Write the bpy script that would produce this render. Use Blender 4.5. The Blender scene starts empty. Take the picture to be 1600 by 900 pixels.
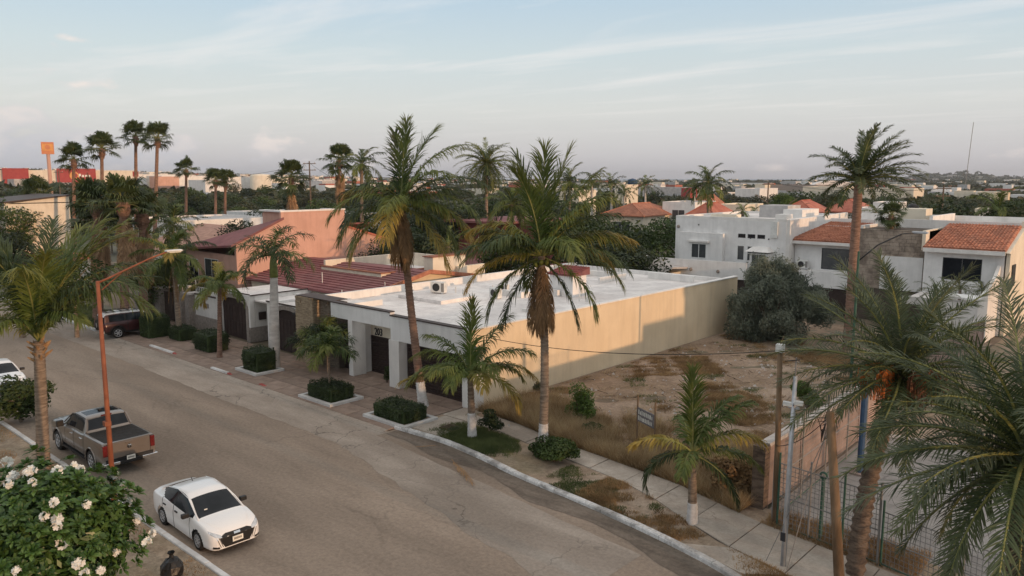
import bpy, math, random
import numpy as np
from mathutils import Vector, Matrix, Euler

random.seed(7)
rng = np.random.default_rng(7)
SC = bpy.context.scene
COL = SC.collection
R = math.radians

# ---------------------------------------------------------------- camera
F, HC = 1215.0, 11.5
PITCH = math.atan(172 / F)
TH = R(42.2)
cam_d = bpy.data.cameras.new('camera')
cam_d.sensor_width = 36
cam_d.lens = F / 1600 * 36
cam_d.clip_end = 60000
cam = bpy.data.objects.new('camera', cam_d)
COL.objects.link(cam)
cam.location = (0, 0, HC)
cam.rotation_euler = (math.pi / 2 - PITCH, 0, TH)
SC.camera = cam
SC.render.resolution_x, SC.render.resolution_y = 1024, 576
SC.view_settings.view_transform = 'Standard'
SC.view_settings.look = 'None'
SC.view_settings.exposure = 0.32
SC.view_settings.gamma = 1.0

# ---------------------------------------------------------------- sun and sky
SUN_EL, SUN_AZ = R(4.7), R(0.5)          # azimuth measured from +X towards +Y
sd = bpy.data.lights.new('sun', 'SUN')
sd.energy = 2.1
sd.angle = R(0.9)
sd.color = (1.0, 0.60, 0.33)
sun = bpy.data.objects.new('sun', sd)
COL.objects.link(sun)
sv = Vector((math.cos(SUN_EL) * math.cos(SUN_AZ), math.cos(SUN_EL) * math.sin(SUN_AZ), math.sin(SUN_EL)))
sun.rotation_euler = sv.to_track_quat('Z', 'Y').to_euler()
sun.location = (20, 0, 40)

W = bpy.data.worlds.new('World')
SC.world = W
W.use_nodes = True
nt = W.node_tree
nt.nodes.clear()
def N(t, **kw):
    n = nt.nodes.new(t)
    for k, v in kw.items():
        setattr(n, k, v)
    return n
def L(a, b):
    nt.links.new(a, b)
out = N('ShaderNodeOutputWorld')
bg = N('ShaderNodeBackground')
bg.inputs['Strength'].default_value = 0.1
sky = N('ShaderNodeTexSky', sky_type='NISHITA', sun_disc=False)
sky.sun_elevation = SUN_EL
sky.sun_rotation = R(90) - SUN_AZ
sky.air_density = 1.0
sky.dust_density = 1.5
sky.ozone_density = 1.2
tc = N('ShaderNodeTexCoord')
sep = N('ShaderNodeSeparateXYZ')
L(tc.outputs['Generated'], sep.inputs[0])
# thin high veil: colour by height above the horizon
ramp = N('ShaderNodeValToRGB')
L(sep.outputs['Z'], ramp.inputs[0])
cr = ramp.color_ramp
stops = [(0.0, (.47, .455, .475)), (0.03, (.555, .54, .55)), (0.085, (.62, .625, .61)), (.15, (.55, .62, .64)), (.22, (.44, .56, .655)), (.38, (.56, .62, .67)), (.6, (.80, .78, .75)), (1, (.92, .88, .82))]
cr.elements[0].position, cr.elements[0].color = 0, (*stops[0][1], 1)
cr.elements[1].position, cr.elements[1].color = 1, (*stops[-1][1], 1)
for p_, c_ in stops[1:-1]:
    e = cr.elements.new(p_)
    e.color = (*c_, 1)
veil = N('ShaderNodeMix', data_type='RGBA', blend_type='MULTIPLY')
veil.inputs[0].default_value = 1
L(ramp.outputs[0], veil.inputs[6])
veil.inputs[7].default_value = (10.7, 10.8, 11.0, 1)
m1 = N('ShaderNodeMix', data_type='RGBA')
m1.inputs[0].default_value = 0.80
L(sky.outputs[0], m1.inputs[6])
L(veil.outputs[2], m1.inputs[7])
# wispy cirrus: noise on a plane projection of the view direction
dv = N('ShaderNodeMath', operation='MAXIMUM'); L(sep.outputs['Z'], dv.inputs[0]); dv.inputs[1].default_value = 0.02
px = N('ShaderNodeMath', operation='DIVIDE'); L(sep.outputs['X'], px.inputs[0]); L(dv.outputs[0], px.inputs[1])
py = N('ShaderNodeMath', operation='DIVIDE'); L(sep.outputs['Y'], py.inputs[0]); L(dv.outputs[0], py.inputs[1])
cmb = N('ShaderNodeCombineXYZ'); L(px.outputs[0], cmb.inputs[0]); L(py.outputs[0], cmb.inputs[1])
mp = N('ShaderNodeMapping'); L(cmb.outputs[0], mp.inputs[0])
mp.inputs['Rotation'].default_value = (0, 0, R(-35))
mp.inputs['Scale'].default_value = (0.28, 0.75, 1)
mp.inputs['Location'].default_value = (3.1, 1.3, 0)
nz = N('ShaderNodeTexNoise'); L(mp.outputs[0], nz.inputs['Vector'])
nz.inputs['Scale'].default_value = 1.1; nz.inputs['Detail'].default_value = 8; nz.inputs['Roughness'].default_value = .58
nz.inputs['Distortion'].default_value = 0.6
cm = N('ShaderNodeMapRange'); L(nz.outputs[0], cm.inputs[0])
cm.inputs[1].default_value = .50; cm.inputs[2].default_value = .76; cm.inputs[3].default_value = 0; cm.inputs[4].default_value = .62
fade = N('ShaderNodeMapRange'); L(sep.outputs['Z'], fade.inputs[0])
fade.inputs[1].default_value = .03; fade.inputs[2].default_value = .12
mu = N('ShaderNodeMath', operation='MULTIPLY'); L(cm.outputs[0], mu.inputs[0]); L(fade.outputs[0], mu.inputs[1])
m2 = N('ShaderNodeMix', data_type='RGBA')
L(mu.outputs[0], m2.inputs[0]); L(m1.outputs[2], m2.inputs[6]); m2.inputs[7].default_value = (7.6, 7.3, 7.1, 1)
# low bank of heaped cloud on the far left horizon
mp2 = N('ShaderNodeMapping'); L(tc.outputs['Generated'], mp2.inputs[0]); mp2.inputs['Scale'].default_value = (9, 9, 22)
nz2 = N('ShaderNodeTexNoise'); L(mp2.outputs[0], nz2.inputs['Vector']); nz2.inputs['Scale'].default_value = 1.6; nz2.inputs['Detail'].default_value = 9
bank = N('ShaderNodeMapRange'); L(sep.outputs['Z'], bank.inputs[0])
bank.inputs[1].default_value = .015; bank.inputs[2].default_value = .085; bank.inputs[3].default_value = .30; bank.inputs[4].default_value = -.04
azm = N('ShaderNodeMapRange'); L(sep.outputs['X'], azm.inputs[0])     # towards -X
azm.inputs[1].default_value = -.80; azm.inputs[2].default_value = -.95; azm.inputs[3].default_value = -.30; azm.inputs[4].default_value = .04
ad = N('ShaderNodeMath', operation='ADD'); L(nz2.outputs[0], ad.inputs[0]); L(bank.outputs[0], ad.inputs[1])
ad2 = N('ShaderNodeMath', operation='ADD'); L(ad.outputs[0], ad2.inputs[0]); L(azm.outputs[0], ad2.inputs[1])
cm2 = N('ShaderNodeMapRange'); L(ad2.outputs[0], cm2.inputs[0])
cm2.inputs[1].default_value = .58; cm2.inputs[2].default_value = .68; cm2.inputs[3].default_value = 0; cm2.inputs[4].default_value = .6
rc = N('ShaderNodeValToRGB'); L(nz2.outputs[0], rc.inputs[0])
rc.color_ramp.elements[0].position = .45; rc.color_ramp.elements[0].color = (.46, .47, .52, 1)
rc.color_ramp.elements[1].position = .72; rc.color_ramp.elements[1].color = (.80, .70, .64, 1)
rcm = N('ShaderNodeMix', data_type='RGBA', blend_type='MULTIPLY'); rcm.inputs[0].default_value = 1
L(rc.outputs[0], rcm.inputs[6]); rcm.inputs[7].default_value = (10, 10, 10, 1)
m3 = N('ShaderNodeMix', data_type='RGBA')
L(cm2.outputs[0], m3.inputs[0]); L(m2.outputs[2], m3.inputs[6]); L(rcm.outputs[2], m3.inputs[7])
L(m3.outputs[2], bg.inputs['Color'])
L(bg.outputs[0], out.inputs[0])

# ---------------------------------------------------------------- survey helpers
# positions were read off the photograph with its own camera geometry: X along the street, Y away from it
def ray(px, py):
    x = (px - 800) / F; y = (450 - py) / F
    f = math.cos(PITCH) + y * math.sin(PITCH); z = -math.sin(PITCH) + y * math.cos(PITCH)
    return Vector((math.cos(TH) * x - math.sin(TH) * f, math.sin(TH) * x + math.cos(TH) * f, z))
def G(px, py, z=0.0):
    d = ray(px, py); t = (z - HC) / d.z
    return Vector((d.x * t, d.y * t, z))
def D(px, py, dist):
    """point at a horizontal distance from the viewpoint"""
    d = ray(px, py); k = dist / math.hypot(d.x, d.y)
    return Vector((d.x * k, d.y * k, HC + d.z * k))

# ---------------------------------------------------------------- materials
MATS = {}
def mat(name, c1, c2=None, scale=4.0, rough=0.85, bump=0.0, bscale=None, metallic=0.0, stretch=(1, 1, 1),
        c3=None, stain=0.0, spec=0.3, rand=0.0, trans=0.0, coat=0.0, detail=6, lo=.38, hi=.62, world=False, emit=None):
    m = bpy.data.materials.new(name)
    m.use_nodes = True
    t = m.node_tree; n = t.nodes; l = t.links
    b = n['Principled BSDF']; o = n['Material Output']
    b.inputs['Roughness'].default_value = rough
    b.inputs['Metallic'].default_value = metallic
    b.inputs['Specular IOR Level'].default_value = spec
    if coat:
        b.inputs['Coat Weight'].default_value = coat; b.inputs['Coat Roughness'].default_value = .05
    tcn = n.new('ShaderNodeTexCoord')
    if world:
        geo = n.new('ShaderNodeNewGeometry'); src = geo.outputs['Position']
    else:
        src = tcn.outputs['Object']
    mpn = n.new('ShaderNodeMapping'); l.new(src, mpn.inputs[0]); mpn.inputs['Scale'].default_value = stretch
    last = None
    if c2 is None:
        c2 = tuple(min(1, v * 1.12) for v in c1); c1 = tuple(v * .9 for v in c1)
    nn = n.new('ShaderNodeTexNoise'); l.new(mpn.outputs[0], nn.inputs['Vector'])
    nn.inputs['Scale'].default_value = scale; nn.inputs['Detail'].default_value = detail; nn.inputs['Roughness'].default_value = .6
    rp = n.new('ShaderNodeValToRGB'); l.new(nn.outputs[0], rp.inputs[0])
    rp.color_ramp.elements[0].position = lo; rp.color_ramp.elements[0].color = (*c1, 1)
    rp.color_ramp.elements[1].position = hi; rp.color_ramp.elements[1].color = (*c2, 1)
    last = rp.outputs[0]
    if c3 is not None:
        n2 = n.new('ShaderNodeTexNoise'); l.new(mpn.outputs[0], n2.inputs['Vector'])
        n2.inputs['Scale'].default_value = scale * .23; n2.inputs['Detail'].default_value = 5
        mr = n.new('ShaderNodeMapRange'); l.new(n2.outputs[0], mr.inputs[0])
        mr.inputs[1].default_value = .48; mr.inputs[2].default_value = .62; mr.inputs[4].default_value = stain or .7
        mx = n.new('ShaderNodeMix'); mx.data_type = 'RGBA'
        l.new(mr.outputs[0], mx.inputs[0]); l.new(last, mx.inputs[6]); mx.inputs[7].default_value = (*c3, 1)
        last = mx.outputs[2]
    if rand:
        oi = n.new('ShaderNodeObjectInfo')
        mr = n.new('ShaderNodeMapRange'); l.new(oi.outputs['Random'], mr.inputs[0])
        mr.inputs[3].default_value = 1 - rand; mr.inputs[4].default_value = 1 + rand
        hs = n.new('ShaderNodeHueSaturation'); l.new(mr.outputs[0], hs.inputs['Value']); l.new(last, hs.inputs['Color'])
        last = hs.outputs[0]
    l.new(last, b.inputs['Base Color'])
    if bump:
        nb = n.new('ShaderNodeTexNoise'); l.new(mpn.outputs[0], nb.inputs['Vector'])
        nb.inputs['Scale'].default_value = bscale or scale * 4; nb.inputs['Detail'].default_value = 5
        bm = n.new('ShaderNodeBump'); bm.inputs['Strength'].default_value = bump; bm.inputs['Distance'].default_value = .05
        l.new(nb.outputs[0], bm.inputs['Height']); l.new(bm.outputs[0], b.inputs['Normal'])
    if trans:
        tr = n.new('ShaderNodeBsdfTranslucent'); l.new(last, tr.inputs[0])
        ms = n.new('ShaderNodeMixShader'); ms.inputs[0].default_value = trans
        l.new(b.outputs[0], ms.inputs[1]); l.new(tr.outputs[0], ms.inputs[2]); l.new(ms.outputs[0], o.inputs[0])
    MATS[name] = m
    return m

M = MATS
mat('white_wall', (.70, .68, .66), (.79, .77, .74), 1.2, .9, .15, 9, c3=(.60, .57, .54), stain=.35)
mat('cool_white_wall', (.70, .69, .68), (.79, .78, .77), 1.0, .9, .1, 9, c3=(.60, .59, .58), stain=.3)
mat('yellow_wall', (.68, .55, .38), (.75, .62, .44), .5, .9, .15, 8, c3=(.60, .49, .35), stain=.45, detail=9)
mat('cream_wall', (.66, .59, .48), (.74, .67, .55), .8, .9, .1, 8)
mat('pink_wall', (.54, .32, .25), (.61, .37, .295), .6, .9, .12, 8, c3=(.50, .31, .25), stain=.5)
mat('white_roof', (.66, .62, .60), (.80, .76, .73), .8, .9, .15, 6, c3=(.54, .50, .48), stain=.5, detail=10)
mat('roof_grey', (.36, .35, .35), (.50, .48, .47), 1.0, .9, .15, 6)
mat('maroon_roof', (.19, .065, .068), (.25, .095, .092), .9, .75, .05, 8, c3=(.20, .095, .088), stain=.6)
mat('clay_tile', (.30, .115, .07), (.45, .19, .115), 2.5, .9, .2, 12, rand=.2, c3=(.24, .11, .075), stain=.5)
mat('dull_tile', (.33, .10, .07), (.46, .17, .11), .9, .85, .2, 12)
mat('pink_tile', (.36, .20, .15), (.48, .28, .21), 2, .85, .2, 12)
mat('dark_trim', (.05, .035, .03), (.07, .05, .045), 4, .6)
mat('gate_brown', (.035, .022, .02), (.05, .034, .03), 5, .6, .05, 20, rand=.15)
mat('stone_trim', (.24, .21, .19), (.33, .29, .26), 6, .9, .4, 20)
mat('ledge_stone', (.26, .20, .14), (.42, .33, .23), 3, .9, .5, 15, stretch=(1, 1, 4), rand=.25)
mat('ledge_stone_dark', (.14, .11, .085), (.26, .21, .16), 3, .9, .5, 15, stretch=(1, 1, 4), rand=.25)
mat('field_stone', (.20, .16, .13), (.40, .33, .27), 1.5, .9, .5, 8, rand=.3)
mat('glass_dark', (.008, .011, .015), (.014, .018, .024), 2, .09, spec=.22)
mat('glass_grey', (.05, .055, .06), (.07, .075, .08), 2, .12, spec=.6)
mat('frame_white', (.65, .65, .64), None, 5, .5)
mat('frame_dark', (.03, .03, .032), None, 5, .4)
mat('asphalt', (.225, .176, .137), (.315, .25, .197), .8, .93, .35, 14, stretch=(.22, 1, 1), c3=(.175, .139, .110), stain=.75, detail=14, lo=.3, hi=.7)
mat('tyre_mark', (.105, .084, .067), (.19, .155, .125), 1.6, .93, .3, 14, stretch=(.25, 1, 1), detail=12)
mat('dust', (.20, .165, .135), (.25, .208, .172), 1.4, .95, .3, 16, stretch=(.4, 1, 1), c3=(.17, .14, .115), stain=.6, detail=10)
mat('gutter_concrete', (.265, .222, .185), (.345, .295, .25), .9, .93, .3, 12, stretch=(.4, 1, 1), c3=(.205, .17, .14), stain=.75, detail=13)
mat('paving', (.215, .155, .122), (.315, .235, .19), 1.1, .75, .25, 12, c3=(.165, .122, .098), stain=.6, rand=.10, detail=9)
mat('joint', (.10, .08, .065), None, 3, .95)
mat('slab', (.34, .295, .25), (.44, .385, .33), 1.1, .93, .25, 10, c3=(.27, .225, .185), stain=.7, rand=.07, detail=10)
mat('kerb_white', (.30, .29, .28), (.62, .61, .60), 3.2, .9, .5, 14, c3=(.23, .215, .20), stain=.75, detail=10, lo=.33, hi=.5)
mat('kerb_clean', (.50, .49, .48), (.64, .63, .62), 2, .9, .2, 12, c3=(.34, .32, .3), stain=.5)
mat('kerb_red', (.25, .05, .045), (.35, .09, .08), 4, .9)
mat('soil', (.185, .128, .088), (.285, .208, .148), .7, .97, .6, 5, c3=(.36, .275, .21), stain=.7, detail=13, lo=.33, hi=.66)
mat('verge', (.25, .182, .128), (.37, .285, .215), 1.4, .97, .5, 10, c3=(.19, .165, .10), stain=.5, detail=12)
mat('verge_left', (.22, .165, .115), (.33, .26, .19), 2.4, .97, .5, 14, c3=(.13, .11, .06), stain=.45, detail=10)
mat('yard', (.24, .225, .215), (.31, .295, .28), .7, .9, .15, 8, c3=(.2, .185, .175), stain=.5)
mat('bark', (.16, .12, .09), (.30, .235, .18), 3, .95, .8, 12, stretch=(1, 1, 5))
mat('bark_red', (.17, .10, .075), (.30, .19, .14), 3, .95, .8, 12, stretch=(1, 1, 5))
mat('bark_dark', (.09, .065, .05), (.19, .14, .105), 3, .95, .9, 10, stretch=(1, 1, 3))
mat('bark_orange', (.26, .15, .075), (.40, .26, .14), 5, .95, .7, 10)
mat('whitewash', (.46, .44, .43), (.66, .65, .64), 4, .95, .4, 14, c3=(.33, .29, .25), stain=.5)
mat('royal_bark', (.42, .39, .37), (.56, .53, .50), 2, .9, .2, 14, stretch=(1, 1, 3), c3=(.32, .28, .25), stain=.4)
mat('crownshaft', (.14, .17, .05), (.22, .25, .08), 3, .5)
def leaf(name, a, b, trans=.25, rough=.55, rand=.22, scale=1.2):
    return mat(name, a, b, scale, rough, rand=rand, trans=trans, spec=.35, detail=3)
leaf('frond_green', (.062, .098, .018), (.13, .168, .036))
leaf('frond_dark', (.028, .048, .015), (.064, .090, .030))
leaf('frond_yellow', (.10, .13, .022), (.21, .205, .04))
leaf('frond_dry', (.20, .11, .045), (.34, .20, .09), .15, .8)
leaf('date_green', (.042, .066, .026), (.088, .116, .046))
leaf('date_light', (.065, .085, .050), (.115, .135, .080))
leaf('fan_green', (.034, .052, .015), (.076, .10, .030))
leaf('skirt', (.24, .145, .08), (.42, .27, .155), .1, .85)
leaf('skirt_dark', (.065, .042, .028), (.12, .08, .052), .1, .85)
leaf('rachis', (.16, .17, .05), (.24, .24, .08), .05)
leaf('bush_green', (.030, .052, .012), (.068, .10, .026), .3, scale=.8)
leaf('bush_dark', (.016, .028, .010), (.036, .054, .019), .25, scale=.8)
leaf('bush_olive', (.045, .052, .024), (.085, .092, .046), .25, scale=.8)
leaf('bush_grey', (.080, .100, .072), (.175, .195, .145), .25, scale=.8)
leaf('bush_bright', (.06, .10, .018), (.11, .17, .035), .3, scale=.8)
leaf('hedge', (.022, .038, .012), (.050, .074, .024), .2, scale=2)
leaf('plumeria_leaf', (.036, .084, .018), (.10, .175, .044), .22, .35, scale=2)
leaf('dead_brown', (.12, .07, .035), (.25, .15, .075), .08, .85)
leaf('twig', (.10, .07, .05), (.17, .12, .09), 0, .9)
leaf('petal', (.84, .82, .76), (.90, .89, .86), .3, .7, rand=.04)
leaf('dry_grass', (.20, .125, .06), (.38, .255, .13), .3, .9, rand=.0, scale=.6)
leaf('straw', (.34, .25, .14), (.52, .41, .25), .3, .9, rand=.0, scale=.6)
leaf('green_grass', (.07, .095, .03), (.14, .165, .06), .3, .8, rand=.0, scale=.8)
leaf('dates', (.42, .10, .02), (.58, .19, .04), .05, .6)
leaf('dates_brown', (.16, .06, .03), (.25, .10, .05), .05, .6)
mat('paint_orange', (.21, .068, .034), (.28, .095, .045), 3, .65, .05, 20, c3=(.13, .045, .028), stain=.5)
mat('galvanised', (.38, .40, .43), (.50, .52, .55), 4, .45, metallic=.4)
mat('wood_pole', (.13, .085, .05), (.22, .15, .095), 3, .9, .4, 14, stretch=(1, 1, .3))
mat('green_metal', (.03, .085, .06), (.045, .11, .08), 4, .5)
mat('blue_metal', (.025, .06, .12), (.035, .08, .16), 4, .6)
mat('wire_black', (.02, .02, .02), None, 4, .6)
mat('wire_grey', (.22, .21, .2), None, 4, .6)
mat('pink_paint', (.30, .22, .19), (.40, .30, .265), 1.3, .95, .4, 8, c3=(.22, .195, .18), stain=.85, detail=9)
mat('coping', (.40, .37, .35), (.52, .48, .45), 3, .95, .4, 12)
mat('plastic_white', (.62, .62, .60), None, 3, .5)
mat('lamp_glass', (.75, .72, .62), None, 3, .3)
mat('tank_black', (.02, .02, .022), None, 3, .5)
mat('sign_blue', (.13, .12, .13), (.20, .18, .18), 9, .8)
mat('red_paint', (.30, .05, .05), (.35, .065, .06), 1, .7)
mat('red_wall', (.17, .045, .04), (.22, .062, .055), 1, .85)
mat('orange_sign', (.52, .19, .09), (.58, .23, .11), 1, .6)
mat('yellow_paint', (.62, .30, .10), None, 1, .6)
mat('bag_black', (.012, .012, .013), (.02, .02, .02), 3, .35, .6, 6)
mat('car_white', (.72, .72, .72), (.75, .75, .75), 1, .28, coat=.7, spec=.5)
mat('car_bronze', (.19, .168, .15), (.215, .19, .172), 1, .30, metallic=.6, coat=.7, spec=.5)
mat('car_maroon', (.035, .007, .009), (.05, .01, .012), 1, .3, metallic=.3, coat=.6, spec=.5)
mat('car_trim', (.014, .014, .015), None, 4, .45)
mat('rubber', (.018, .017, .016), (.03, .028, .026), 6, .85)
mat('chrome', (.70, .70, .70), None, 3, .16, metallic=1)
mat('rim_silver', (.42, .42, .43), None, 3, .35, metallic=.7)
mat('lens_clear', (.42, .44, .46), (.6, .62, .64), 9, .1, metallic=.5, spec=.7)
mat('lens_red', (.10, .008, .008), (.13, .01, .01), 9, .2, coat=.5)
mat('plate', (.66, .65, .60), None, 4, .5)
mat('ink', (.03, .03, .035), None, 4, .7)
mat('far_ground', (.085, .085, .062), (.14, .132, .098), .012, .97, c3=(.17, .15, .115), stain=.6, detail=12)
mat('far_hill', (.10, .115, .12), (.135, .145, .145), .004, .97)
mat('sea', (.10, .14, .19), (.13, .17, .22), .001, .35)
mat('base_ground', (.15, .115, .085), (.23, .18, .135), .25, .97, .4, 5, c3=(.13, .12, .075), stain=.6, detail=12)

def grit(name, scale=32, amt=.5, cracks=0, cscale=.35, stretch=(1, 1, 1)):
    """fine aggregate speckle and, for roads and renders, thin cracks and patch repairs"""
    m = M[name]; n = m.node_tree.nodes; l = m.node_tree.links; b = n['Principled BSDF']
    src = b.inputs['Base Color'].links[0].from_socket
    g = n.new('ShaderNodeNewGeometry')
    a = n.new('ShaderNodeTexNoise'); l.new(g.outputs['Position'], a.inputs['Vector']); a.inputs['Scale'].default_value = scale; a.inputs['Detail'].default_value = 4; a.inputs['Roughness'].default_value = .75
    r = n.new('ShaderNodeMapRange'); l.new(a.outputs[0], r.inputs[0]); r.inputs[1].default_value = .3; r.inputs[2].default_value = .7; r.inputs[3].default_value = 1 - amt * .5; r.inputs[4].default_value = 1 + amt * .5
    fac = r.outputs[0]
    if cracks:
        mp_ = n.new('ShaderNodeMapping'); l.new(g.outputs['Position'], mp_.inputs[0]); mp_.inputs['Scale'].default_value = stretch
        d = n.new('ShaderNodeTexNoise'); l.new(mp_.outputs[0], d.inputs['Vector']); d.inputs['Scale'].default_value = 1.6; d.inputs['Detail'].default_value = 6
        ad_ = n.new('ShaderNodeMix'); ad_.data_type = 'RGBA'; ad_.blend_type = 'ADD'; ad_.inputs[0].default_value = .9; l.new(mp_.outputs[0], ad_.inputs[6]); l.new(d.outputs['Color'], ad_.inputs[7])
        v = n.new('ShaderNodeTexVoronoi'); v.feature = 'DISTANCE_TO_EDGE'; v.inputs['Scale'].default_value = cscale; l.new(ad_.outputs[2], v.inputs['Vector'])
        c = n.new('ShaderNodeMapRange'); l.new(v.outputs['Distance'], c.inputs[0]); c.inputs[1].default_value = .002; c.inputs[2].default_value = .012; c.inputs[3].default_value = 1 - cracks; c.inputs[4].default_value = 1
        # cracks fade in and out
        f2 = n.new('ShaderNodeTexNoise'); l.new(g.outputs['Position'], f2.inputs['Vector']); f2.inputs['Scale'].default_value = .22; f2.inputs['Detail'].default_value = 3
        mk = n.new('ShaderNodeMapRange'); l.new(f2.outputs[0], mk.inputs[0]); mk.inputs[1].default_value = .42; mk.inputs[2].default_value = .6
        mx_ = n.new('ShaderNodeMix'); l.new(mk.outputs[0], mx_.inputs[0]); mx_.inputs[2].default_value = 1.0; l.new(c.outputs[0], mx_.inputs[3])
        mm_ = n.new('ShaderNodeMath'); mm_.operation = 'MULTIPLY'; l.new(fac, mm_.inputs[0]); l.new(mx_.outputs[0], mm_.inputs[1]); fac = mm_.outputs[0]
    h = n.new('ShaderNodeHueSaturation'); l.new(src, h.inputs['Color']); l.new(fac, h.inputs['Value']); l.new(h.outputs[0], b.inputs['Base Color'])
grit('asphalt', 7, .42, .16, .22, (.45, 1, 1)); grit('gutter_concrete', 8, .35, .5, .35); grit('soil', 6, .6); grit('verge', 7, .5); grit('verge_left', 9, .5)
grit('slab', 9, .25, .4, .5); grit('paving', 3, .3); grit('tyre_mark', 6, .5); grit('yard', 3, .25, .35, .2); grit('kerb_white', 12, .5); grit('white_roof', 2.2, .22, .25, .3)
def tips(name, col, lo=.35, hi=1.05, amt=.9):
    """leaflets shift to a second colour towards the end of the frond: colour follows the stored position along it"""
    m = M[name]; n = m.node_tree.nodes; l = m.node_tree.links; b = n['Principled BSDF']; sk = b.inputs['Base Color'].links[0].from_socket
    at_ = n.new('ShaderNodeAttribute'); at_.attribute_name = 'u'
    oi = n.new('ShaderNodeObjectInfo'); ad_ = n.new('ShaderNodeMath'); ad_.operation = 'MULTIPLY_ADD'; l.new(oi.outputs['Random'], ad_.inputs[0]); ad_.inputs[1].default_value = .45; ad_.inputs[2].default_value = -.2
    sm = n.new('ShaderNodeMath'); sm.operation = 'ADD'; l.new(at_.outputs['Fac'], sm.inputs[0]); l.new(ad_.outputs[0], sm.inputs[1])
    r = n.new('ShaderNodeMapRange'); l.new(sm.outputs[0], r.inputs[0]); r.inputs[1].default_value = lo; r.inputs[2].default_value = hi; r.inputs[4].default_value = amt
    mx_ = n.new('ShaderNodeMix'); mx_.data_type = 'RGBA'; l.new(r.outputs[0], mx_.inputs[0]); l.new(sk, mx_.inputs[6]); mx_.inputs[7].default_value = (*col, 1)
    for lk in list(sk.links):
        if lk.to_node != mx_: l.new(mx_.outputs[2], lk.to_socket)
tips('dead_brown', (.30, .17, .07), .5, 1.2, .7); tips('frond_yellow', (.42, .27, .055), .25, .95); tips('frond_green', (.20, .185, .045), .5, 1.25, .8); tips('date_green', (.15, .15, .08), .5, 1.2, .6)
def streaks(name, amt=.16, scale=1.6, lo=.45, hi=.75):
    """rain streaks running down a render"""
    m = M[name]; n = m.node_tree.nodes; l = m.node_tree.links; b = n['Principled BSDF']; src = b.inputs['Base Color'].links[0].from_socket
    g = n.new('ShaderNodeNewGeometry'); mp_ = n.new('ShaderNodeMapping'); l.new(g.outputs['Position'], mp_.inputs[0]); mp_.inputs['Scale'].default_value = (1, 1, .10)
    a = n.new('ShaderNodeTexNoise'); l.new(mp_.outputs[0], a.inputs['Vector']); a.inputs['Scale'].default_value = scale; a.inputs['Detail'].default_value = 8; a.inputs['Roughness'].default_value = .7
    r = n.new('ShaderNodeMapRange'); l.new(a.outputs[0], r.inputs[0]); r.inputs[1].default_value = lo; r.inputs[2].default_value = hi; r.inputs[3].default_value = 1; r.inputs[4].default_value = 1 - amt
    h = n.new('ShaderNodeHueSaturation'); l.new(src, h.inputs['Color']); l.new(r.outputs[0], h.inputs['Value']); l.new(h.outputs[0], b.inputs['Base Color'])
for nm_, am_ in (('yellow_wall', .14), ('white_wall', .16), ('cool_white_wall', .16), ('pink_wall', .16), ('cream_wall', .16), ('pink_paint', .35), ('red_wall', .2)): streaks(nm_, am_)

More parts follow.
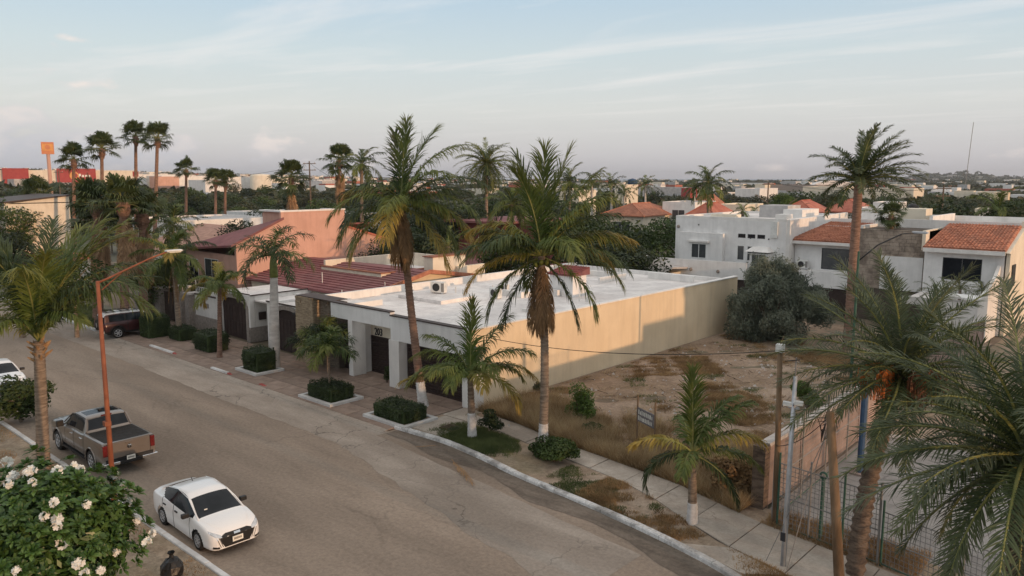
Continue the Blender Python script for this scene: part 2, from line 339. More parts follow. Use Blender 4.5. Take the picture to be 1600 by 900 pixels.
# ---------------------------------------------------------------- mesh builder
class MB:
    def __init__(s):
        s.v = []; s.f = []
    def add(s, vs, fs):
        o = len(s.v); s.v += [tuple(v) for v in vs]; s.f += [tuple(i + o for i in f) for f in fs]; return s
    def box(s, x0, x1, y0, y1, z0, z1):
        return s.add([(x0, y0, z0), (x1, y0, z0), (x1, y1, z0), (x0, y1, z0), (x0, y0, z1), (x1, y0, z1), (x1, y1, z1), (x0, y1, z1)],
                     [(0, 3, 2, 1), (4, 5, 6, 7), (0, 1, 5, 4), (1, 2, 6, 5), (2, 3, 7, 6), (3, 0, 4, 7)])
    def hexa(s, p):
        """eight corners: bottom four counter-clockwise then top four"""
        return s.add(p, [(0, 3, 2, 1), (4, 5, 6, 7), (0, 1, 5, 4), (1, 2, 6, 5), (2, 3, 7, 6), (3, 0, 4, 7)])
    def prism(s, pts, z0, z1):
        n = len(pts)
        vs = [(x, y, z0) for x, y in pts] + [(x, y, z1) for x, y in pts]
        return s.add(vs, [tuple(range(n - 1, -1, -1)), tuple(range(n, 2 * n))] + [(i, (i + 1) % n, n + (i + 1) % n, n + i) for i in range(n)])
    def prism_y(s, pts, y0, y1):
        """(x,z) outline extruded along y"""
        n = len(pts)
        vs = [(x, y0, z) for x, z in pts] + [(x, y1, z) for x, z in pts]
        return s.add(vs, [tuple(range(n)), tuple(range(2 * n - 1, n - 1, -1))] + [(i, n + i, n + (i + 1) % n, (i + 1) % n) for i in range(n)])
    def prism_x(s, pts, x0, x1):
        """(y,z) outline extruded along x"""
        n = len(pts)
        vs = [(x0, y, z) for y, z in pts] + [(x1, y, z) for y, z in pts]
        return s.add(vs, [tuple(range(n - 1, -1, -1)), tuple(range(n, 2 * n))] + [(i, (i + 1) % n, n + (i + 1) % n, n + i) for i in range(n)])
    def tube(s, pts, rad, n=8, cap=True):
        pts = [Vector(p) for p in pts]
        if not hasattr(rad, '__len__'):
            rad = [rad] * len(pts)
        o = len(s.v); up = Vector((0, 0, 1)); u = None
        for i, p in enumerate(pts):
            t = (pts[min(i + 1, len(pts) - 1)] - pts[max(i - 1, 0)]).normalized()
            if u is None:
                u = t.cross(up if abs(t.z) < .9 else Vector((1, 0, 0))).normalized()
            else:
                u = (u - t * u.dot(t)).normalized()
            w = t.cross(u)
            for k in range(n):
                a = 2 * math.pi * k / n
                s.v.append(tuple(p + (u * math.cos(a) + w * math.sin(a)) * rad[i]))
        for i in range(len(pts) - 1):
            for k in range(n):
                a = o + i * n + k; b = o + i * n + (k + 1) % n
                s.f.append((a, b, b + n, a + n))
        if cap:
            s.f.append(tuple(o + k for k in range(n - 1, -1, -1)))
            s.f.append(tuple(o + (len(pts) - 1) * n + k for k in range(n)))
        return s
    def lathe(s, prof, n=24, axis='z', c=(0, 0, 0)):
        """prof: (radius, height) pairs turned about the axis"""
        o = len(s.v)
        for r, h in prof:
            for k in range(n):
                a = 2 * math.pi * k / n; x, y = r * math.cos(a), r * math.sin(a)
                if axis == 'z': p = (x, y, h)
                elif axis == 'y': p = (x, h, -y)
                else: p = (h, x, y)
                s.v.append((p[0] + c[0], p[1] + c[1], p[2] + c[2]))
        for i in range(len(prof) - 1):
            for k in range(n):
                a = o + i * n + k; b = o + i * n + (k + 1) % n
                s.f.append((a, b, b + n, a + n))
        return s
    def mesh(s, name, m, smooth=False):
        me = bpy.data.meshes.new(name)
        me.from_pydata(s.v, [], s.f)
        for mm in (m if isinstance(m, (list, tuple)) else [m]):
            me.materials.append(M[mm] if isinstance(mm, str) else mm)
        if smooth:
            me.shade_smooth()
        return me
    def build(s, name, m, parent=None, smooth=False, off=True, bevel=0, fix=False):
        me = s.mesh(name, m, smooth)
        if fix:
            import bmesh
            b = bmesh.new(); b.from_mesh(me); bmesh.ops.recalc_face_normals(b, faces=b.faces); b.to_mesh(me); b.free()
        o = bpy.data.objects.new(name, me)
        COL.objects.link(o)
        if parent is not None:
            o.parent = parent
            if off and parent.type == 'EMPTY' and parent.get('abs'):
                o.location = -parent.location
        if bevel:
            bv = o.modifiers.new('bevel', 'BEVEL'); bv.width = bevel; bv.segments = 2; bv.limit_method = 'ANGLE'
        return o

def tag(o, label=None, cat=None, group=None, kind=None):
    if label: o['label'] = label
    if cat: o['category'] = cat
    if group: o['group'] = group
    if kind: o['kind'] = kind
    return o
def thing(name, label, cat, loc=(0, 0, 0), rz=0, group=None, absolute=False):
    """an Empty at the thing's base; absolute: its parts are written in street coordinates"""
    o = bpy.data.objects.new(name, None)
    o.empty_display_size = .3
    COL.objects.link(o)
    o.location = loc; o.rotation_euler = (0, 0, rz)
    if absolute:
        o['abs'] = 1
    return tag(o, label, cat, group)
def inst(name, me, parent, loc=(0, 0, 0), rot=(0, 0, 0), scale=(1, 1, 1)):
    o = bpy.data.objects.new(name, me); COL.objects.link(o)
    o.parent = parent; o.location = loc; o.rotation_euler = rot; o.scale = scale
    return o
def copy_tree(o, parent=None):
    c = o.copy(); COL.objects.link(c); c.parent = parent
    for ch in list(o.children):
        copy_tree(ch, c)
    return c
def np_mesh(name, v, f, m, smooth=False):
    """v (n,3) floats, f (k,3 or 4) ints"""
    me = bpy.data.meshes.new(name)
    v = np.asarray(v, dtype=np.float32); f = np.asarray(f, dtype=np.int32)
    k = f.shape[1]
    me.vertices.add(len(v)); me.vertices.foreach_set('co', v.ravel())
    me.loops.add(f.size); me.loops.foreach_set('vertex_index', f.ravel())
    me.polygons.add(len(f)); me.polygons.foreach_set('loop_start', np.arange(0, f.size, k, dtype=np.int32))
    me.materials.append(M[m] if isinstance(m, str) else m)
    me.update(calc_edges=True); me.validate()
    if smooth: me.shade_smooth()
    return me
def place_mesh(name, me, parent=None, loc=(0, 0, 0)):
    o = bpy.data.objects.new(name, me); COL.objects.link(o); o.parent = parent; o.location = loc
    return o
FONT_CACHE = {}
def text_mesh(txt, size, depth=.02):
    c = bpy.data.curves.new('lettering', 'FONT'); c.body = txt; c.size = size; c.extrude = depth / 2
    c.align_x = 'CENTER'; c.align_y = 'CENTER'; c.resolution_u = 3
    o = bpy.data.objects.new('lettering', c); COL.objects.link(o)
    bpy.context.view_layer.update()
    me = bpy.data.meshes.new_from_object(o.evaluated_get(bpy.context.evaluated_depsgraph_get()))
    bpy.data.objects.remove(o); bpy.data.curves.remove(c)
    me.materials.clear()
    return me
# ---------------------------------------------------------------- foliage
def leaf_quads(P, Nn, size, aspect=.5, jitter=.8, rg=None):
    """one small bent leaf (two triangles sharing a fold) at every point, roughly facing its normal"""
    rg = rg or rng
    n = len(P)
    a = Nn + rg.normal(0, jitter, (n, 3)); a /= np.linalg.norm(a, axis=1)[:, None] + 1e-9
    b = rg.normal(0, 1, (n, 3)); b -= a * (a * b).sum(1)[:, None]; b /= np.linalg.norm(b, axis=1)[:, None] + 1e-9
    c = np.cross(a, b)
    s = (size * rg.uniform(.6, 1.35, n))[:, None]
    v = np.stack([P - b * s * .5, P + c * s * aspect * .5 + a * s * .06, P + b * s * .5, P - c * s * aspect * .5 + a * s * .06], 1).reshape(-1, 3)
    f = np.arange(4 * n).reshape(n, 4)
    return v, f

def crown_cloud(clumps, n, size, seed, aspect=.55, shell=.55):
    rg = np.random.default_rng(seed)
    C = np.array([c[0] for c in clumps]); Rr = np.array([c[1] for c in clumps])
    w = (Rr.prod(1)) ** (2 / 3); w = w / w.sum()
    k = rg.choice(len(clumps), n, p=w)
    d = rg.normal(0, 1, (n, 3)); d /= np.linalg.norm(d, axis=1)[:, None]
    rad = shell + (1.05 - shell) * rg.uniform(0, 1, n) ** .6
    P = C[k] + d * Rr[k] * rad[:, None]
    return leaf_quads(P, d, size, aspect, .7, rg)

def random_clumps(rx, ry, rz, n, seed, cr=.38):
    r = random.Random(seed)
    out = []
    while len(out) < n:
        p = Vector((r.uniform(-1, 1), r.uniform(-1, 1), r.uniform(-1, 1)))
        if p.length > 1 or p.length < .35: continue
        s = r.uniform(.7, 1.25) * cr
        out.append(((p.x * rx * .72, p.y * ry * .72, p.z * rz * .72), (rx * s, ry * s, rz * s * .85)))
    out.append(((0, 0, -.1 * rz), (rx * .55, ry * .55, rz * .55)))
    return out

CROWN = {}
def crown_mesh(m, variant, n=2600, size=.11):
    """a unit crown: radius about 1, centre at the origin"""
    key = (m, variant, n)
    if key not in CROWN:
        cl = random_clumps(1, 1, 1, 13 + variant * 3, 100 + variant * 7, .36)
        v, f = crown_cloud(cl, n, size, 300 + variant)
        CROWN[key] = np_mesh('crown', v, f, m)
    return CROWN[key]

def limb_mb(h, r, seed, spread=.5, lean=0):
    q = random.Random(seed); b = MB()
    top = Vector((lean, 0, h))
    b.tube([(0, 0, -.1), (lean * .3, .03, h * .4), top], [r * 1.3, r, r * .7], 7)
    for k in range(5):
        a = q.uniform(0, 6.28); st = Vector((lean * .5, 0, h * q.uniform(.5, .95)))
        e = st + Vector((math.cos(a), math.sin(a), q.uniform(.5, 1.1))) * spread * h
        b.tube([st, (st + e) / 2 + Vector((0, 0, .1 * h)), e], [r * .55, r * .35, r * .15], 5)
    return b

def tree(name, label, p, h, crx, cry=None, crz=None, m='bush_dark', variant=0, group=None, trunk=None, n=2600, size=.11, bark='bark', rz=None, cat='tree'):
    cry = cry or crx; crz = crz or crx * .75
    t = thing(name, label, cat, (p[0], p[1], p[2] if len(p) > 2 else 0), 0, group)
    ch = max(h - crz * .95, .3)
    limb_mb(ch, trunk or max(.1, h * .022), variant * 5 + 3).build('trunk', bark, t)
    inst('crown', crown_mesh(m, variant % 5, n, size), t, (0, 0, ch), (0, 0, random.uniform(0, 6.28) if rz is None else rz), (crx, cry, crz))
    return t

def hedge_block(name, label, x0, x1, y0, y1, h, m='hedge', group=None, n=None, taper=.1, flare=0, size=.085, z0=0.1, bulge=0):
    """clipped hedge: leaves over a rounded box, trunk-coloured core of twigs inside"""
    cx, cy = (x0 + x1) / 2, (y0 + y1) / 2; a, b = (x1 - x0) / 2, (y1 - y0) / 2
    t = thing(name, label, 'hedge', (cx, cy, z0), 0, group)
    rg = np.random.default_rng(int(abs(cx * 31 + cy * 17)) + 5)
    area = 4 * a * b + 4 * (a + b) * h
    n = n or int(area * 520)
    P = []; Nn = []
    at_, ax_, ay_ = 4 * a * b, 4 * b * h, 4 * a * h
    k = rg.choice(3, n, p=np.array([at_, ax_, ay_]) / (at_ + ax_ + ay_))
    u = rg.uniform(-1, 1, (n, 2)); s = rg.choice([-1, 1], n)
    Pt = np.zeros((n, 3)); Nt = np.zeros((n, 3))
    m0 = k == 0; Pt[m0] = np.c_[u[m0, 0] * a, u[m0, 1] * b, np.full(m0.sum(), h)]; Nt[m0] = (0, 0, 1)
    m1_ = k == 1; Pt[m1_] = np.c_[s[m1_] * a, u[m1_, 0] * b, (u[m1_, 1] + 1) / 2 * h]; Nt[m1_, 0] = s[m1_]
    m2_ = k == 2; Pt[m2_] = np.c_[u[m2_, 0] * a, s[m2_] * b, (u[m2_, 1] + 1) / 2 * h]; Nt[m2_, 1] = s[m2_]
    # round the corners and let the sides swell or narrow with height
    zz = Pt[:, 2] / h
    kx = 1 + flare * zz - taper * np.clip(zz - .6, 0, 1) ; Pt[:, 0] *= kx; Pt[:, 1] *= kx
    r = .22
    ex = np.clip(np.abs(Pt[:, 0]) / a, 0, 1.3); ey = np.clip(np.abs(Pt[:, 1]) / b, 0, 1.3)
    Pt[:, 2] -= r * h * .9 * (np.clip(np.maximum(ex, ey) - .75, 0, 1) / .25) ** 2 * (zz > .8)
    cor = np.clip(ex - .7, 0, .5) * np.clip(ey - .7, 0, .5) * 4
    Pt[:, 0] *= 1 - cor * .8; Pt[:, 1] *= 1 - cor * .8; bt = 1 - .10 * (1 - zz) ** 2; Pt[:, 0] *= bt; Pt[:, 1] *= bt
    lump = .035 * np.sin(Pt[:, 0] * 7 + 1.3) + .03 * np.sin(Pt[:, 1] * 9) + .03 * np.sin(Pt[:, 2] * 8 + Pt[:, 0] * 5)
    Pt += Nt * (lump + rg.normal(0, .04, n) + (rg.random(n) < .03) * rg.uniform(.05, .18, n))[:, None]
    v, f = leaf_quads(Pt, Nt, size, .6, .6, rg)
    place_mesh('foliage', np_mesh('foliage', v, f, m), t)
    core = MB(); core.hexa([(-a * .86, -b * .86, 0), (a * .86, -b * .86, 0), (a * .86, b * .86, 0), (-a * .86, b * .86, 0),
                            (-a * .88, -b * .88, h * .9), (a * .88, -b * .88, h * .9), (a * .88, b * .88, h * .9), (-a * .88, b * .88, h * .9)])
    core.build('inner_growth', m, t, off=False)
    return t

def shrub(name, label, p, rx, ry, h, m='bush_green', n=2400, size=.12, seed=1, group=None, cat='shrub', stems=True, clumps=9):
    t = thing(name, label, cat, p, 0, group)
    cl = random_clumps(rx, ry, h * .5, clumps, seed, .42)
    cl = [((c[0][0], c[0][1], c[0][2] + h * .52), c[1]) for c in cl]
    v, f = crown_cloud(cl, n, size, seed + 9)
    v[:, 2] = np.maximum(v[:, 2], .02)
    place_mesh('foliage', np_mesh('foliage', v, f, m), t)
    if stems:
        q = random.Random(seed); b = MB()
        for k in range(7):
            a = q.uniform(0, 6.28); rr = q.uniform(.2, .6)
            b.tube([(0, 0, -.05), (math.cos(a) * rx * rr * .5, math.sin(a) * ry * rr * .5, h * .35), (math.cos(a) * rx * rr, math.sin(a) * ry * rr, h * .75)], [.05, .035, .012], 5)
        b.build('stem', 'twig', t)
    return t

# ---------------------------------------------------------------- palms
def frond_geo(kind, Lr, e0, droop, seed, nl=None, side_bend=0.0, wm=1.0):
    """one feather frond growing from the origin along +X, starting at elevation e0 (degrees) and bending down by droop"""
    q = random.Random(seed)
    cfg = {'coconut': (72, .11, 1.12, .048, .72, 68, 24, .16), 'royal': (40, .10, .75, .05, .5, 70, 30, .14), 'date': (60, .10, .55, .032, .14, 58, 30, .02),
           'dateclose': (96, .07, .54, .024, .14, 56, 28, .02), 'far': (16, .14, .95, .10, .5, 70, 28, .14)}[kind]
    n, s0, ll, lw, hang, a0, a1, pet = cfg
    n = nl or n; lw *= wm
    if e0 > 72 and kind == 'coconut': a0, a1, hang = 42, 16, .30
    pts = []; K = 16; UU = []
    p = Vector((0, 0, 0)); pts.append(p.copy()); tang = []
    for i in range(K):
        s = (i + .5) / K
        e = R(e0 - droop * s ** 1.25)
        az = side_bend * s
        t = Vector((math.cos(e) * math.cos(az), math.cos(e) * math.sin(az), math.sin(e)))
        tang.append(t); p = p + t * (Lr / K); pts.append(p.copy())
    tang.append(tang[-1])
    V = []; Fc = []
    def at(s):
        x = min(max(s, 0), .9999) * K; i = int(x); u = x - i
        return pts[i].lerp(pts[i + 1], u), tang[i].lerp(tang[min(i + 1, K)], u).normalized()
    flip = 1
    for side in (-1, 1):
        for k in range(n):
            s = s0 + (1 - s0) * (k + q.uniform(0, .7)) / n
            P, T = at(s)
            S = Vector((0, 0, 1)).cross(T)
            if S.length < .05: S = Vector((0, 1, 0))
            S.normalize(); U = T.cross(S)
            if U.length < .01: U = Vector((-1, 0, 0))
            u = (s - s0) / (1 - s0)
            if q.random() < .05: continue
            ln = Lr * 0 + ll * (math.sin(math.pi * (.10 + .80 * u)) ** .55) * q.uniform(.78, 1.15)
            if kind in ('coconut', 'far') : ln *= min(1.15, Lr / 4.0) + .05
            a = R(a0 + (a1 - a0) * u + q.gauss(0, 7) + 6 * math.sin(u * 17 + seed))
            up = (.38 if kind.startswith('date') else .15) + q.uniform(-.18, .18)
            if kind.startswith('date') and k % 2: up = -up * .4
            if kind == 'royal': up += q.choice([-.45, 0, .45])
            d0 = (T * math.cos(a) + S * side * math.sin(a) + U * up).normalized()
            hg = hang * q.uniform(.55, 1.5)
            d1 = (d0 + Vector((0, 0, -1)) * hg).normalized(); d2 = (d1 + Vector((0, 0, -1)) * hg * 1.2).normalized()
            wd = d0.cross(U)
            if wd.length < .01: wd = T.copy()
            wd = (wd.normalized() + U * q.uniform(-.5, .5)).normalized() * lw * .5
            A = P; B = A + d0 * ln * .38; C = B + d1 * ln * .34; E = C + d2 * ln * .28
            o = len(V)
            V += [A - wd * .6, A + wd * .6, B + wd, B - wd, C + wd * .8, C - wd * .8, E]; UU += [u * .75 + e_ for e_ in (0, 0, .1, .1, .2, .2, .3)]
            Fc += [(o, o + 1, o + 2, o + 3), (o + 3, o + 2, o + 4, o + 5), (o + 5, o + 4, o + 6)]
    nleaf = len(Fc)
    b = MB()
    rr = .035 if kind != 'far' else .06
    b.tube([pts[i] for i in range(0, K + 1, 2)], [rr * (1.25 - 1.1 * i / K) + .004 for i in range(0, K + 1, 2)], 4, False)
    o = len(V); V += [Vector(x) for x in b.v]; Fc += [tuple(i + o for i in f) for f in b.f]; UU += [0] * len(b.v)
    return V, Fc, nleaf, UU
def frond_mesh(kind, Lr, e0, droop, seed, m, **kw):
    V, Fc, nl, UU = frond_geo(kind, Lr, e0, droop, seed, **kw)
    me = bpy.data.meshes.new('frond'); me.from_pydata([tuple(v) for v in V], [], Fc)
    me.materials.append(M[m]); me.materials.append(M[m if m in ('frond_dry', 'dead_brown') else 'rachis'])
    mi = np.zeros(len(Fc), dtype=np.int32); mi[nl:] = 1
    me.polygons.foreach_set('material_index', mi)
    me.attributes.new('u', 'FLOAT', 'POINT').data.foreach_set('value', np.array(UU, dtype=np.float32))
    return me

def fan_mesh(e0, seed, m, petiole=1.1, rad=.95, nseg=20):
    """a fan leaf: stalk and pleated blade split into drooping fingers"""
    q = random.Random(seed)
    e = R(e0); T = Vector((math.cos(e), 0, math.sin(e))); S = Vector((0, 1, 0)); U = T.cross(S) * -1
    droop = Vector((0, 0, -1)); base = T * petiole + droop * .12
    V = []; Fc = []
    b = MB(); b.tube([(0, 0, 0), T * petiole * .6 + droop * .02, base], [.035, .025, .018], 4, False)
    for k in range(nseg):
        a = R(-115 + 230 * (k + q.uniform(.2, .8)) / nseg); rl = rad * (1 - .22 * abs(a) / 2) * q.uniform(.85, 1.1)
        d = (T * math.cos(a) + S * math.sin(a) + U * -.15 * abs(math.sin(a))).normalized()
        w = (-T * math.sin(a) + S * math.cos(a)) * rad * .062
        B = base + d * rl * .5; C = B + (d + droop * .3).normalized() * rl * .3; E = C + (d * .6 + droop * .9).normalized() * rl * .38
        o = len(V); V += [base, B + w, B - w, C + w * .6, C - w * .6, E]
        Fc += [(o, o + 1, o + 2), (o + 2, o + 1, o + 3, o + 4), (o + 4, o + 3, o + 5)]
    nl = len(Fc); o = len(V); V += [Vector(x) for x in b.v]; Fc += [tuple(i + o for i in f) for f in b.f]
    me = bpy.data.meshes.new('fan_leaf'); me.from_pydata([tuple(v) for v in V], [], Fc)
    me.materials.append(M[m]); me.materials.append(M['rachis' if m == 'fan_green' else m])
    mi = np.zeros(len(Fc), dtype=np.int32); mi[nl:] = 1
    me.polygons.foreach_set('material_index', mi)
    return me

def trunk_mb(base, top, r0, r1, ring=.16, bend=(0, 0), n=10, swell=0.0, rough=.05):
    base, top = Vector(base), Vector(top); Lt = (top - base).length
    K = max(4, int(Lt / ring)); pts = []; rad = []
    for i in range(K * 2 + 1):
        s = i / (K * 2); o = math.sin(math.pi * s)
        p = base.lerp(top, s) + Vector((bend[0] * o, bend[1] * o, 0))
        pts.append(p)
        r = r0 + (r1 - r0) * s + swell * math.exp(-s * Lt / .35)
        rad.append(r * (1 + (rough if i % 2 else -rough)))
    b = MB(); b.tube(pts, rad, n); return b, pts, rad

CACHE = {}
def feather_palm(name, label, base, top, kind='coconut', fronds=None, nf=20, Lf=4.0, r0=.2, r1=.13, bark='bark', bend=(0, 0), paint=0, seed=1,
                 group=None, mats=('frond_green',) * 5 + ('frond_yellow',), nut=False, shared=False, wind=0, e_hi=82, e_lo=-45, dp=(55, 95), skirt=0, shaft=0, dates=0, swell=.0, ring=.16, rough=.05, nl=None, boots=0, wm=1.0):
    """trunk (> whitewash) and separate fronds; base and top are street coordinates"""
    q = random.Random(seed)
    base = Vector(base); top = Vector(top)
    t = thing(name, label, 'palm tree', base, 0, group)
    tp = top - base
    tb, pts, rad = trunk_mb((0, 0, -.1), tp, r0, r1, ring, bend, 10, swell, rough)
    tr = tb.build('trunk', bark, t, True)
    if paint:
        k = [i for i, p in enumerate(pts) if p.z <= paint]
        b = MB(); b.tube([pts[i] for i in k], [rad[i] + .008 for i in k], 12)
        b.build('whitewash', 'whitewash', tr, True)
    if boots:
        b = MB()
        for i in range(boots):
            a = i * 2.4; z = tp.z - .15 - i * .05; c = Vector((tp.x, tp.y, z)); d = Vector((math.cos(a), math.sin(a), .75)).normalized()
            s_ = c + d * r1 * .6; b.tube([s_, s_ + d * .28, s_ + d * .42], [.07, .05, .02], 5)
        b.build('leaf_base', 'bark_orange' if kind != 'date' else 'bark_red', t)
    if shaft:
        b = MB(); b.tube([tp - Vector((0, 0, .05)), tp + Vector((0, 0, shaft * .5)), tp + Vector((0, 0, shaft))], [r1 * 1.15, r1 * 1.0, r1 * .45], 10)
        b.build('crownshaft', 'crownshaft', t, True); tp = tp + Vector((0, 0, shaft * .85))
    specs = []
    if fronds:
        specs += fronds
    for i in range(nf):
        s = (i + .5) / nf
        el = e_hi + (e_lo - e_hi) * s ** .9 + q.uniform(-7, 7)
        az = i * 137.5 + q.uniform(-14, 14)
        specs.append((az, el, Lf * q.uniform(.85, 1.08) * (1 if el > -20 else .9), q.uniform(*dp), None))
    for i, (az, el, ln, dr, mm) in enumerate(specs):
        m = mm or (mats[q.randrange(len(mats))])
        if shared:
            eb = round(el / 15) * 15; key = (kind, eb, m, i % 2)
            if key not in CACHE:
                CACHE[key] = frond_mesh(kind, 1.0 if kind != 'far' else 4.0, eb, 75, eb + i, m) if kind == 'far' else frond_mesh(kind, 4.0, eb, 75, eb + i, m, nl=nl or 32, wm=2.0)
            sc = ln / 4.0
            fo = inst('frond', CACHE[key], t, tp, (0, 0, R(az)), (sc, sc, sc))
        else:
            if wind:
                dv_ = ((R(az) - R(wind)) + math.pi) % (2 * math.pi) - math.pi
                az = az - math.degrees(dv_) * .18
            me = frond_mesh(kind, ln, el, dr, seed * 100 + i, m, nl=nl, wm=wm, side_bend=q.uniform(-.3, .3))
            nar = .62 if m == 'dead_brown' else 1
            fo = inst('dead_frond' if m == 'dead_brown' else 'frond', me, t, tp + Vector((0, 0, -max(0, -el) * .002)), (0, 0, R(az)), (nar, nar, 1))
    for i in range(skirt):
        a = q.uniform(0, 6.28); key = ('dry', i % 3)
        if key not in CACHE: CACHE[key] = frond_mesh('coconut', 3.1, (-68, -78, -85)[i % 3], 14, 900 + i, 'dead_brown', nl=40)
        inst('dead_frond', CACHE[key], t, tp - Vector((0, 0, .1 + .35 * q.random())), (0, 0, a), (.50, .30, .9))
    if nut:
        for i in range(7):
            a = i * .9; b = MB(); b.lathe([(0, -.13), (.08, -.09), (.115, 0), (.09, .09), (0, .13)], 8)
            c = b.build('coconut', 'frond_yellow', t, True); c.location = tp + Vector((math.cos(a) * .28, math.sin(a) * .28, -.25 - .1 * (i % 2)))
    for i in range(dates):
        a = R(dates and (200 + i * 55)); rg = random.Random(i + 40)
        b = MB(); c0 = tp + Vector((0, 0, .1)); dr = Vector((math.cos(a), math.sin(a), 0))
        hub = c0 + dr * .75 + Vector((0, 0, .15))
        b.tube([c0, c0 + dr * .45 + Vector((0, 0, .2)), hub], .03, 4)
        for k in range(46):
            d = (dr * rg.uniform(-.3, .8) + Vector((rg.uniform(-.5, .5), rg.uniform(-.5, .5), 0))) * .42
            e = hub + d + Vector((0, 0, -.35 - rg.random() * .75))
            mid = hub + d * .8 + Vector((0, 0, -.12)); b.tube([hub, mid, e], [.012, .02, .014], 4)
            for w in range(3):
                pp = mid.lerp(e, .25 + .3 * w); b.lathe([(0, -.03), (.026, 0), (0, .03)], 4, c=(pp.x + rg.uniform(-.03, .03), pp.y + rg.uniform(-.03, .03), pp.z))
        b.build('date_cluster', 'dates' if i < 2 else 'dates_brown', t)
    return t

def fan_palm(name, label, base, top, nf=30, r0=.22, r1=.15, bark='bark_red', seed=1, group=None, scale=1.0, skirt=0, skirt_len=2.2, bend=(0, 0), boots=True, e_lo=-60):
    q = random.Random(seed); base = Vector(base); top = Vector(top)
    t = thing(name, label, 'palm tree', base, 0, group); tp = top - base
    tb, pts, rad = trunk_mb((0, 0, -.1), tp, r0, r1, .3, bend, 8, .12, .03)
    tb.build('trunk', bark, t, True)
    if boots:
        b = MB(); b.tube([tp - Vector((0, 0, 1.1)), tp - Vector((0, 0, .6)), tp], [r1 * 1.1, r1 * 1.9, r1 * 1.5], 9)
        for i in range(16):
            a = i * 2.4; c = tp - Vector((0, 0, 1.0 - .05 * i)); d = Vector((math.cos(a), math.sin(a), .5)); b.tube([c + d * r1, c + d * (r1 + .28)], [.06, .03], 4)
        b.build('leaf_base', 'bark_red', t)
    for i in range(nf):
        s = (i + .5) / nf; el = 85 + (e_lo - 85) * s; eb = round(el / 15) * 15; key = ('fan', eb, i % 3)
        if key not in CACHE: CACHE[key] = fan_mesh(eb, eb + 500 + i, 'fan_green', petiole=1.0 + .18 * (i % 3), rad=1.05)
        sc = scale * q.uniform(.9, 1.12)
        inst('frond', CACHE[key], t, tp, (q.uniform(-.35, .35), q.uniform(-.25, .25), i * 2.399 + q.uniform(-.4, .4)), (sc, sc, sc))
    for i in range(skirt):
        a = q.uniform(0, 6.28); key = ('skirt', i % 4)
        if key not in CACHE: CACHE[key] = fan_mesh(-72 - 5 * (i % 4), 700 + i, ('skirt', 'skirt_dark')[i % 4 == 3], 1.2, .9, 14)
        inst('dead_leaf', CACHE[key], t, tp - Vector((0, 0, .1 + skirt_len * q.random())), (0, 0, a), (scale, scale * .6, scale * 1.1))
    return t
# ---------------------------------------------------------------- setting: ground, road, pavements
def sheet(name, pts, z, m, parent=None, kind='structure'):
    b = MB(); b.add([(x, y, z) for x, y in pts], [tuple(range(len(pts)))])
    o = b.build(name, m, parent)
    if kind and not parent: o['kind'] = kind
    return o
def rough_sheet(name, x0, x1, y0, y1, z, m, nx, ny, amp, seed=0, inside=None, kind='structure'):
    gx = np.linspace(x0, x1, nx); gy = np.linspace(y0, y1, ny)
    X, Y = np.meshgrid(gx, gy)
    rg = np.random.default_rng(seed); Z = np.zeros_like(X)
    for k in range(14):
        fr = rg.uniform(.25, 2.6, 2) * rg.choice([-1, 1], 2); Z += np.sin(X * fr[0] + Y * fr[1] + rg.uniform(0, 6)) / (1 + np.hypot(*fr)) ** .8
    Z = Z / 3.5 * amp
    ed = np.minimum(np.minimum(X - x0, x1 - X), np.minimum(Y - y0, y1 - Y)); Z *= np.clip(ed / .8, 0, 1)
    V = np.stack([X, Y, Z + z], -1).reshape(-1, 3)
    idx = np.arange(nx * ny).reshape(ny, nx)
    Fq = np.stack([idx[:-1, :-1], idx[:-1, 1:], idx[1:, 1:], idx[1:, :-1]], -1).reshape(-1, 4)
    if inside is not None:
        c = V[Fq].mean(1); Fq = Fq[[inside(a, b_) for a, b_ in c[:, :2]]]
    o = place_mesh(name, np_mesh(name, V, Fq, m, True))
    o['kind'] = kind
    return o

def land_z(x, y):
    """height of the far land: flat near by, rising to low hills on the left; x,y arrays"""
    d = np.hypot(x, y); az = np.degrees(np.arctan2(x * math.cos(TH) + y * math.sin(TH), -x * math.sin(TH) + y * math.cos(TH)))  # degrees right of the view axis
    k = np.clip((-az - 2) / 32, 0, 1.3)
    z = np.clip(d - 170, 0, None) * .0185 * k * np.clip(1 - (d - 170) / 5200, .35, 1)
    z = z + k * 2.5 * np.clip((d - 120) / 100, 0, 1)
    hill = np.clip((az - 24) / 3, 0, 1) * np.clip((d - 2500) / 600, 0, 1) * (18 + 9 * np.sin(az * .9) + 5 * np.sin(az * 2.3 + 1))
    return z + hill
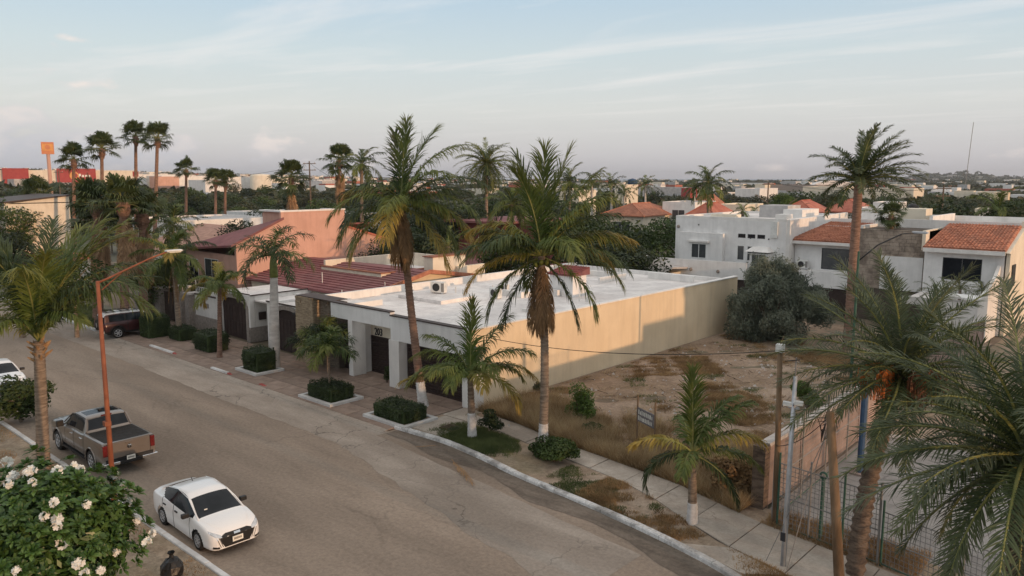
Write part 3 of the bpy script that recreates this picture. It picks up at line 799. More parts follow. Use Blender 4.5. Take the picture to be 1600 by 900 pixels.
# base ground: one sheet out to the horizon
def make_ground():
    rr = np.concatenate([np.linspace(0, 160, 9), np.geomspace(200, 9000, 46)]); na = 220
    A = np.linspace(0, 2 * np.pi, na, endpoint=False)
    X = (rr[:, None] * np.cos(A)); Y = (rr[:, None] * np.sin(A)); Z = land_z(X, Y) - .06
    # the sea lies beyond 2100 m ahead and to the right
    az = np.degrees(np.arctan2(X * math.cos(TH) + Y * math.sin(TH), -X * math.sin(TH) + Y * math.cos(TH)))
    shore = 2300 + 500 * np.sin(az * .12)
    seaz = (az > -14) & (az < 24.5)
    drop = np.clip((np.hypot(X, Y) - shore) / 200, 0, 1) * np.clip((az + 14) / 6, 0, 1) * (az < 26)
    Z = Z - drop * 12
    V = np.stack([X, Y, Z], -1).reshape(-1, 3)
    idx = np.arange(len(rr) * na).reshape(len(rr), na); nx_ = np.roll(idx, -1, 1)
    Fq = np.stack([idx[:-1], nx_[:-1], nx_[1:], idx[1:]], -1)[:, :, :].transpose(0, 1, 2).reshape(-1, 4)[:, ::-1]
    o = place_mesh('ground', np_mesh('ground', V, Fq, 'far_ground', True)); o['kind'] = 'structure'
make_ground()
sheet('sea', [(-12000, -12000), (12000, -12000), (12000, 12000), (-12000, 12000)], -2.5, 'sea')
# garden soil around the houses
sheet('garden_soil', [(-190, 27), (70, 27), (70, 130), (-190, 130)], -.045, 'base_ground')

# kerb line on the far side of the street, bending round to the right
KR = [(-27.35, 22.05), (-25.6, 22.15), (-24.0, 22.2), (-21.6, 21.9), (-19.4, 21.5), (-17.6, 21.3), (-16.0, 21.15), (-14.5, 20.95), (-13.1, 20.75), (-11.3, 20.4), (-9.8, 20.0), (-8.2, 19.3), (-6.8, 18.4), (-5.6, 17.2), (-4.6, 15.6), (-3.9, 13.5), (-3.5, 10), (-3.4, -6)]
def spl(P, step):
    P = [Vector((*p, 0)) for p in P]; out = []
    for i in range(len(P) - 1):
        p0, p1, p2, p3 = P[max(i - 1, 0)], P[i], P[i + 1], P[min(i + 2, len(P) - 1)]
        n = max(1, round((p2 - p1).length / step))
        for k in range(n):
            u = k / n
            out.append(.5 * (2 * p1 + (p2 - p0) * u + (2 * p0 - 5 * p1 + 4 * p2 - p3) * u * u + (3 * p1 - p0 - 3 * p2 + p3) * u ** 3))
    out.append(P[-1]); return out
road = [(-200, 10.2), (-18, 10.2), (-12, 9.6), (-9, 8), (-8.3, 5), (-8.2, -6), (-3.4, -6)] + [(p.x, p.y) for p in reversed(spl(KR, .8))] + [(-27.4, 21.6), (-63, 21.6), (-200, 21.6)]
sheet('road', road, 0.0, 'asphalt')
# worn concrete gutter strip with a broken edge, dust and tyre marks lying on the asphalt
def wavy(x0, x1, ylo, yhi, seed, amp=.25, step=.4):
    q = random.Random(seed); lo, hi = [], []; n = int(abs(x1 - x0) / step); a = b = 0
    for i in range(n + 1):
        x = x0 + (x1 - x0) * i / n; a = a * .8 + q.uniform(-amp, amp); b = b * .8 + q.uniform(-amp, amp) * .3
        lo.append((x, (ylo(x) if callable(ylo) else ylo) + a * .6)); hi.append((x, (yhi(x) if callable(yhi) else yhi) + b * .6))
    return lo + hi[::-1]
sheet('gutter_strip', wavy(-90, -27.2, 19.15, 21.62, 3, .10), .004, 'gutter_concrete')
def ky(x):
    for a, b in zip(KR, KR[1:]):
        if a[0] <= x <= b[0]: return a[1] + (b[1] - a[1]) * (x - a[0]) / (b[0] - a[0])
    return 20
sheet('gutter_strip', wavy(-27.2, -12.2, lambda x: 18.9 - max(0, x + 27) * .20, lambda x: 20.9 - max(0, x + 27) * .105, 5, .16), .005, 'gutter_concrete')
sheet('gutter_dirt', wavy(-27.1, -8.6, lambda x: ky(x) - .9 - .25 * math.sin(x), lambda x: ky(x) - .02, 8, .12), .009, 'tyre_mark')
# kerbs: every stone its own part
def kerb(label, path, length, m, width=.22, h=.14, gap=.025, side=1, group=None, seed=2):
    P = spl(path, .35); k = thing('kerb', label, 'kerb', (P[0].x, P[0].y, 0), 0, group, absolute=True)
    q = random.Random(seed)
    acc = 0; i = 0; start = 0; segs = []
    dist = [0]
    for a, b in zip(P, P[1:]): dist.append(dist[-1] + (b - a).length)
    def at(s):
        for j in range(len(P) - 1):
            if dist[j + 1] >= s:
                u = (s - dist[j]) / max(1e-6, dist[j + 1] - dist[j]); t = (P[j + 1] - P[j]).normalized()
                return P[j].lerp(P[j + 1], u), t
        return P[-1], (P[-1] - P[-2]).normalized()
    s = 0
    while s < dist[-1] - .2:
        ln = length * q.uniform(.85, 1.15); e = min(s + ln, dist[-1]); b = MB(); hh = h + q.uniform(-.012, .012)
        nseg = max(1, int((e - s) / .5)); rings = []
        for j in range(nseg + 1):
            p, t = at(s + gap / 2 + (e - s - gap) * j / nseg); nrm = Vector((-t.y, t.x, 0)) * side; w = .5 * 0
            ro = q.uniform(-.008, .008)
            rings.append([p + nrm * ro + Vector((0, 0, -.1)), p + nrm * (ro + .0) + Vector((0, 0, hh - .04)), p + nrm * (ro + .035) + Vector((0, 0, hh)), p + nrm * (width - .02) + Vector((0, 0, hh)), p + nrm * width + Vector((0, 0, hh - .02)), p + nrm * width + Vector((0, 0, -.1))])
        o = 0; vs = [v for r_ in rings for v in r_]; fs = []
        for j in range(nseg):
            for c in range(6):
                a = j * 6 + c; bb = j * 6 + (c + 1) % 6; fs.append((a, bb, bb + 6, a + 6))
        fs += [tuple(range(5, -1, -1)), tuple(nseg * 6 + c for c in range(6))]
        b.add(vs, fs); b.build('kerb_stone', m, k, fix=True)
        s = e
    return k
kerb('white painted worn kerb curving round the vacant lot corner', KR, 2.4, 'kerb_white', .24, .15, side=1)
kerb('straight white kerb on the near side beside the parked car and truck', [(-75, 10.15), (-18, 10.15), (-12, 9.55), (-9.2, 8)], 3.0, 'kerb_clean', .2, .14, side=-1, seed=5)
kerb('far white kerb in front of the lawn beyond the black and red car', [(-90, 21.7), (-60.6, 21.7)], 3.0, 'kerb_clean', .22, .14, side=1, seed=6)
# loose white wheel-stop kerbs with a red end on the paving
for i, (a, b_, lab) in enumerate([((-53.6, 22.0), (-49.6, 22.0), 'low white kerb block on the paving beside the black and red car'),
                                 ((-44.4, 21.75), (-41.9, 21.75), 'short low white kerb block with a broken red end')]):
    k = thing('kerb_block', lab, 'kerb', ((a[0] + b_[0]) / 2, a[1], 0), absolute=True)
    b = MB(); b.hexa([(a[0], a[1], 0), (b_[0] - .5, a[1], 0), (b_[0] - .5, a[1] + .24, 0), (a[0], a[1] + .24, 0), (a[0], a[1] + .04, .16), (b_[0] - .52, a[1] + .04, .16), (b_[0] - .52, a[1] + .2, .16), (a[0], a[1] + .2, .16)])
    b.build('white_block', 'kerb_clean', k)
    b = MB(); b.hexa([(b_[0] - .47, a[1], 0), (b_[0], a[1] + .05, 0), (b_[0], a[1] + .22, 0), (b_[0] - .47, a[1] + .24, 0), (b_[0] - .47, a[1] + .04, .15), (b_[0] - .1, a[1] + .06, .07), (b_[0] - .1, a[1] + .18, .07), (b_[0] - .47, a[1] + .2, .15)])
    b.build('red_end', 'kerb_red', k)
b = MB(); b.hexa([(-.35, -.1, 0), (.35, -.14, 0), (.38, .1, 0), (-.3, .14, 0), (-.3, -.06, .09), (.25, -.1, .07), (.3, .06, .06), (-.25, .1, .09)])
o = b.build('kerb_fragment', 'kerb_red'); o.location = (-38.6, 21.9, .02); tag(o, 'small broken red kerb fragment lying on the grey paving by the gutter', 'kerb')

# paved forecourt, laid in large slabs
sheet('forecourt_base', [(-62, 21.6), (-27.3, 21.6), (-27.3, 27.2), (-62, 27.2)], .022, 'joint')
b = MB(); b.hexa([(-62, 21.3, 0), (-27.35, 21.3, 0), (-27.35, 21.7, 0), (-62, 21.7, 0), (-62, 21.3, .012), (-27.35, 21.3, .012), (-27.35, 21.7, .06), (-62, 21.7, .06)])
o = b.build('forecourt_edge', 'gutter_concrete'); o['kind'] = 'structure'
fc = thing('forecourt', 'brown slab paving in front of the garages and the white house', 'paving', (-45, 24, 0), absolute=True)
fc['kind'] = 'structure'; del fc['category']
nxs = 21; nys = 4; cell = {}
for i in range(nxs):
    for j in range(nys):
        x0 = -62 + i * 34.7 / nxs; x1 = x0 + 34.7 / nxs - .03; y0 = 21.7 + j * 5.5 / nys; y1 = y0 + 5.5 / nys - .03
        if 'slab' not in cell:
            b = MB(); w, d = (x1 - x0) / 2, (y1 - y0) / 2
            b.hexa([(-w, -d, 0), (w, -d, 0), (w, d, 0), (-w, d, 0), (-w + .01, -d + .01, .04), (w - .01, -d + .01, .04), (w - .01, d - .01, .04), (-w + .01, d - .01, .04)])
            cell['slab'] = b.mesh('paving_slab', 'paving')
        inst('paving_slab', cell['slab'], fc, (fc.location * -1) + Vector(((x0 + x1) / 2, (y0 + y1) / 2, .03 + random.uniform(0, .006))))
# entrance recess floor
sheet('entrance_floor', [(-42.4, 27.2), (-27.3, 27.2), (-27.3, 30), (-42.4, 30)], .055, 'paving')

# right-hand verge and concrete footpath in slabs
verge = [(p.x, p.y + .2) for p in spl([k for k in KR if k[0] < -5], .8)] + [(-3.4, 17.2), (2, 17.2), (2, 24), (-27.2, 26.6), (-27.3, 22.3)]
sheet('verge', verge, .06, 'verge')
LOW = [(-27.2, 24.9), (-24, 25.0), (-21.7, 24.6), (-18.2, 24.1), (-15, 23.6), (-10.9, 21.7), (-8.7, 21.2), (-6.5, 20.6), (-2, 19.6)]
UPP = [(-27.2, 26.4), (-24, 26.4), (-20.4, 25.6), (-17.5, 25.3), (-14.1, 24.9), (-11.5, 24.1), (-9.9, 23.7), (-7.4, 23.4), (-2, 22.6)]
def lerp_line(Ln, x):
    for a, b in zip(Ln, Ln[1:]):
        if a[0] <= x <= b[0]: return a[1] + (b[1] - a[1]) * (x - a[0]) / (b[0] - a[0])
    return Ln[-1][1]
sheet('footpath_bed', LOW + UPP[::-1], .066, 'joint')
fp = thing('footpath', None, None, (-15, 24, 0), absolute=True); fp['kind'] = 'structure'
x = -27.18
while x < -3:
    x1 = x + random.uniform(1.7, 2.1); z1 = .085 + random.uniform(0, .012); tl = random.uniform(-.01, .01)
    p = [(x, lerp_line(LOW, x)), (x1 - .035, lerp_line(LOW, x1)), (x1 - .035, lerp_line(UPP, x1)), (x, lerp_line(UPP, x))]
    b = MB(); b.hexa([(a, c, .03) for a, c in p] + [(p[0][0], p[0][1], z1), (p[1][0], p[1][1], z1 + tl), (p[2][0], p[2][1], z1 + tl), (p[3][0], p[3][1], z1)])
    b.build('footpath_slab', 'slab', fp); x = x1
# concrete cross-walk slabs in the verge
for i, pp in enumerate([[(-26.9, 22.6), (-24.9, 22.6), (-24.9, 24.85), (-26.9, 24.85)], [(-11.6, 20.75), (-9.3, 20.25), (-8.4, 21.0), (-10.3, 21.5)]]):
    b = MB(); b.prism(pp, .03, .095); o = b.build('concrete_slab', 'slab'); o['kind'] = 'structure'

# vacant lot: uneven bare soil with tufts of dry grass
rough_sheet('vacant_lot', -26.75, -10.9, 25.3, 62, .03, 'soil', 100, 190, .16, 4)
rough_sheet('soil_bank', -26.7, -11.0, 24.6, 26.4, .03, 'soil', 60, 14, .05, 5, inside=lambda a, c: c > lerp_line(UPP, a) - .15)
# near verge on the left and its bare gravel soil
rough_sheet('near_verge', -75, -9.3, -4, 9.98, .07, 'verge_left', 160, 50, .05, 9)
b = MB(); b.prism([(-28.6, 8.2), (-26.6, 8.2), (-26.6, 9.95), (-28.6, 9.95)], .05, .15); o = b.build('concrete_slab', 'slab'); o['kind'] = 'structure'
# sports yard behind the fence
sheet('yard', [(-10.7, 25.2), (-9.8, 24.3), (-7.5, 23.6), (20, 20), (40, 30), (40, 70), (-10.7, 46)], .045, 'yard')
sheet('yard_soil', [(-10.7, 36), (-2, 38), (12, 42), (30, 80), (-10.7, 80)], .05, 'verge')
b = MB(); b.tube([(-10.6, 35.9, .1), (-6, 36.8, .1), (-2, 38, .1), (12, 42, .1)], .11, 6)
o = b.build('edging', 'coping'); tag(o, 'low concrete edging between the sports yard and the bare soil', 'edging')
# ---------------------------------------------------------------- buildings
def win_y(parent, x0, x1, z0, z1, y, frame='frame_white', glass='glass_dark', mull=1, horiz=0, fw=.06, deep=.10):
    """window in a wall facing -Y whose face is at y: frame proud by 2 cm, pane set back"""
    fr = MB()
    fr.box(x0, x0 + fw, y - .02, y + deep, z0, z1).box(x1 - fw, x1, y - .02, y + deep, z0, z1)
    fr.box(x0 + fw, x1 - fw, y - .018, y + deep, z0, z0 + fw).box(x0 + fw, x1 - fw, y - .018, y + deep, z1 - fw, z1)
    for k in range(mull):
        xm = x0 + (x1 - x0) * (k + 1) / (mull + 1); fr.box(xm - fw * .4, xm + fw * .4, y - .01, y + .05, z0 + fw, z1 - fw)
    for k in range(horiz):
        zm = z0 + (z1 - z0) * (k + 1) / (horiz + 1); fr.box(x0 + fw, x1 - fw, y - .008, y + .05, zm - fw * .4, zm + fw * .4)
    w = fr.build('window', frame, parent)
    b = MB()
    n = mull + 1
    for k in range(n):
        xa = x0 + (x1 - x0) * k / n + fw * .5; xb = x0 + (x1 - x0) * (k + 1) / n - fw * .5
        p = MB().box(xa, xb, y - .003, y + .02, z0 + fw * .5, z1 - fw * .5).build('pane', glass, w, off=False)
    return w
def win_x(parent, y0, y1, z0, z1, x, frame='frame_white', glass='glass_dark', fw=.06):
    fr = MB(); fr.box(x - .1, x + .02, y0, y0 + fw, z0, z1).box(x - .1, x + .02, y1 - fw, y1, z0, z1)
    fr.box(x - .1, x + .018, y0 + fw, y1 - fw, z0, z0 + fw).box(x - .1, x + .018, y0 + fw, y1 - fw, z1 - fw, z1)
    w = fr.build('window', frame, parent)
    MB().box(x - .02, x + .003, y0 + fw * .5, y1 - fw * .5, z0 + fw * .5, z1 - fw * .5).build('pane', glass, w, off=False)
    return w
def stones_y(parent, x0, x1, z0, z1, y, m, sh=.11, sl=.45, seed=1, name='stone_cladding', facing='y', depth=.05):
    """thin stacked stones proud of a wall"""
    q = random.Random(seed); b = MB(); z = z0
    while z < z1 - .02:
        h = min(sh * q.uniform(.7, 1.3), z1 - z); x = x0
        while x < x1 - .02:
            l = min(sl * q.uniform(.5, 1.5), x1 - x); pr_ = depth * q.uniform(.3, 1.2); g = .008
            if facing == 'y': b.box(x + g, x + l - g, y - pr_, y + .05, z + g, z + h - g)
            else: b.box(y - .05, y + pr_, x + g, x + l - g, z + g, z + h - g)
            x += l
        z += h
    o = b.build(name, m, parent); o['kind'] = 'stuff'; return o
def gable_tiles(parent, P, nx, ny, m, name='roof_tile', lift=.03, barrel=True):
    """curved tile courses over a sloping quad P (eave left, eave right, ridge right, ridge left) as one relief part"""
    P = [Vector(p) for p in P]; b = MB(); nrm = (P[1] - P[0]).cross(P[3] - P[0]).normalized()
    if nrm.z < 0: nrm = -nrm
    def S(u, v): return P[0].lerp(P[1], u).lerp(P[3].lerp(P[2], u), v)
    for j in range(ny):
        for i in range(nx):
            u0, u1, v0, v1 = i / nx, (i + 1) / nx, j / ny, (j + 1) / ny; um = (u0 + u1) / 2; ua = u0 + (u1 - u0) * .22; ub = u0 + (u1 - u0) * .78
            lo = .5 * lift; k = random.uniform(.8, 1.2)
            ring0 = [S(u0, v0) + nrm * lo, S(ua, v0) + nrm * lift * 1.7 * k, S(um, v0) + nrm * lift * 2.3 * k, S(ub, v0) + nrm * lift * 1.7 * k, S(u1, v0) + nrm * lo]
            ring1 = [S(u0, v1) + nrm * 0, S(ua, v1) + nrm * lift * 1.0 * k, S(um, v1) + nrm * lift * 1.6 * k, S(ub, v1) + nrm * lift * 1.0 * k, S(u1, v1)]
            b.add(ring0 + ring1, [(0, 1, 6, 5), (1, 2, 7, 6), (2, 3, 8, 7), (3, 4, 9, 8), (4, 3, 2, 1, 0)])
    o = b.build(name, m, parent, fix=False); o['kind'] = 'stuff'; return o
def ac_unit(label, x, y, z, rz=0, s=1.0, group='air conditioners on the roofs'):
    t = thing('air_conditioner', label, 'air conditioner', (x, y, z), rz, group)
    w, d, h = .42 * s, .17 * s, .62 * s
    MB().box(-w, w, -d, d, .06, h).build('casing', 'plastic_white', t, bevel=.015)
    MB().lathe([(.0, -d - .012), (.21 * s, -d - .012), (.23 * s, -d + .01)], 16, 'y', (-.08 * s, 0, .06 + h * .46)).build('fan_grille', 'frame_dark', t)
    MB().box(-w * .8, -w * .6, -d, d, 0, .06).box(w * .6, w * .8, -d, d, 0, .06).build('foot', 'galvanised', t)
    b = MB(); b.box(w * .55, w * .95, -d - .008, -d, .12, h * .9); b.build('side_panel', 'wire_grey', t)
    return t

# --- the long white house, number 203
h = thing('house', 'long flat roofed white house numbered 203 with a pale yellow side wall', 'house', (-34.5, 27, 0), absolute=True)
MB().box(-27.1, -26.8, 26.5, 55.2, -.1, 4.02).build('side_wall', 'yellow_wall', h)
MB().box(-27.14, -26.76, 26.48, 55.24, 4.02, 4.09).build('coping', 'white_wall', h)
MB().box(-42.3, -27.1, 27.6, 55, 3.35, 3.55).build('roof', 'white_roof', h)
MB().box(-42.3, -42.05, 27.1, 55, 0, 4.05).build('wall', 'white_wall', h)
MB().box(-42.05, -27.1, 54.8, 55.05, 0, 3.85).build('wall', 'white_wall', h)
# front: fascia in two heights, pillars, recess
b = MB(); b.box(-38.55, -33.0, 26.5, 26.8, 3.35, 4.22).box(-33.0, -27.1, 26.5, 26.8, 2.72, 4.05); b.build('fascia', 'cool_white_wall', h)
b = MB(); b.box(-38.57, -33.02, 26.44, 26.84, 4.22, 4.28).box(-33.0, -27.12, 26.44, 26.84, 4.05, 4.11); b.build('fascia_cap', 'dark_trim', h)
for i, (xa, xb) in enumerate([(-36.85, -36.45), (-33.15, -32.3), (-27.4, -26.79)]):
    MB().box(xa, xb, 26.47 + .004 * i, 27.4, 0.03, (3.35, 2.72, 2.72)[i]).build('pillar', 'white_wall', h)
MB().box(-36.95, -36.7, 27.4, 28.2, .03, 3.35).build('wall', 'white_wall', h)
MB().box(-36.7, -33.15, 28.0, 28.2, 2.27, 3.5).build('number_panel', 'cream_wall', h)
MB().box(-42.2, -36.97, 27.7, 27.9, 2.4, 3.5).build('wall', 'white_wall', h)
MB().box(-33.15, -27.2, 27.62, 27.8, 2.6, 3.5).build('wall', 'white_wall', h)
me = text_mesh('203', .62, .04); me.materials.append(M['ink'])
o = place_mesh('house_number', me, h); o.rotation_euler = (R(90), 0, 0); o.location = Vector((-35.95, 27.97, 2.52)) - h.location; o.scale = (.8, 1, 1)
def slat_gate(parent, x0, x1, z0, z1, y, n, name='gate', m='gate_brown'):
    f = MB().box(x0, x0 + .08, y - .03, y + .05, z0, z1).box(x1 - .08, x1, y - .03, y + .05, z0, z1).box(x0 + .08, x1 - .08, y + .02, y + .05, z0, z1)
    if x1 - x0 > 3: f.box((x0 + x1) / 2 - .05, (x0 + x1) / 2 + .05, y - .03, y + .02, z0, z1)
    g = f.build(name, m, parent); hh = (z1 - z0) / n
    sl = MB().box(-(x1 - x0) / 2 + .08, (x1 - x0) / 2 - .08, -.035, .02, -hh * .42, hh * .30).mesh('slat', m)
    for k in range(n): inst('slat', sl, g, ((x0 + x1) / 2, y, z0 + hh * (k + .5)), (R(12), 0, 0))
    return g
slat_gate(h, -32.25, -27.42, .05, 2.6, 27.05, 17, 'garage_gate')
slat_gate(h, -36.68, -33.2, .05, 2.26, 28.0, 15, 'entrance_door')
slat_gate(h, -39.6, -37.0, .05, 2.5, 27.45, 16, 'side_gate')
# stone pillars at the left end
MB().box(-42.25, -40.45, 26.5, 27.7, .03, 4.2).build('stone_pillar', 'joint', h)
MB().box(-40.45, -38.55, 27.0, 27.7, .03, 4.1).build('stone_pillar', 'joint', h)
stones_y(h, -42.3, -40.4, .03, 4.24, 26.5, 'ledge_stone', .13, .5, 3)
stones_y(h, 26.46, 27.0, .03, 4.24, -40.45, 'ledge_stone', .13, .4, 4, facing='x')
stones_y(h, -40.4, -38.56, .03, 4.14, 27.0, 'ledge_stone_dark', .13, .5, 5)
MB().box(-42.28, -38.55, 26.52, 27.72, 4.24, 4.28).build('pillar_cap', 'dark_trim', h)
# low walls and upstands on the roof
b = MB(); b.box(-27.6, -27.1, 27.6, 54.8, 3.55, 3.70); b.build('roof_upstand', 'white_roof', h)
for (xa, xb, ya, yb, z1) in [(-42.05, -38.9, 27.75, 28.1, 3.95), (-38.9, -38.7, 27.75, 30.5, 3.9), (-37.4, -34.6, 27.7, 27.95, 4.0), (-35.8, -34.0, 38.4, 38.7, 3.95), (-36.2, -32.6, 40.5, 40.75, 4.0), (-34.0, -33.8, 38.7, 40.5, 3.95),
                             (-41.9, -34.6, 51.2, 51.45, 4.0), (-34.6, -34.4, 47.9, 51.45, 4.0), (-33.4, -29.4, 53.0, 53.3, 4.05), (-38, -37.8, 45.5, 51.2, 3.95), (-30.6, -27.6, 34.6, 34.8, 3.72)]:
    MB().box(xa, xb, ya, yb, 3.54, z1).build('roof_parapet', 'white_wall', h)
b = MB(); b.box(-33.6, -31.6, 40.9, 42.4, 3.55, 5.0); b.build('stair_box', 'cool_white_wall', h)
P = [(-33.7, 40.7, 5.05), (-31.45, 40.7, 5.05), (-31.45, 42.6, 5.45), (-33.7, 42.6, 5.45)]
b = MB(); b.hexa([(-33.7, 40.7, 4.98), (-31.45, 40.7, 4.98), (-31.45, 42.6, 4.98), (-33.7, 42.6, 4.98), *P]); b.build('stair_roof', 'maroon_roof', h)
gable_tiles(h, [(p[0], p[1], p[2] + .01) for p in P], 10, 5, 'red_wall')
b = MB(); b.box(-40.2, -36.0, 33.0, 36.0, 3.55, 3.78); b.build('roof_platform', 'white_roof', h)
for i, (px_, py_) in enumerate([(712, 458), (800, 462), (770, 455), (905, 470)]):
    p = G(px_, py_, 3.6)
    b = MB(); b.tube([(p.x, p.y, 3.5), (p.x, p.y, 4.05)], .03, 6).tube([(p.x + .5, p.y + .2, 3.5), (p.x + .5, p.y + .2, 3.9)], .04, 6); b.build('vent_pipe', 'plastic_white', h)
ac_unit('white air conditioner nearest the bent palm on the roof of house 203', -38.6, 35.2, 3.79, R(20), 1.25)
ac_unit('white air conditioner behind the straight palm on the roof of house 203', -35.2, 37.2, 3.56, R(-10), 1.1)
p = G(787, 455, 3.6); ac_unit('low air conditioner by the roof platform edge of house 203', p.x, p.y, 3.56, R(10), .9)

# --- neighbour with two arched garages
g = thing('garage_house', 'white garage block with two arched brown doors and grey stone base', 'garage', (-50, 28, 0), absolute=True)
def arch_front(parent, x0, x1, z1, y, ox0, ox1, oz, rise, thick=.35, m='white_wall', z1b=None):
    n = 14; z1b = z1b or z1; cx = (ox0 + ox1) / 2; arc = [(cx + (ox1 - ox0) / 2 * math.cos(math.pi * k / n), oz + rise * math.sin(math.pi * k / n)) for k in range(n + 1)]
    b = MB()
    b.box(x0, ox0, y, y + thick, 0, oz).box(ox1, x1, y, y + thick, 0, oz)
    top = lambda x: z1 + (z1b - z1) * (x - x0) / (x1 - x0)
    b.prism_y([(x0, oz), (ox0, oz), (ox0, top(ox0)), (x0, top(x0))], y, y + thick).prism_y([(ox1, oz), (x1, oz), (x1, top(x1)), (ox1, top(ox1))], y, y + thick)
    for (xa, za), (xb, zb) in zip(arc, arc[1:]): b.prism_y([(xb, zb), (xa, za), (xa, top(xa)), (xb, top(xb))], y, y + thick)
    b.build('garage_front', m, parent)
    t = MB(); w = .28
    t.box(ox0 - w, ox0, y - .06, y + .1, 0, oz).box(ox1, ox1 + w, y - .06, y + .1, 0, oz)
    for k in range(n):
        a0, a1 = math.pi * k / n, math.pi * (k + 1) / n; rx = (ox1 - ox0) / 2
        q = [(cx + rx * math.cos(a0), oz + rise * math.sin(a0)), (cx + (rx + w) * math.cos(a0), oz + (rise + w) * math.sin(a0)), (cx + (rx + w) * math.cos(a1), oz + (rise + w) * math.sin(a1)), (cx + rx * math.cos(a1), oz + rise * math.sin(a1))]
        t.prism_y(q, y - .06, y + .1)
    t.build('door_surround', 'stone_trim', parent)
    d = MB(); d.prism_y([(ox0, .02), (ox1, .02)] + [(cx + rx_ * .99, zz) for rx_, zz in [((ox1 - ox0) / 2 * math.cos(math.pi * k / n), oz + (rise * .99) * math.sin(math.pi * k / n)) for k in range(n + 1)]], y + .22, y + .28)
    do = d.build('garage_door', 'gate_brown', parent)
    for i in range(8):
        for j in range(2):
            xa = ox0 + .1 + (ox1 - ox0 - .2) * i / 8; xb = ox0 + .1 + (ox1 - ox0 - .2) * (i + 1) / 8; za = .12 + (oz - .1) / 2 * j; zb = za + (oz - .1) / 2
            MB().box(xa + .03, xb - .03, y + .20, y + .225, za, zb - .06).build('door_panel', 'gate_brown', do, off=False)
arch_front(g, -54.6, -49.75, 3.36, 27.5, -54.0, -50.25, 2.35, .62, m='white_wall', z1b=3.3)
arch_front(g, -47.3, -42.35, 3.2, 27.4, -46.6, -42.9, 2.2, .70, m='white_wall')
MB().box(-50.1, -49.75, 27.87, 31.4, 0, 3.3).build('wall', 'white_wall', g)
MB().box(-49.75, -47.0, 31.0, 31.3, 0, 3.1).build('wall', 'white_wall', g)
MB().box(-47.3, -47.0, 27.77, 31.0, 0, 3.18).build('wall', 'white_wall', g)
b = MB(); b.box(-54.6, -50.1, 27.87, 36.8, 3.05, 3.22).box(-50.1, -42.4, 27.87, 35.0, 2.9, 3.0); b.build('roof', 'white_roof', g)
b = MB(); b.box(-54.65, -49.7, 27.44, 27.52, 3.36, 3.44).box(-49.74, -49.66, 27.52, 36.8, 3.30, 3.38).box(-47.32, -42.33, 27.34, 27.42, 3.2, 3.28); b.build('roof_edge', 'dark_trim', g)
b = MB(); b.box(-50.1, -49.76, 31.4, 36.8, 2.2, 3.3).box(-54.6, -49.76, 36.8, 37.0, 2.2, 3.4); b.build('roof_parapet', 'white_wall', g)
MB().box(-58.0, -54.6, 27.5, 27.75, 0, 2.62).build('wall', 'white_wall', g)
MB().box(-58.0, -57.75, 27.75, 33, 0, 2.62).build('wall', 'white_wall', g)
MB().box(-58.0, -54.62, 27.46, 27.74, 2.62, 2.70).build('roof_edge', 'dark_trim', g)
# stone base and small fittings
MB().box(-58.05, -54.32, 27.38, 27.5, 0, 1.05).build('stone_base', 'stone_trim', g)
MB().box(-49.76, -49.66, 27.42, 31, 0, 1.05).build('stone_base', 'stone_trim', g)
MB().box(-49.95, -49.76, 27.36, 27.5, 0, 1.05).build('stone_base', 'stone_trim', g)
MB().box(-49.66, -49.6, 28.1, 28.65, 1.55, 2.1).build('number_plaque', 'gate_brown', g)
MB().box(-56.4, -55.8, 27.46, 27.5, 1.75, 2.1).build('wall_plaque', 'stone_trim', g)
for x, z in ((-50.3, 2.95), (-43.4, 2.78)):
    b = MB(); b.tube([(x, 27.5, z), (x, 27.2, z + .05)], .03, 5).box(x - .28, x + .12, 27.05, 27.25, z, z + .12); b.build('spotlight', 'frame_dark', g)
MB().box(-42.95 + .12, -42.5, 27.36, 27.42, 2.1, 2.45).build('intercom', 'stone_trim', g)
b = MB()
for i in range(12): b.box(-57.9 + i * .28, -57.86 + i * .28, 27.58, 27.62, 2.7, 3.2)
b.box(-57.95, -54.7, 27.57, 27.63, 3.2, 3.24); b.build('railing', 'frame_white', g)
for k, (x, y, z) in enumerate([(-57.9, 27.6, 2.7), (-54.5, 27.6, 3.44), (-49.7, 33.5, 3.3), (-42.6, 30.2, 3.0), (-43.6, 34.6, 3.0)]):
    MB().tube([(x, y, z), (x, y, z + 1.15)], .03, 6).build('fence_post', 'frame_white', g)
b = MB()
for k in range(5): b.tube([(-57.9, 27.6, 3.1 + k * .2), (-54.5, 27.6, 3.7 + k * .2), (-49.7, 33.5, 3.5 + k * .2)], .006, 3)
b.build('fence_wire', 'wire_grey', g)

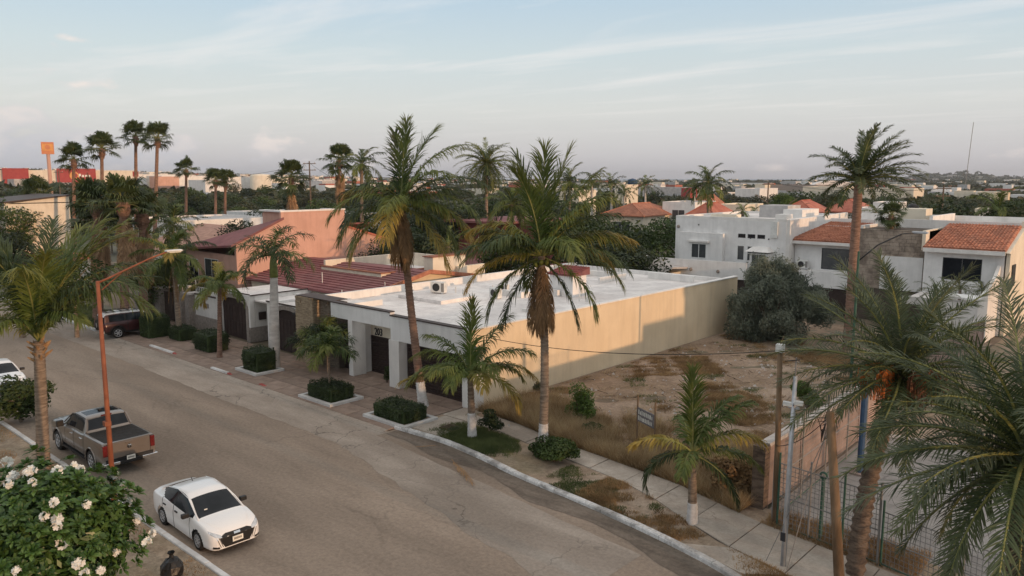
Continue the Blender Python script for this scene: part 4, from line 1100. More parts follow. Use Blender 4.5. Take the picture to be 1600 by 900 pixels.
# --- low house with the ribbed maroon roof behind the garages
r = thing('house', 'low cream house under a ribbed maroon metal roof behind the garages', 'house', (-50, 36, 0), absolute=True)
MB().box(-58.5, -43.2, 32.6, 46.5, 0, 3.1).build('wall', 'cream_wall', r)
b = MB(); b.prism_x([(32.6, 3.1), (46.5, 3.1), (46.5, 3.2), (38.2, 4.45), (32.6, 3.35)], -43.45, -43.2); b.build('gable', 'yellow_wall', r)
def ribbed(parent, p0, p1, p2, p3, n, m='maroon_roof', t=.1, axis_u=True):
    """sheet from p0-p1 (eave) to p3-p2 (ridge) with raised ribs running along the eave direction as horizontal steps"""
    P = [Vector(p) for p in (p0, p1, p2, p3)]; b = MB()
    for j in range(n):
        v0, v1 = j / n, (j + 1) / n
        A, B_ = P[0].lerp(P[3], v0), P[1].lerp(P[2], v0); C, D_ = P[1].lerp(P[2], v1), P[0].lerp(P[3], v1)
        up = Vector((0, 0, t * .75)); lo = Vector((0, 0, -t))
        b.hexa([A + lo, B_ + lo, C + lo, D_ + lo, A + up, B_ + up, C + up * .1, D_ + up * .1])
    return b.build('roof', m, parent)
ribbed(r, (-59, 32.2, 3.35), (-42.9, 32.2, 3.35), (-42.9, 38.2, 4.62), (-59, 38.2, 4.62), 14)
ribbed(r, (-42.9, 46.8, 3.3), (-59, 46.8, 3.3), (-59, 38.2, 4.62), (-42.9, 38.2, 4.62), 12)
b = MB(); b.prism_x([(32.2, 3.2), (38.2, 4.5), (46.8, 3.2), (46.8, 3.48), (38.2, 4.8), (32.2, 3.5)], -42.88, -42.72); b.build('fascia', 'clay_tile', r)
# parapet boxes standing on the maroon roof
b = MB(); b.box(-53.5, -45.8, 36.0, 36.25, 3.8, 4.42).box(-46.05, -45.8, 36.25, 41, 3.8, 4.42).box(-53.5, -53.25, 36.25, 44, 3.8, 4.9).box(-53.25, -45.8, 43.8, 44, 3.8, 5.1); b.build('roof_box', 'cream_wall', r)
b = MB(); b.box(-53.25, -46.05, 36.25, 43.8, 3.9, 4.05); b.build('roof_deck', 'white_roof', r)
b = MB(); b.box(-53.6, -45.72, 35.92, 36.3, 4.42, 4.5).box(-46.1, -45.71, 36.3, 41.05, 4.421, 4.5); b.build('box_coping', 'clay_tile', r)
b = MB(); b.box(-44.6, -43.6, 39.2, 42.6, 3.6, 5.55).box(-43.6, -43.3, 41.5, 44.5, 3.3, 4.7); b.build('roof_box', 'cream_wall', r)
b = MB(); b.box(-44.7, -43.5, 39.1, 42.7, 5.55, 5.62); b.build('box_coping', 'clay_tile', r)
ac_unit('white air conditioner with round fan on the cream roof box of the maroon house', -47.4, 42.6, 4.06, R(15), 1.5)
b = MB(); b.box(-51.8, -50.4, 37.5, 38.6, 4.06, 4.45).box(-49.9, -49.3, 37.0, 37.5, 4.06, 4.3); b.build('skylight', 'white_wall', r)

# --- pink house with tall blank sunlit wall
k = thing('house', 'tall salmon pink house with a blank side wall and maroon sloping roof', 'house', (-63, 34, 0), absolute=True)
side = [(31.6, -.1), (47.6, -.1), (47.6, 5.6), (42.3, 7.25), (42.3, 8.62), (35.8, 8.62), (35.8, 7.9), (31.6, 6.15)]
b = MB(); b.prism_x(side, -59.2, -58.9); b.build('side_wall', 'pink_wall', k)
b = MB(); b.box(-67.8, -59.2, 31.6, 31.9, 0, 5.2); b.build('wall', 'pink_wall', k)
b = MB(); b.box(-67.8, -67.5, 31.9, 47.6, 0, 5.2).box(-67.5, -59.2, 47.3, 47.6, 0, 5.4).box(-62.0, -59.2, 36.0, 36.3, 5, 8.62).box(-62.2, -62.0, 36.0, 42.3, 5, 8.5).box(-62.0, -59.2, 42.0, 42.3, 5, 8.62); b.build('wall', 'pink_wall', k)
b = MB(); b.box(-62.3, -58.84, 35.74, 36.36, 8.62, 8.76).box(-59.26, -58.84, 36.36, 42.36, 8.62, 8.76).box(-62.3, -59.26, 42.0, 42.36, 8.62, 8.70); b.build('coping', 'white_wall', k)
b = MB(); b.box(-62, -59.2, 36.3, 42, 8.2, 8.3); b.build('roof_deck', 'roof_grey', k)
b = MB(); b.hexa([(-68.4, 31.1, 5.2), (-58.75, 31.1, 5.95), (-58.75, 36, 8.0), (-68.4, 36, 6.0), (-68.4, 31.1, 5.35), (-58.75, 31.1, 6.12), (-58.75, 36, 8.2), (-68.4, 36, 6.15)])
b.hexa([(-68.4, 36, 6.0), (-62.2, 36, 7.3), (-62.2, 48, 7.0), (-68.4, 48, 5.0), (-68.4, 36, 6.15), (-62.2, 36, 7.45), (-62.2, 48, 7.15), (-68.4, 48, 5.15)]); b.build('roof', 'maroon_roof', k)
b = MB(); b.hexa([(-62.2, 42.3, 6.9), (-58.8, 42.3, 7.1), (-58.8, 47.9, 5.4), (-62.2, 47.9, 5.2), (-62.2, 42.3, 7.05), (-58.8, 42.3, 7.27), (-58.8, 47.9, 5.6), (-62.2, 47.9, 5.4)]); b.build('roof', 'dull_tile', k)
win_y(k, -67.3, -65.6, 2.7, 4.5, 31.6, mull=1); win_y(k, -64.4, -62.0, 2.4, 4.7, 31.6, mull=1, glass='glass_grey')
MB().box(-67.9, -59.1, 31.5, 31.6, 2.05, 2.25).build('string_course', 'pink_wall', k)
MB().box(-59.25, -58.86, 31.5, 31.75, 0, 2.6).build('corner_pillar', 'red_wall', k)
# --- dark red house behind the palms
k = thing('house', 'dark red two storey house with a flat red eave between the two tall coconut palms', 'house', (-61, 64, 0), absolute=True)
MB().box(-64.5, -57.4, 62, 72, 0, 6.5).build('wall', 'red_wall', k)
MB().box(-66, -56.8, 61, 73, 6.55, 6.8).build('roof', 'maroon_roof', k)
for x0, x1, z0, z1 in [(-64.2, -63.3, 4.9, 5.9), (-62.6, -61.8, 4.9, 5.9), (-61.0, -58.6, 3.9, 5.9), (-63.8, -62.0, .6, 2.6)]:
    win_y(k, x0, x1, z0, z1, 62, 'red_wall', mull=0)
b = MB(); b.hexa([(-64, 55, 2.6), (-52, 55, 2.6), (-52, 62, 3.3), (-64, 62, 3.3), (-64, 55, 2.75), (-52, 55, 2.75), (-52, 62, 3.45), (-64, 62, 3.45)]); b.build('porch_roof', 'maroon_roof', k)
MB().box(-63.6, -52.4, 55.6, 62, 0, 2.6).build('wall', 'white_wall', k)
win_y(k, -55.5, -53.6, 1.0, 2.2, 55.6, mull=0)
for x in (-60.8, -58.2): MB().tube([(x, 61.5, 3.3), (x, 61.5, 5.2)], .04, 6).build('post', 'frame_white', k)
MB().tube([(-63, 61.5, 4.2), (-58.2, 61.5, 4.2)], .03, 5).build('rail', 'wire_grey', k)
# --- beige canopy roofs behind the long white roof
k = thing('carport', 'low beige pitched roofs behind the long white roof', 'roof', (-41, 62, 0), absolute=True)
b = MB(); b.hexa([(-47.5, 57.5, 2.6), (-36.4, 59.2, 2.7), (-36.4, 62, 3.3), (-45.5, 62.5, 3.9), (-47.5, 57.5, 2.75), (-36.4, 59.2, 2.85), (-36.4, 62, 3.45), (-45.5, 62.5, 4.05)]); b.build('roof', 'coping', k)
b = MB(); b.hexa([(-44.8, 62.5, 3.9), (-36.4, 61.8, 3.3), (-36.2, 66, 3.0), (-44, 66, 3.6), (-44.8, 62.5, 4.05), (-36.4, 61.8, 3.45), (-36.2, 66, 3.15), (-44, 66, 3.75)]); b.build('roof', 'roof_grey', k)
MB().box(-46.9, -37, 60, 65.5, 0, 2.8).build('wall', 'cream_wall', k)
MB().box(-47.2, -46.5, 56.6, 61, 2.9, 3.3).build('red_roof_edge', 'red_wall', k)

# --- white modern house, two storeys, facing the lot
k = thing('house', 'white two storey house with a curved balcony wall and small square windows', 'house', (-32, 66, 0), absolute=True)
MB().box(-38.6, -27.7, 66, 80, 0, 7.7).build('wall', 'cool_white_wall', k)
b = MB(); b.box(-38.6, -27.7, 66, 66.25, 7.7, 7.95).box(-27.95, -27.7, 66.25, 80, 7.7, 7.95).box(-38.6, -38.35, 66.25, 80, 7.7, 7.95).box(-38.35, -27.95, 79.75, 80, 7.7, 7.95); b.build('parapet', 'white_wall', k)
MB().box(-38.35, -27.95, 66.25, 79.75, 7.7, 7.74).build('roof', 'white_roof', k)
MB().box(-37.9, -33.4, 65.5, 66, 3.0, 6.45).build('bay', 'cool_white_wall', k)
MB().box(-36.9, -34.7, 65.2, 65.5, 5.58, 5.72).build('window_canopy', 'white_wall', k)
win_y(k, -36.6, -35.0, 4.05, 5.45, 65.5, mull=1, glass='glass_grey', fw=.08)
for i in range(3): win_y(k, -32.15 + i * .92, -31.45 + i * .92, 6.15, 6.5, 66, 'frame_dark', mull=0)
win_y(k, -32.2, -31.5, 4.1, 5.45, 66, mull=0, glass='glass_grey'); win_y(k, -31.25, -30.6, 4.1, 5.45, 66, mull=0, horiz=1, glass='glass_grey')
MB().box(-30.6, -28.9, 65.2, 66, 2.6, 4.9).build('bay', 'cool_white_wall', k)
b = MB(); b.hexa([(-30.9, 64.8, 5.05), (-28.7, 64.8, 5.05), (-28.7, 66, 5.05), (-30.9, 66, 5.05), (-30.5, 65.5, 5.45), (-29.1, 65.5, 5.45), (-29.1, 66, 5.45), (-30.5, 66, 5.45)]); b.build('window_canopy', 'white_wall', k)
win_y(k, -30.45, -29.05, 3.2, 4.85, 65.2, mull=1, horiz=1, glass='glass_grey')
# curved balcony wall
pts = [(-41.6 + 1.6 - 1.6 * math.cos(a), 64.2 + 1.8 - 1.8 * math.sin(a)) for a in np.linspace(0, math.pi / 2, 9)]
outer = [(-41.6, 68.5)] + pts + [(-37.5, 64.35), (-30.8, 65.1), (-30.8, 65.3)]
b = MB()
for (xa, ya), (xb, yb) in zip(outer, outer[1:]):
    d = Vector((xb - xa, yb - ya, 0)).normalized(); nr = Vector((-d.y, d.x, 0)) * .2
    b.hexa([(xa, ya, 2.45), (xb, yb, 2.45), (xb + nr.x, yb + nr.y, 2.45), (xa + nr.x, ya + nr.y, 2.45), (xa, ya, 3.98), (xb, yb, 3.98), (xb + nr.x, yb + nr.y, 3.98), (xa + nr.x, ya + nr.y, 3.98)])
b.build('balcony_wall', 'cool_white_wall', k)
b = MB(); b.prism([(-41.4, 68.5)] + [(x + .05, y + .1) for x, y in pts] + [(-37.5, 64.5), (-30.8, 65.3), (-30.8, 66), (-38.6, 66), (-38.6, 68.5)], 2.5, 2.7); b.build('balcony_floor', 'white_roof', k)
for x in (-40.6, -37.8, -35.6): MB().box(x, x + .35, 64.8, 65.2, 0, 2.5).build('pillar', 'stone_trim', k)
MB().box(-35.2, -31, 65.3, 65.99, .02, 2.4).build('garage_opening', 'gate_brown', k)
for (x, z, y) in [(-38.3, 6.9, 65.98), (-36.0, 3.1, 64.5), (-33.4, 3.05, 64.8)]:
    b = MB(); b.lathe([(.0, -.1), (.14, -.08), (.17, 0)], 10, 'y', (x, y, z)).box(x - .06, x + .06, y - .2, y - .05, z - .1, z + .1); b.build('wall_lamp', 'stone_trim', k)
for (x, z) in [(-36.2, 7.1), (-31.0, 6.1), (-29.3, 6.1)]: MB().box(x, x + .1, 65.93, 66, z, z + .1).build('drain_spout', 'frame_dark', k)
for (xa, xb, ya, yb, za, zb, m_) in [(-33, -30.2, 72, 75, 7.74, 8.9, 'roof_grey'), (-30.2, -28.4, 71, 75, 7.74, 8.6, 'white_wall'), (-36, -33.4, 68, 69, 7.74, 8.1, 'cream_wall'), (-29.2, -28.2, 67, 68.4, 7.74, 8.3, 'white_wall')]:
    MB().box(xa, xb, ya, yb, za, zb).build('roof_box', m_, k)
# side wing to the right (lit end wall, sloping parapet)
b = MB(); b.prism_x([(66.02, 0), (80, 0), (80, 8.1), (66.02, 7.9)], -27.7, -27.4); b.build('end_wall', 'white_wall', k)
# outside stair, lamp column
MB().box(-29.05, -28.45, 65.85, 66, 6.3, 7.7).build('meter_box', 'plastic_white', k)

# --- white house with clay tile roofs, right
k = thing('house', 'white house with two clay tiled roofs and large dark windows behind the date palms', 'house', (-18, 66, 0), absolute=True)
MB().box(-27.35, -21.7, 67.2, 78, 0, 6.1).build('wall', 'cool_white_wall', k)
MB().box(-21.7, -16.5, 66.4, 78, 0, 7.4).build('stone_wall', 'joint', k)
stones_y(k, -21.7, -16.5, 2.6, 7.42, 66.4, 'field_stone', .32, .55, 9)
MB().box(-19.9, -16.8, 66.28, 66.36, 2.6, 5.3).build('pale_panel', 'cool_white_wall', k)
MB().box(-16.5, -11.2, 65.4, 78, 0, 6.2).build('wall', 'cool_white_wall', k)
MB().box(-16.75, -16.5, 65.4, 72, 6.0, 7.5).build('wall', 'cream_wall', k)
R1 = [(-27.7, 66.7, 6.15), (-21.75, 66.7, 6.15), (-21.75, 71.6, 7.55), (-26.0, 71.6, 7.55)]
R2 = [(-16.9 + .35, 64.9, 6.3), (-11.1, 64.9, 6.3), (-11.1, 70.2, 7.85), (-16.1, 70.2, 7.85)]
for P in (R1, R2):
    b = MB(); b.hexa([(p[0], p[1], p[2] - .22) for p in P] + P); b.build('roof', 'clay_tile', k)
    gable_tiles(k, [(p[0], p[1], p[2] + .004) for p in P], 22, 14, 'clay_tile', lift=.05)
MB().box(-27.7, -21.75, 66.6, 66.75, 5.85, 6.1).build('gutter', 'white_wall', k); MB().box(-16.5, -11.1, 64.8, 64.95, 5.95, 6.25).build('gutter', 'white_wall', k)
b = MB(); b.prism_x([(64.9, 6.15), (70.2, 7.7), (70.2, 8.2), (78, 8.2), (78, 0), (65.4, 0), (65.4, 6.1)], -11.1, -10.85); b.build('end_wall', 'cream_wall', k)
b = MB(); b.box(-21.7, -11.1, 70.2, 70.45, 7.4, 8.1).box(-26, -21.7, 71.6, 71.85, 7.3, 7.9).box(-21.75, -21.5, 66.5, 71.6, 7.4, 7.65).box(-26, -11.1, 77.6, 77.9, 6, 8.2).box(-17.6, -17.35, 70.45, 77.6, 7.3, 8.4); b.build('parapet', 'white_wall', k)
MB().box(-26, -11.1, 70.45, 77.6, 7.2, 7.3).build('roof_deck', 'white_roof', k)
MB().box(-20.5, -18.3, 72, 74, 7.3, 8.9).build('roof_box', 'cream_wall', k)
win_y(k, -25.0, -22.2, 3.75, 5.55, 67.2, 'frame_dark', mull=1, glass='glass_grey')
win_y(k, -15.2, -12.6, 3.9, 5.55, 65.4, 'frame_dark', mull=1, glass='glass_dark')
MB().box(-27.3, -21.7, 66.0, 67.2, 2.3, 3.65).build('balcony_wall', 'cool_white_wall', k)
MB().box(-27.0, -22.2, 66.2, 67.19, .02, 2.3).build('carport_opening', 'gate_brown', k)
b = MB(); b.box(-16.5, -12, 60.5, 65.4, 2.55, 2.8); b.build('carport_roof', 'white_roof', k)
b = MB(); b.box(-16.5, -11.9, 60.3, 60.5, 2.5, 3.05).box(-12.1, -11.9, 60.5, 65.4, 2.5, 3.05); b.build('carport_parapet', 'white_wall', k)
MB().box(-12.3, -11.9, 60.5, 65.4, 0, 2.5).build('wall', 'white_wall', k)
ac_unit('white air conditioner standing on the balcony between the two white houses', -26.4, 66.6, 3.7, R(10), 1.2)

# --- white garden wall running forward from the tiled house
k = thing('garden_wall', 'white garden wall with rising top running forward from the tiled house', 'wall', (-11.5, 60, 0), absolute=True)
b = MB(); b.prism_x([(58.9, 0), (65.35, 0), (65.35, 5.2), (64.2, 4.5), (62.4, 3.9), (60.2, 3.6), (58.9, 3.4)], -11.6, -11.38); b.build('wall', 'white_wall', k)
MB().box(-14.2, -11.6, 58.9, 59.1, 0, 3.2).build('wall', 'white_wall', k)
MB().box(-14.3, -11.3, 58.7, 60.5, 3.4, 3.52).build('canopy', 'cool_white_wall', k)
MB().box(-10.85, -10.78, 66.2, 67.4, 3.6, 5.2).build('shutter', 'frame_dark', k)
# --- neighbouring hall beyond the yard, just outside the picture on the right: it shades the end of the yellow wall
k = thing('house', 'white two level house across the sports yard beyond the right edge', 'house', (4, 55, 0), absolute=True)
MB().box(-1.5, 9, 47.6, 62, -.1, 6.4).build('wall', 'white_wall', k); MB().box(-1.5, 9, 42.5, 47.6, -.1, 4.0).build('wall', 'white_wall', k)
MB().box(-1.7, 9.2, 47.4, 62.2, 6.4, 6.6).build('roof', 'roof_grey', k); MB().box(-1.7, 9.2, 42.3, 47.39, 4.0, 4.2).build('roof', 'roof_grey', k)
for x in (0, 3.4, 6.4): win_y(k, x, x + 1.6, 1.2, 2.6, 42.5)
for x in (0, 3.4, 6.4): win_y(k, x, x + 1.6, 4.6, 5.8, 47.6)

# --- painted pink block wall of the yard, with coping
k = thing('yard_wall', 'peeling pink painted wall with grey coping between vacant lot and sports yard', 'wall', (-11, 36, 0), absolute=True)
q = random.Random(4); y = 25.3
while y < 58.8:
    y1 = min(y + 3.2, 58.8); zt = 2.22 + q.uniform(-.03, .03)
    MB().box(-11.12, -10.9, y, y1 - .28, 0, zt).build('wall_panel', 'pink_paint', k)
    MB().box(-11.16, -10.86, y1 - .28, y1, 0, zt + .03).build('wall_pillar', 'pink_paint', k)
    MB().box(-11.2, -10.82, y, y1 - .01, zt + .03, zt + .15).build('coping', 'coping', k)
    y = y1
MB().box(-11.25, -10.8, 24.9, 25.3, 0, 2.3).build('end_pillar', 'bark_dark', k)
# ---------------------------------------------------------------- vehicles
def pchip(xs, ys, xq):
    xs = np.asarray(xs, float); ys = np.asarray(ys, float); h = np.diff(xs); d = np.diff(ys, axis=0) / h[:, None]
    m = np.zeros_like(ys)
    for k in range(1, len(xs) - 1):
        a, b = d[k - 1], d[k]; ok = a * b > 0
        w1, w2 = 2 * h[k] + h[k - 1], h[k] + 2 * h[k - 1]
        with np.errstate(divide='ignore', invalid='ignore'):
            m[k] = np.where(ok, (w1 + w2) / (w1 / np.where(ok, a, 1) + w2 / np.where(ok, b, 1)), 0)
    m[0], m[-1] = d[0], d[-1]
    i = np.clip(np.searchsorted(xs, xq) - 1, 0, len(xs) - 2); t = ((xq - xs[i]) / h[i])[:, None]; H = h[i][:, None]
    return ys[i] * (1 + 2 * t) * (1 - t) ** 2 + m[i] * H * t * (1 - t) ** 2 + ys[i + 1] * t * t * (3 - 2 * t) + m[i + 1] * H * t * t * (t - 1)

class Shell:
    """a smooth car skin lofted through cross sections, cut into panels by a region function"""
    def __init__(s, stations, extra=(), sub=5, dx=.035):
        xs = [st[0] for st in stations]; sec = []
        for (x, W, zs, zb, yb, yt, zt, zc) in stations:
            sec.append([(W - .14, zs), (W - .03, zs + .04), (W - .005, zs + (zb - zs) * .33), (W, zs + (zb - zs) * .68), (W - .035, zb), (yb, zb + .045), (yt, zt), (yt - .07, zt + (zc - zt) * .45), (yt * .5, zt + (zc - zt) * .85), (0, zc)])
        sec = np.array(sec).reshape(len(xs), -1)
        g = np.unique(np.round(np.concatenate([np.arange(xs[0], xs[-1], dx), [xs[-1]], np.array(extra, float).ravel() if len(extra) else []]), 4))
        S = pchip(xs, sec, g).reshape(len(g), 10, 2)
        vq = np.linspace(0, 9, 9 * sub + 1); out = np.zeros((len(g), len(vq), 2))
        for i in range(len(g)): out[i] = pchip(np.arange(10), S[i], vq)
        s.x = g; s.v = vq; s.S = out
    def panels(s, region, center_y=0):
        """region(x, v, y, z) -> panel name or None; returns {name: MB}; both sides"""
        res = {}
        nx, nv = len(s.x), len(s.v)
        for side in (1, -1):
            used = {}
            for i in range(nx - 1):
                xm = (s.x[i] + s.x[i + 1]) / 2
                for j in range(nv - 1):
                    vm = (s.v[j] + s.v[j + 1]) / 2; c = (s.S[i, j] + s.S[i + 1, j + 1]) / 2
                    nm = region(xm, vm, c[0] * side, c[1], side)
                    if nm is None: continue
                    mb, ids = res.setdefault(nm, (MB(), {}))
                    q = []
                    for a, b in ((i, j), (i + 1, j), (i + 1, j + 1), (i, j + 1)):
                        ky_ = (a, b, side if b < nv - 1 else 0)
                        if ky_ not in ids:
                            ids[ky_] = len(mb.v); mb.v.append((float(s.x[a]), float(s.S[a, b, 0]) * side, float(s.S[a, b, 1])))
                        q.append(ids[ky_])
                    mb.f.append(tuple(q) if side == -1 else tuple(q[::-1]))
        return {k: a for k, (a, _) in res.items()}
    def ends(s):
        out = []
        for i, fl in ((0, 1), (-1, 0)):
            pts = [(float(s.x[i]), float(y), float(z)) for y, z in s.S[i]]
            ring = pts + [(p[0], -p[1], p[2]) for p in reversed(pts[:-1])]
            b = MB(); f = tuple(range(len(ring))); b.add(ring, [f if fl else f[::-1]]); out.append(b)
        return out

def wheel(parent, x, y, r, w, side, style, rimmat='rim_silver'):
    t = MB().lathe([(r * .60, -w / 2), (r * .93, -w / 2), (r, -w * .36), (r, w * .36), (r * .93, w / 2), (r * .60, w / 2)], 28, 'y')
    o = t.build('wheel', 'rubber', parent, True); o.location = (x, y, r)
    ys = side * w * .5
    b = MB(); rr = r * .66
    b.lathe([(rr, ys), (rr * .93, ys * .96), (rr * .90, ys * .55), (0, ys * .5)], 28, 'y')
    b.build('rim_bed', 'car_trim', o, True)
    b = MB(); b.lathe([(rr * 1.0, ys * .9), (rr * 1.02, ys * 1.03), (rr * .90, ys * 1.03), (rr * .88, ys * .8)], 28, 'y')
    for k in range(style):
        a = 2 * math.pi * k / style; c, s_ = math.cos(a), math.sin(a); wd = rr * (.15 if style < 7 else .10)
        p = [(c * rr * .1 - s_ * wd, s_ * rr * .1 + c * wd), (c * rr * .1 + s_ * wd, s_ * rr * .1 - c * wd), (c * rr * .95 + s_ * wd * .8, s_ * rr * .95 - c * wd * .8), (c * rr * .95 - s_ * wd * .8, s_ * rr * .95 + c * wd * .8)]
        b.prism_y(p, ys * .86, ys * 1.0)
    b.lathe([(rr * .24, ys * .8), (rr * .24, ys * 1.04), (0, ys * 1.06)], 14, 'y')
    b.build('rim', rimmat, o, True)
    return o

def build_car(t, shell, region, mats_, parts_of=None):
    P = shell.panels(region); made = {}
    for k in sorted(P):
        nm, mt = mats_[k]
        made[k] = P[k].build(nm, mt, t, True)
    return made

# nose: grille, lamps, plate, badge
from mathutils.bvhtree import BVHTree
def nose_fn(made, ends, fallback):
    vs, fs = [], []
    for o in list(made.values()) + ends:
        k = len(vs); vs += [v.co.copy() for v in o.data.vertices]; fs += [[i + k for i in p.vertices] for p in o.data.polygons]
    bv = BVHTree.FromPolygons(vs, fs)
    def f(y, z):
        h_ = bv.ray_cast(Vector((9, y, z)), Vector((-1, 0, 0)))
        return h_[0].x if h_[0] else fallback
    return f
def surf_patch(outline_yz, x_of, thick, name, m, parent, both=False):
    if len(outline_yz) >= 4:      # finer outline, fan of strips so that the patch follows the curved nose
        n = len(outline_yz); ol = []
        for i in range(n):
            a, c = outline_yz[i], outline_yz[(i + 1) % n]
            for k in range(6): ol.append((a[0] + (c[0] - a[0]) * k / 6, a[1] + (c[1] - a[1]) * k / 6))
        cy, cz = sum(p[0] for p in ol) / len(ol), sum(p[1] for p in ol) / len(ol); rings = [ol] + [[(cy + (y - cy) * f, cz + (z - cz) * f) for y, z in ol] for f in (.75, .5, .25)]
        for s_ in ((1, -1) if both else (1,)):
            b = MB(); m_ = len(ol); vs = []
            for j, r_ in enumerate(rings): vs += [(x_of(y * s_, z) + thick, y * s_, z) for y, z in r_]
            vs.append((x_of(cy * s_, cz) + thick, cy * s_, cz)); vs += [(x_of(y * s_, z) - .03, y * s_, z) for y, z in ol]; fs = []
            for j in range(3): fs += [(j * m_ + i, j * m_ + (i + 1) % m_, (j + 1) * m_ + (i + 1) % m_, (j + 1) * m_ + i) for i in range(m_)]
            fs += [(3 * m_ + i, 3 * m_ + (i + 1) % m_, 4 * m_) for i in range(m_)]; fs += [(i, 4 * m_ + 1 + i, 4 * m_ + 1 + (i + 1) % m_, (i + 1) % m_) for i in range(m_)]
            b.add(vs, fs); o = b.build(name, m, parent, fix=True)
        return o
    for s_ in ((1, -1) if both else (1,)):
        b = MB(); n = len(outline_yz); fr = [(x_of(y, z) + thick, y * s_, z) for y, z in outline_yz]; bk = [(x_of(y, z) - .06, y * s_, z) for y, z in outline_yz]
        b.add(fr + bk, [tuple(range(n)), tuple(range(2 * n - 1, n - 1, -1))] + [(i, n + i, n + (i + 1) % n, (i + 1) % n) for i in range(n)])
        o = b.build(name, m, parent, fix=True)
    return o

# --- white saloon
sedan = thing('parked_car', 'white compact saloon with dark windows parked along the near kerb', 'car', (0, 0, 0))
st = [(0.0, .64, .36, .72, .56, .44, .82, .85), (.05, .76, .29, .88, .66, .54, .965, 1.0), (.22, .82, .24, .945, .71, .60, 1.045, 1.08), (.50, .855, .20, .965, .75, .63, 1.09, 1.13), (.85, .868, .19, .968, .79, .615, 1.23, 1.275),
      (1.25, .87, .18, .96, .81, .60, 1.35, 1.40), (1.8, .87, .18, .935, .82, .60, 1.42, 1.475), (2.3, .87, .18, .91, .82, .61, 1.40, 1.465), (2.62, .87, .18, .90, .82, .63, 1.33, 1.40),
      (3.50, .87, .18, .875, .80, .74, .93, .985), (3.88, .86, .19, .835, .77, .66, .885, .93), (4.22, .83, .20, .75, .72, .52, .80, .84), (4.42, .76, .20, .64, .64, .42, .68, .72), (4.50, .66, .24, .56, .54, .36, .58, .60)]
WX = (.95, 3.57)
sh = Shell(st, extra=[.97, 1.0, 1.86, 1.9, 1.92, 3.02, 3.05, .55, .58, 3.44, 2.68, 3.46, 1.2])
def reg(x, v, y, z, side):
    for wx in WX:
        if v < 4.3 and math.hypot(x - wx, z - .31) < .375: return None
    if 6.6 < v and 2.68 < x < 3.46: return 'ws'
    if 6.6 < v and .57 < x < 1.20: return 'rw'
    if 4.95 < v < 5.97 and .80 < x < 3.22:
        if 1.86 < x < 1.93: return 'tr'
        lo = 4.95 + .9 * max(0, (1.15 - x) / .35)
        if v > lo: return 'sw%d%d' % (side > 0, x > 1.9)
    if 1.0 < v < 5.0 and 1.02 < x < 3.08:
        if abs(x - 1.04) < .012 or abs(x - 1.89) < .02 or abs(x - 3.06) < .012: return 'seam'
        return 'dr%d%d' % (side > 0, x > 1.9)
    if v > 6.0 and x > 3.46 and x < 4.2: return 'hood'
    if v > 6.9 and x < .72: return 'lid'
    return 'body'
mm = {'body': ('body', 'car_white'), 'ws': ('windscreen', 'glass_dark'), 'rw': ('rear_window', 'glass_dark'), 'tr': ('window_pillar', 'car_trim'), 'seam': ('door_seal', 'car_trim'), 'hood': ('bonnet', 'car_white'), 'lid': ('boot_lid', 'car_white')}
for a in '01':
    for b_ in '01': mm['sw' + a + b_] = ('side_window', 'glass_dark'); mm['dr' + a + b_] = ('door', 'car_white')
made = build_car(sedan, sh, reg, mm)
e0, e1 = sh.ends(); e0.build('rear_panel', 'car_white', sedan); fpn = e1.build('front_panel', 'car_white', sedan)
nose = nose_fn(made, [fpn], 4.3)
for k in ('dr01', 'dr11', 'dr00', 'dr10'):
    s_ = 1 if k[2] == '1' else -1; x0 = 2.0 if k[3] == '1' else 1.12
    MB().box(x0, x0 + .2, s_ * .855 - .03, s_ * .855 + .03, .80, .845).build('handle', 'car_trim', made[k], bevel=.01)
for wx in WX:
    for s_ in (1, -1): wheel(sedan, wx, s_ * .76, .31, .19, s_, 9)
b = MB().box(.5, 3.9, -.70, .70, .17, .55); b.build('underbody', 'car_trim', sedan)
surf_patch([(-.40, .27), (.40, .27), (.60, .60), (.34, .69), (-.34, .69), (-.60, .60)], nose, .006, 'grille', 'car_trim', sedan)
for s_ in (1, -1):
    for dy in (0, .07): surf_patch([(s_ * (.45 + dy), .30), (s_ * (.475 + dy), .30), (s_ * (.585 + dy), .60), (s_ * (.56 + dy), .60)], nose, .012, 'grille_trim', 'chrome', sedan)
surf_patch([(-.10, .61), (.10, .61), (.10, .67), (-.10, .67)], nose, .022, 'badge', 'chrome', sedan)
surf_patch([(.48, .60), (.66, .63), (.80, .74), (.775, .80), (.64, .74), (.50, .67)], nose, .008, 'headlight', 'lens_clear', sedan, True)
surf_patch([(.56, .27), (.76, .29), (.75, .36), (.58, .33)], nose, .008, 'fog_lamp_slot', 'car_trim', sedan, True)
pl = MB().box(4.525, 4.545, -.17, .17, .38, .54).build('number_plate', 'plate', sedan)
for i in range(7): MB().box(4.545, 4.549, -.12 + i * .036, -.10 + i * .036, .43, .50).build('plate_mark', 'ink', pl)
for s_ in (1, -1):
    b = MB(); b.box(2.98, 3.06, s_ * .84 - .05, s_ * .84 + .05, .93, .97); b.box(2.96, 3.10, s_ * .97 - .11, s_ * .97 + .11, .93, 1.07); b.build('side_mirror', 'car_trim', sedan, bevel=.02)
    MB().box(-.01, .05, s_ * .62 - .12, s_ * .62 + .12, .70, .84).build('tail_light', 'lens_red', sedan, bevel=.01)
    MB().tube([(3.50, s_ * .75, .93), (3.05, s_ * .70, 1.16), (2.62, s_ * .635, 1.335)], .024, 5).build('window_pillar', 'car_white', sedan)
    MB().tube([(2.6, s_ * .64, 1.345), (1.8, s_ * .61, 1.43), (1.1, s_ * .63, 1.32)], .012, 4).build('roof_rail', 'car_white', sedan)
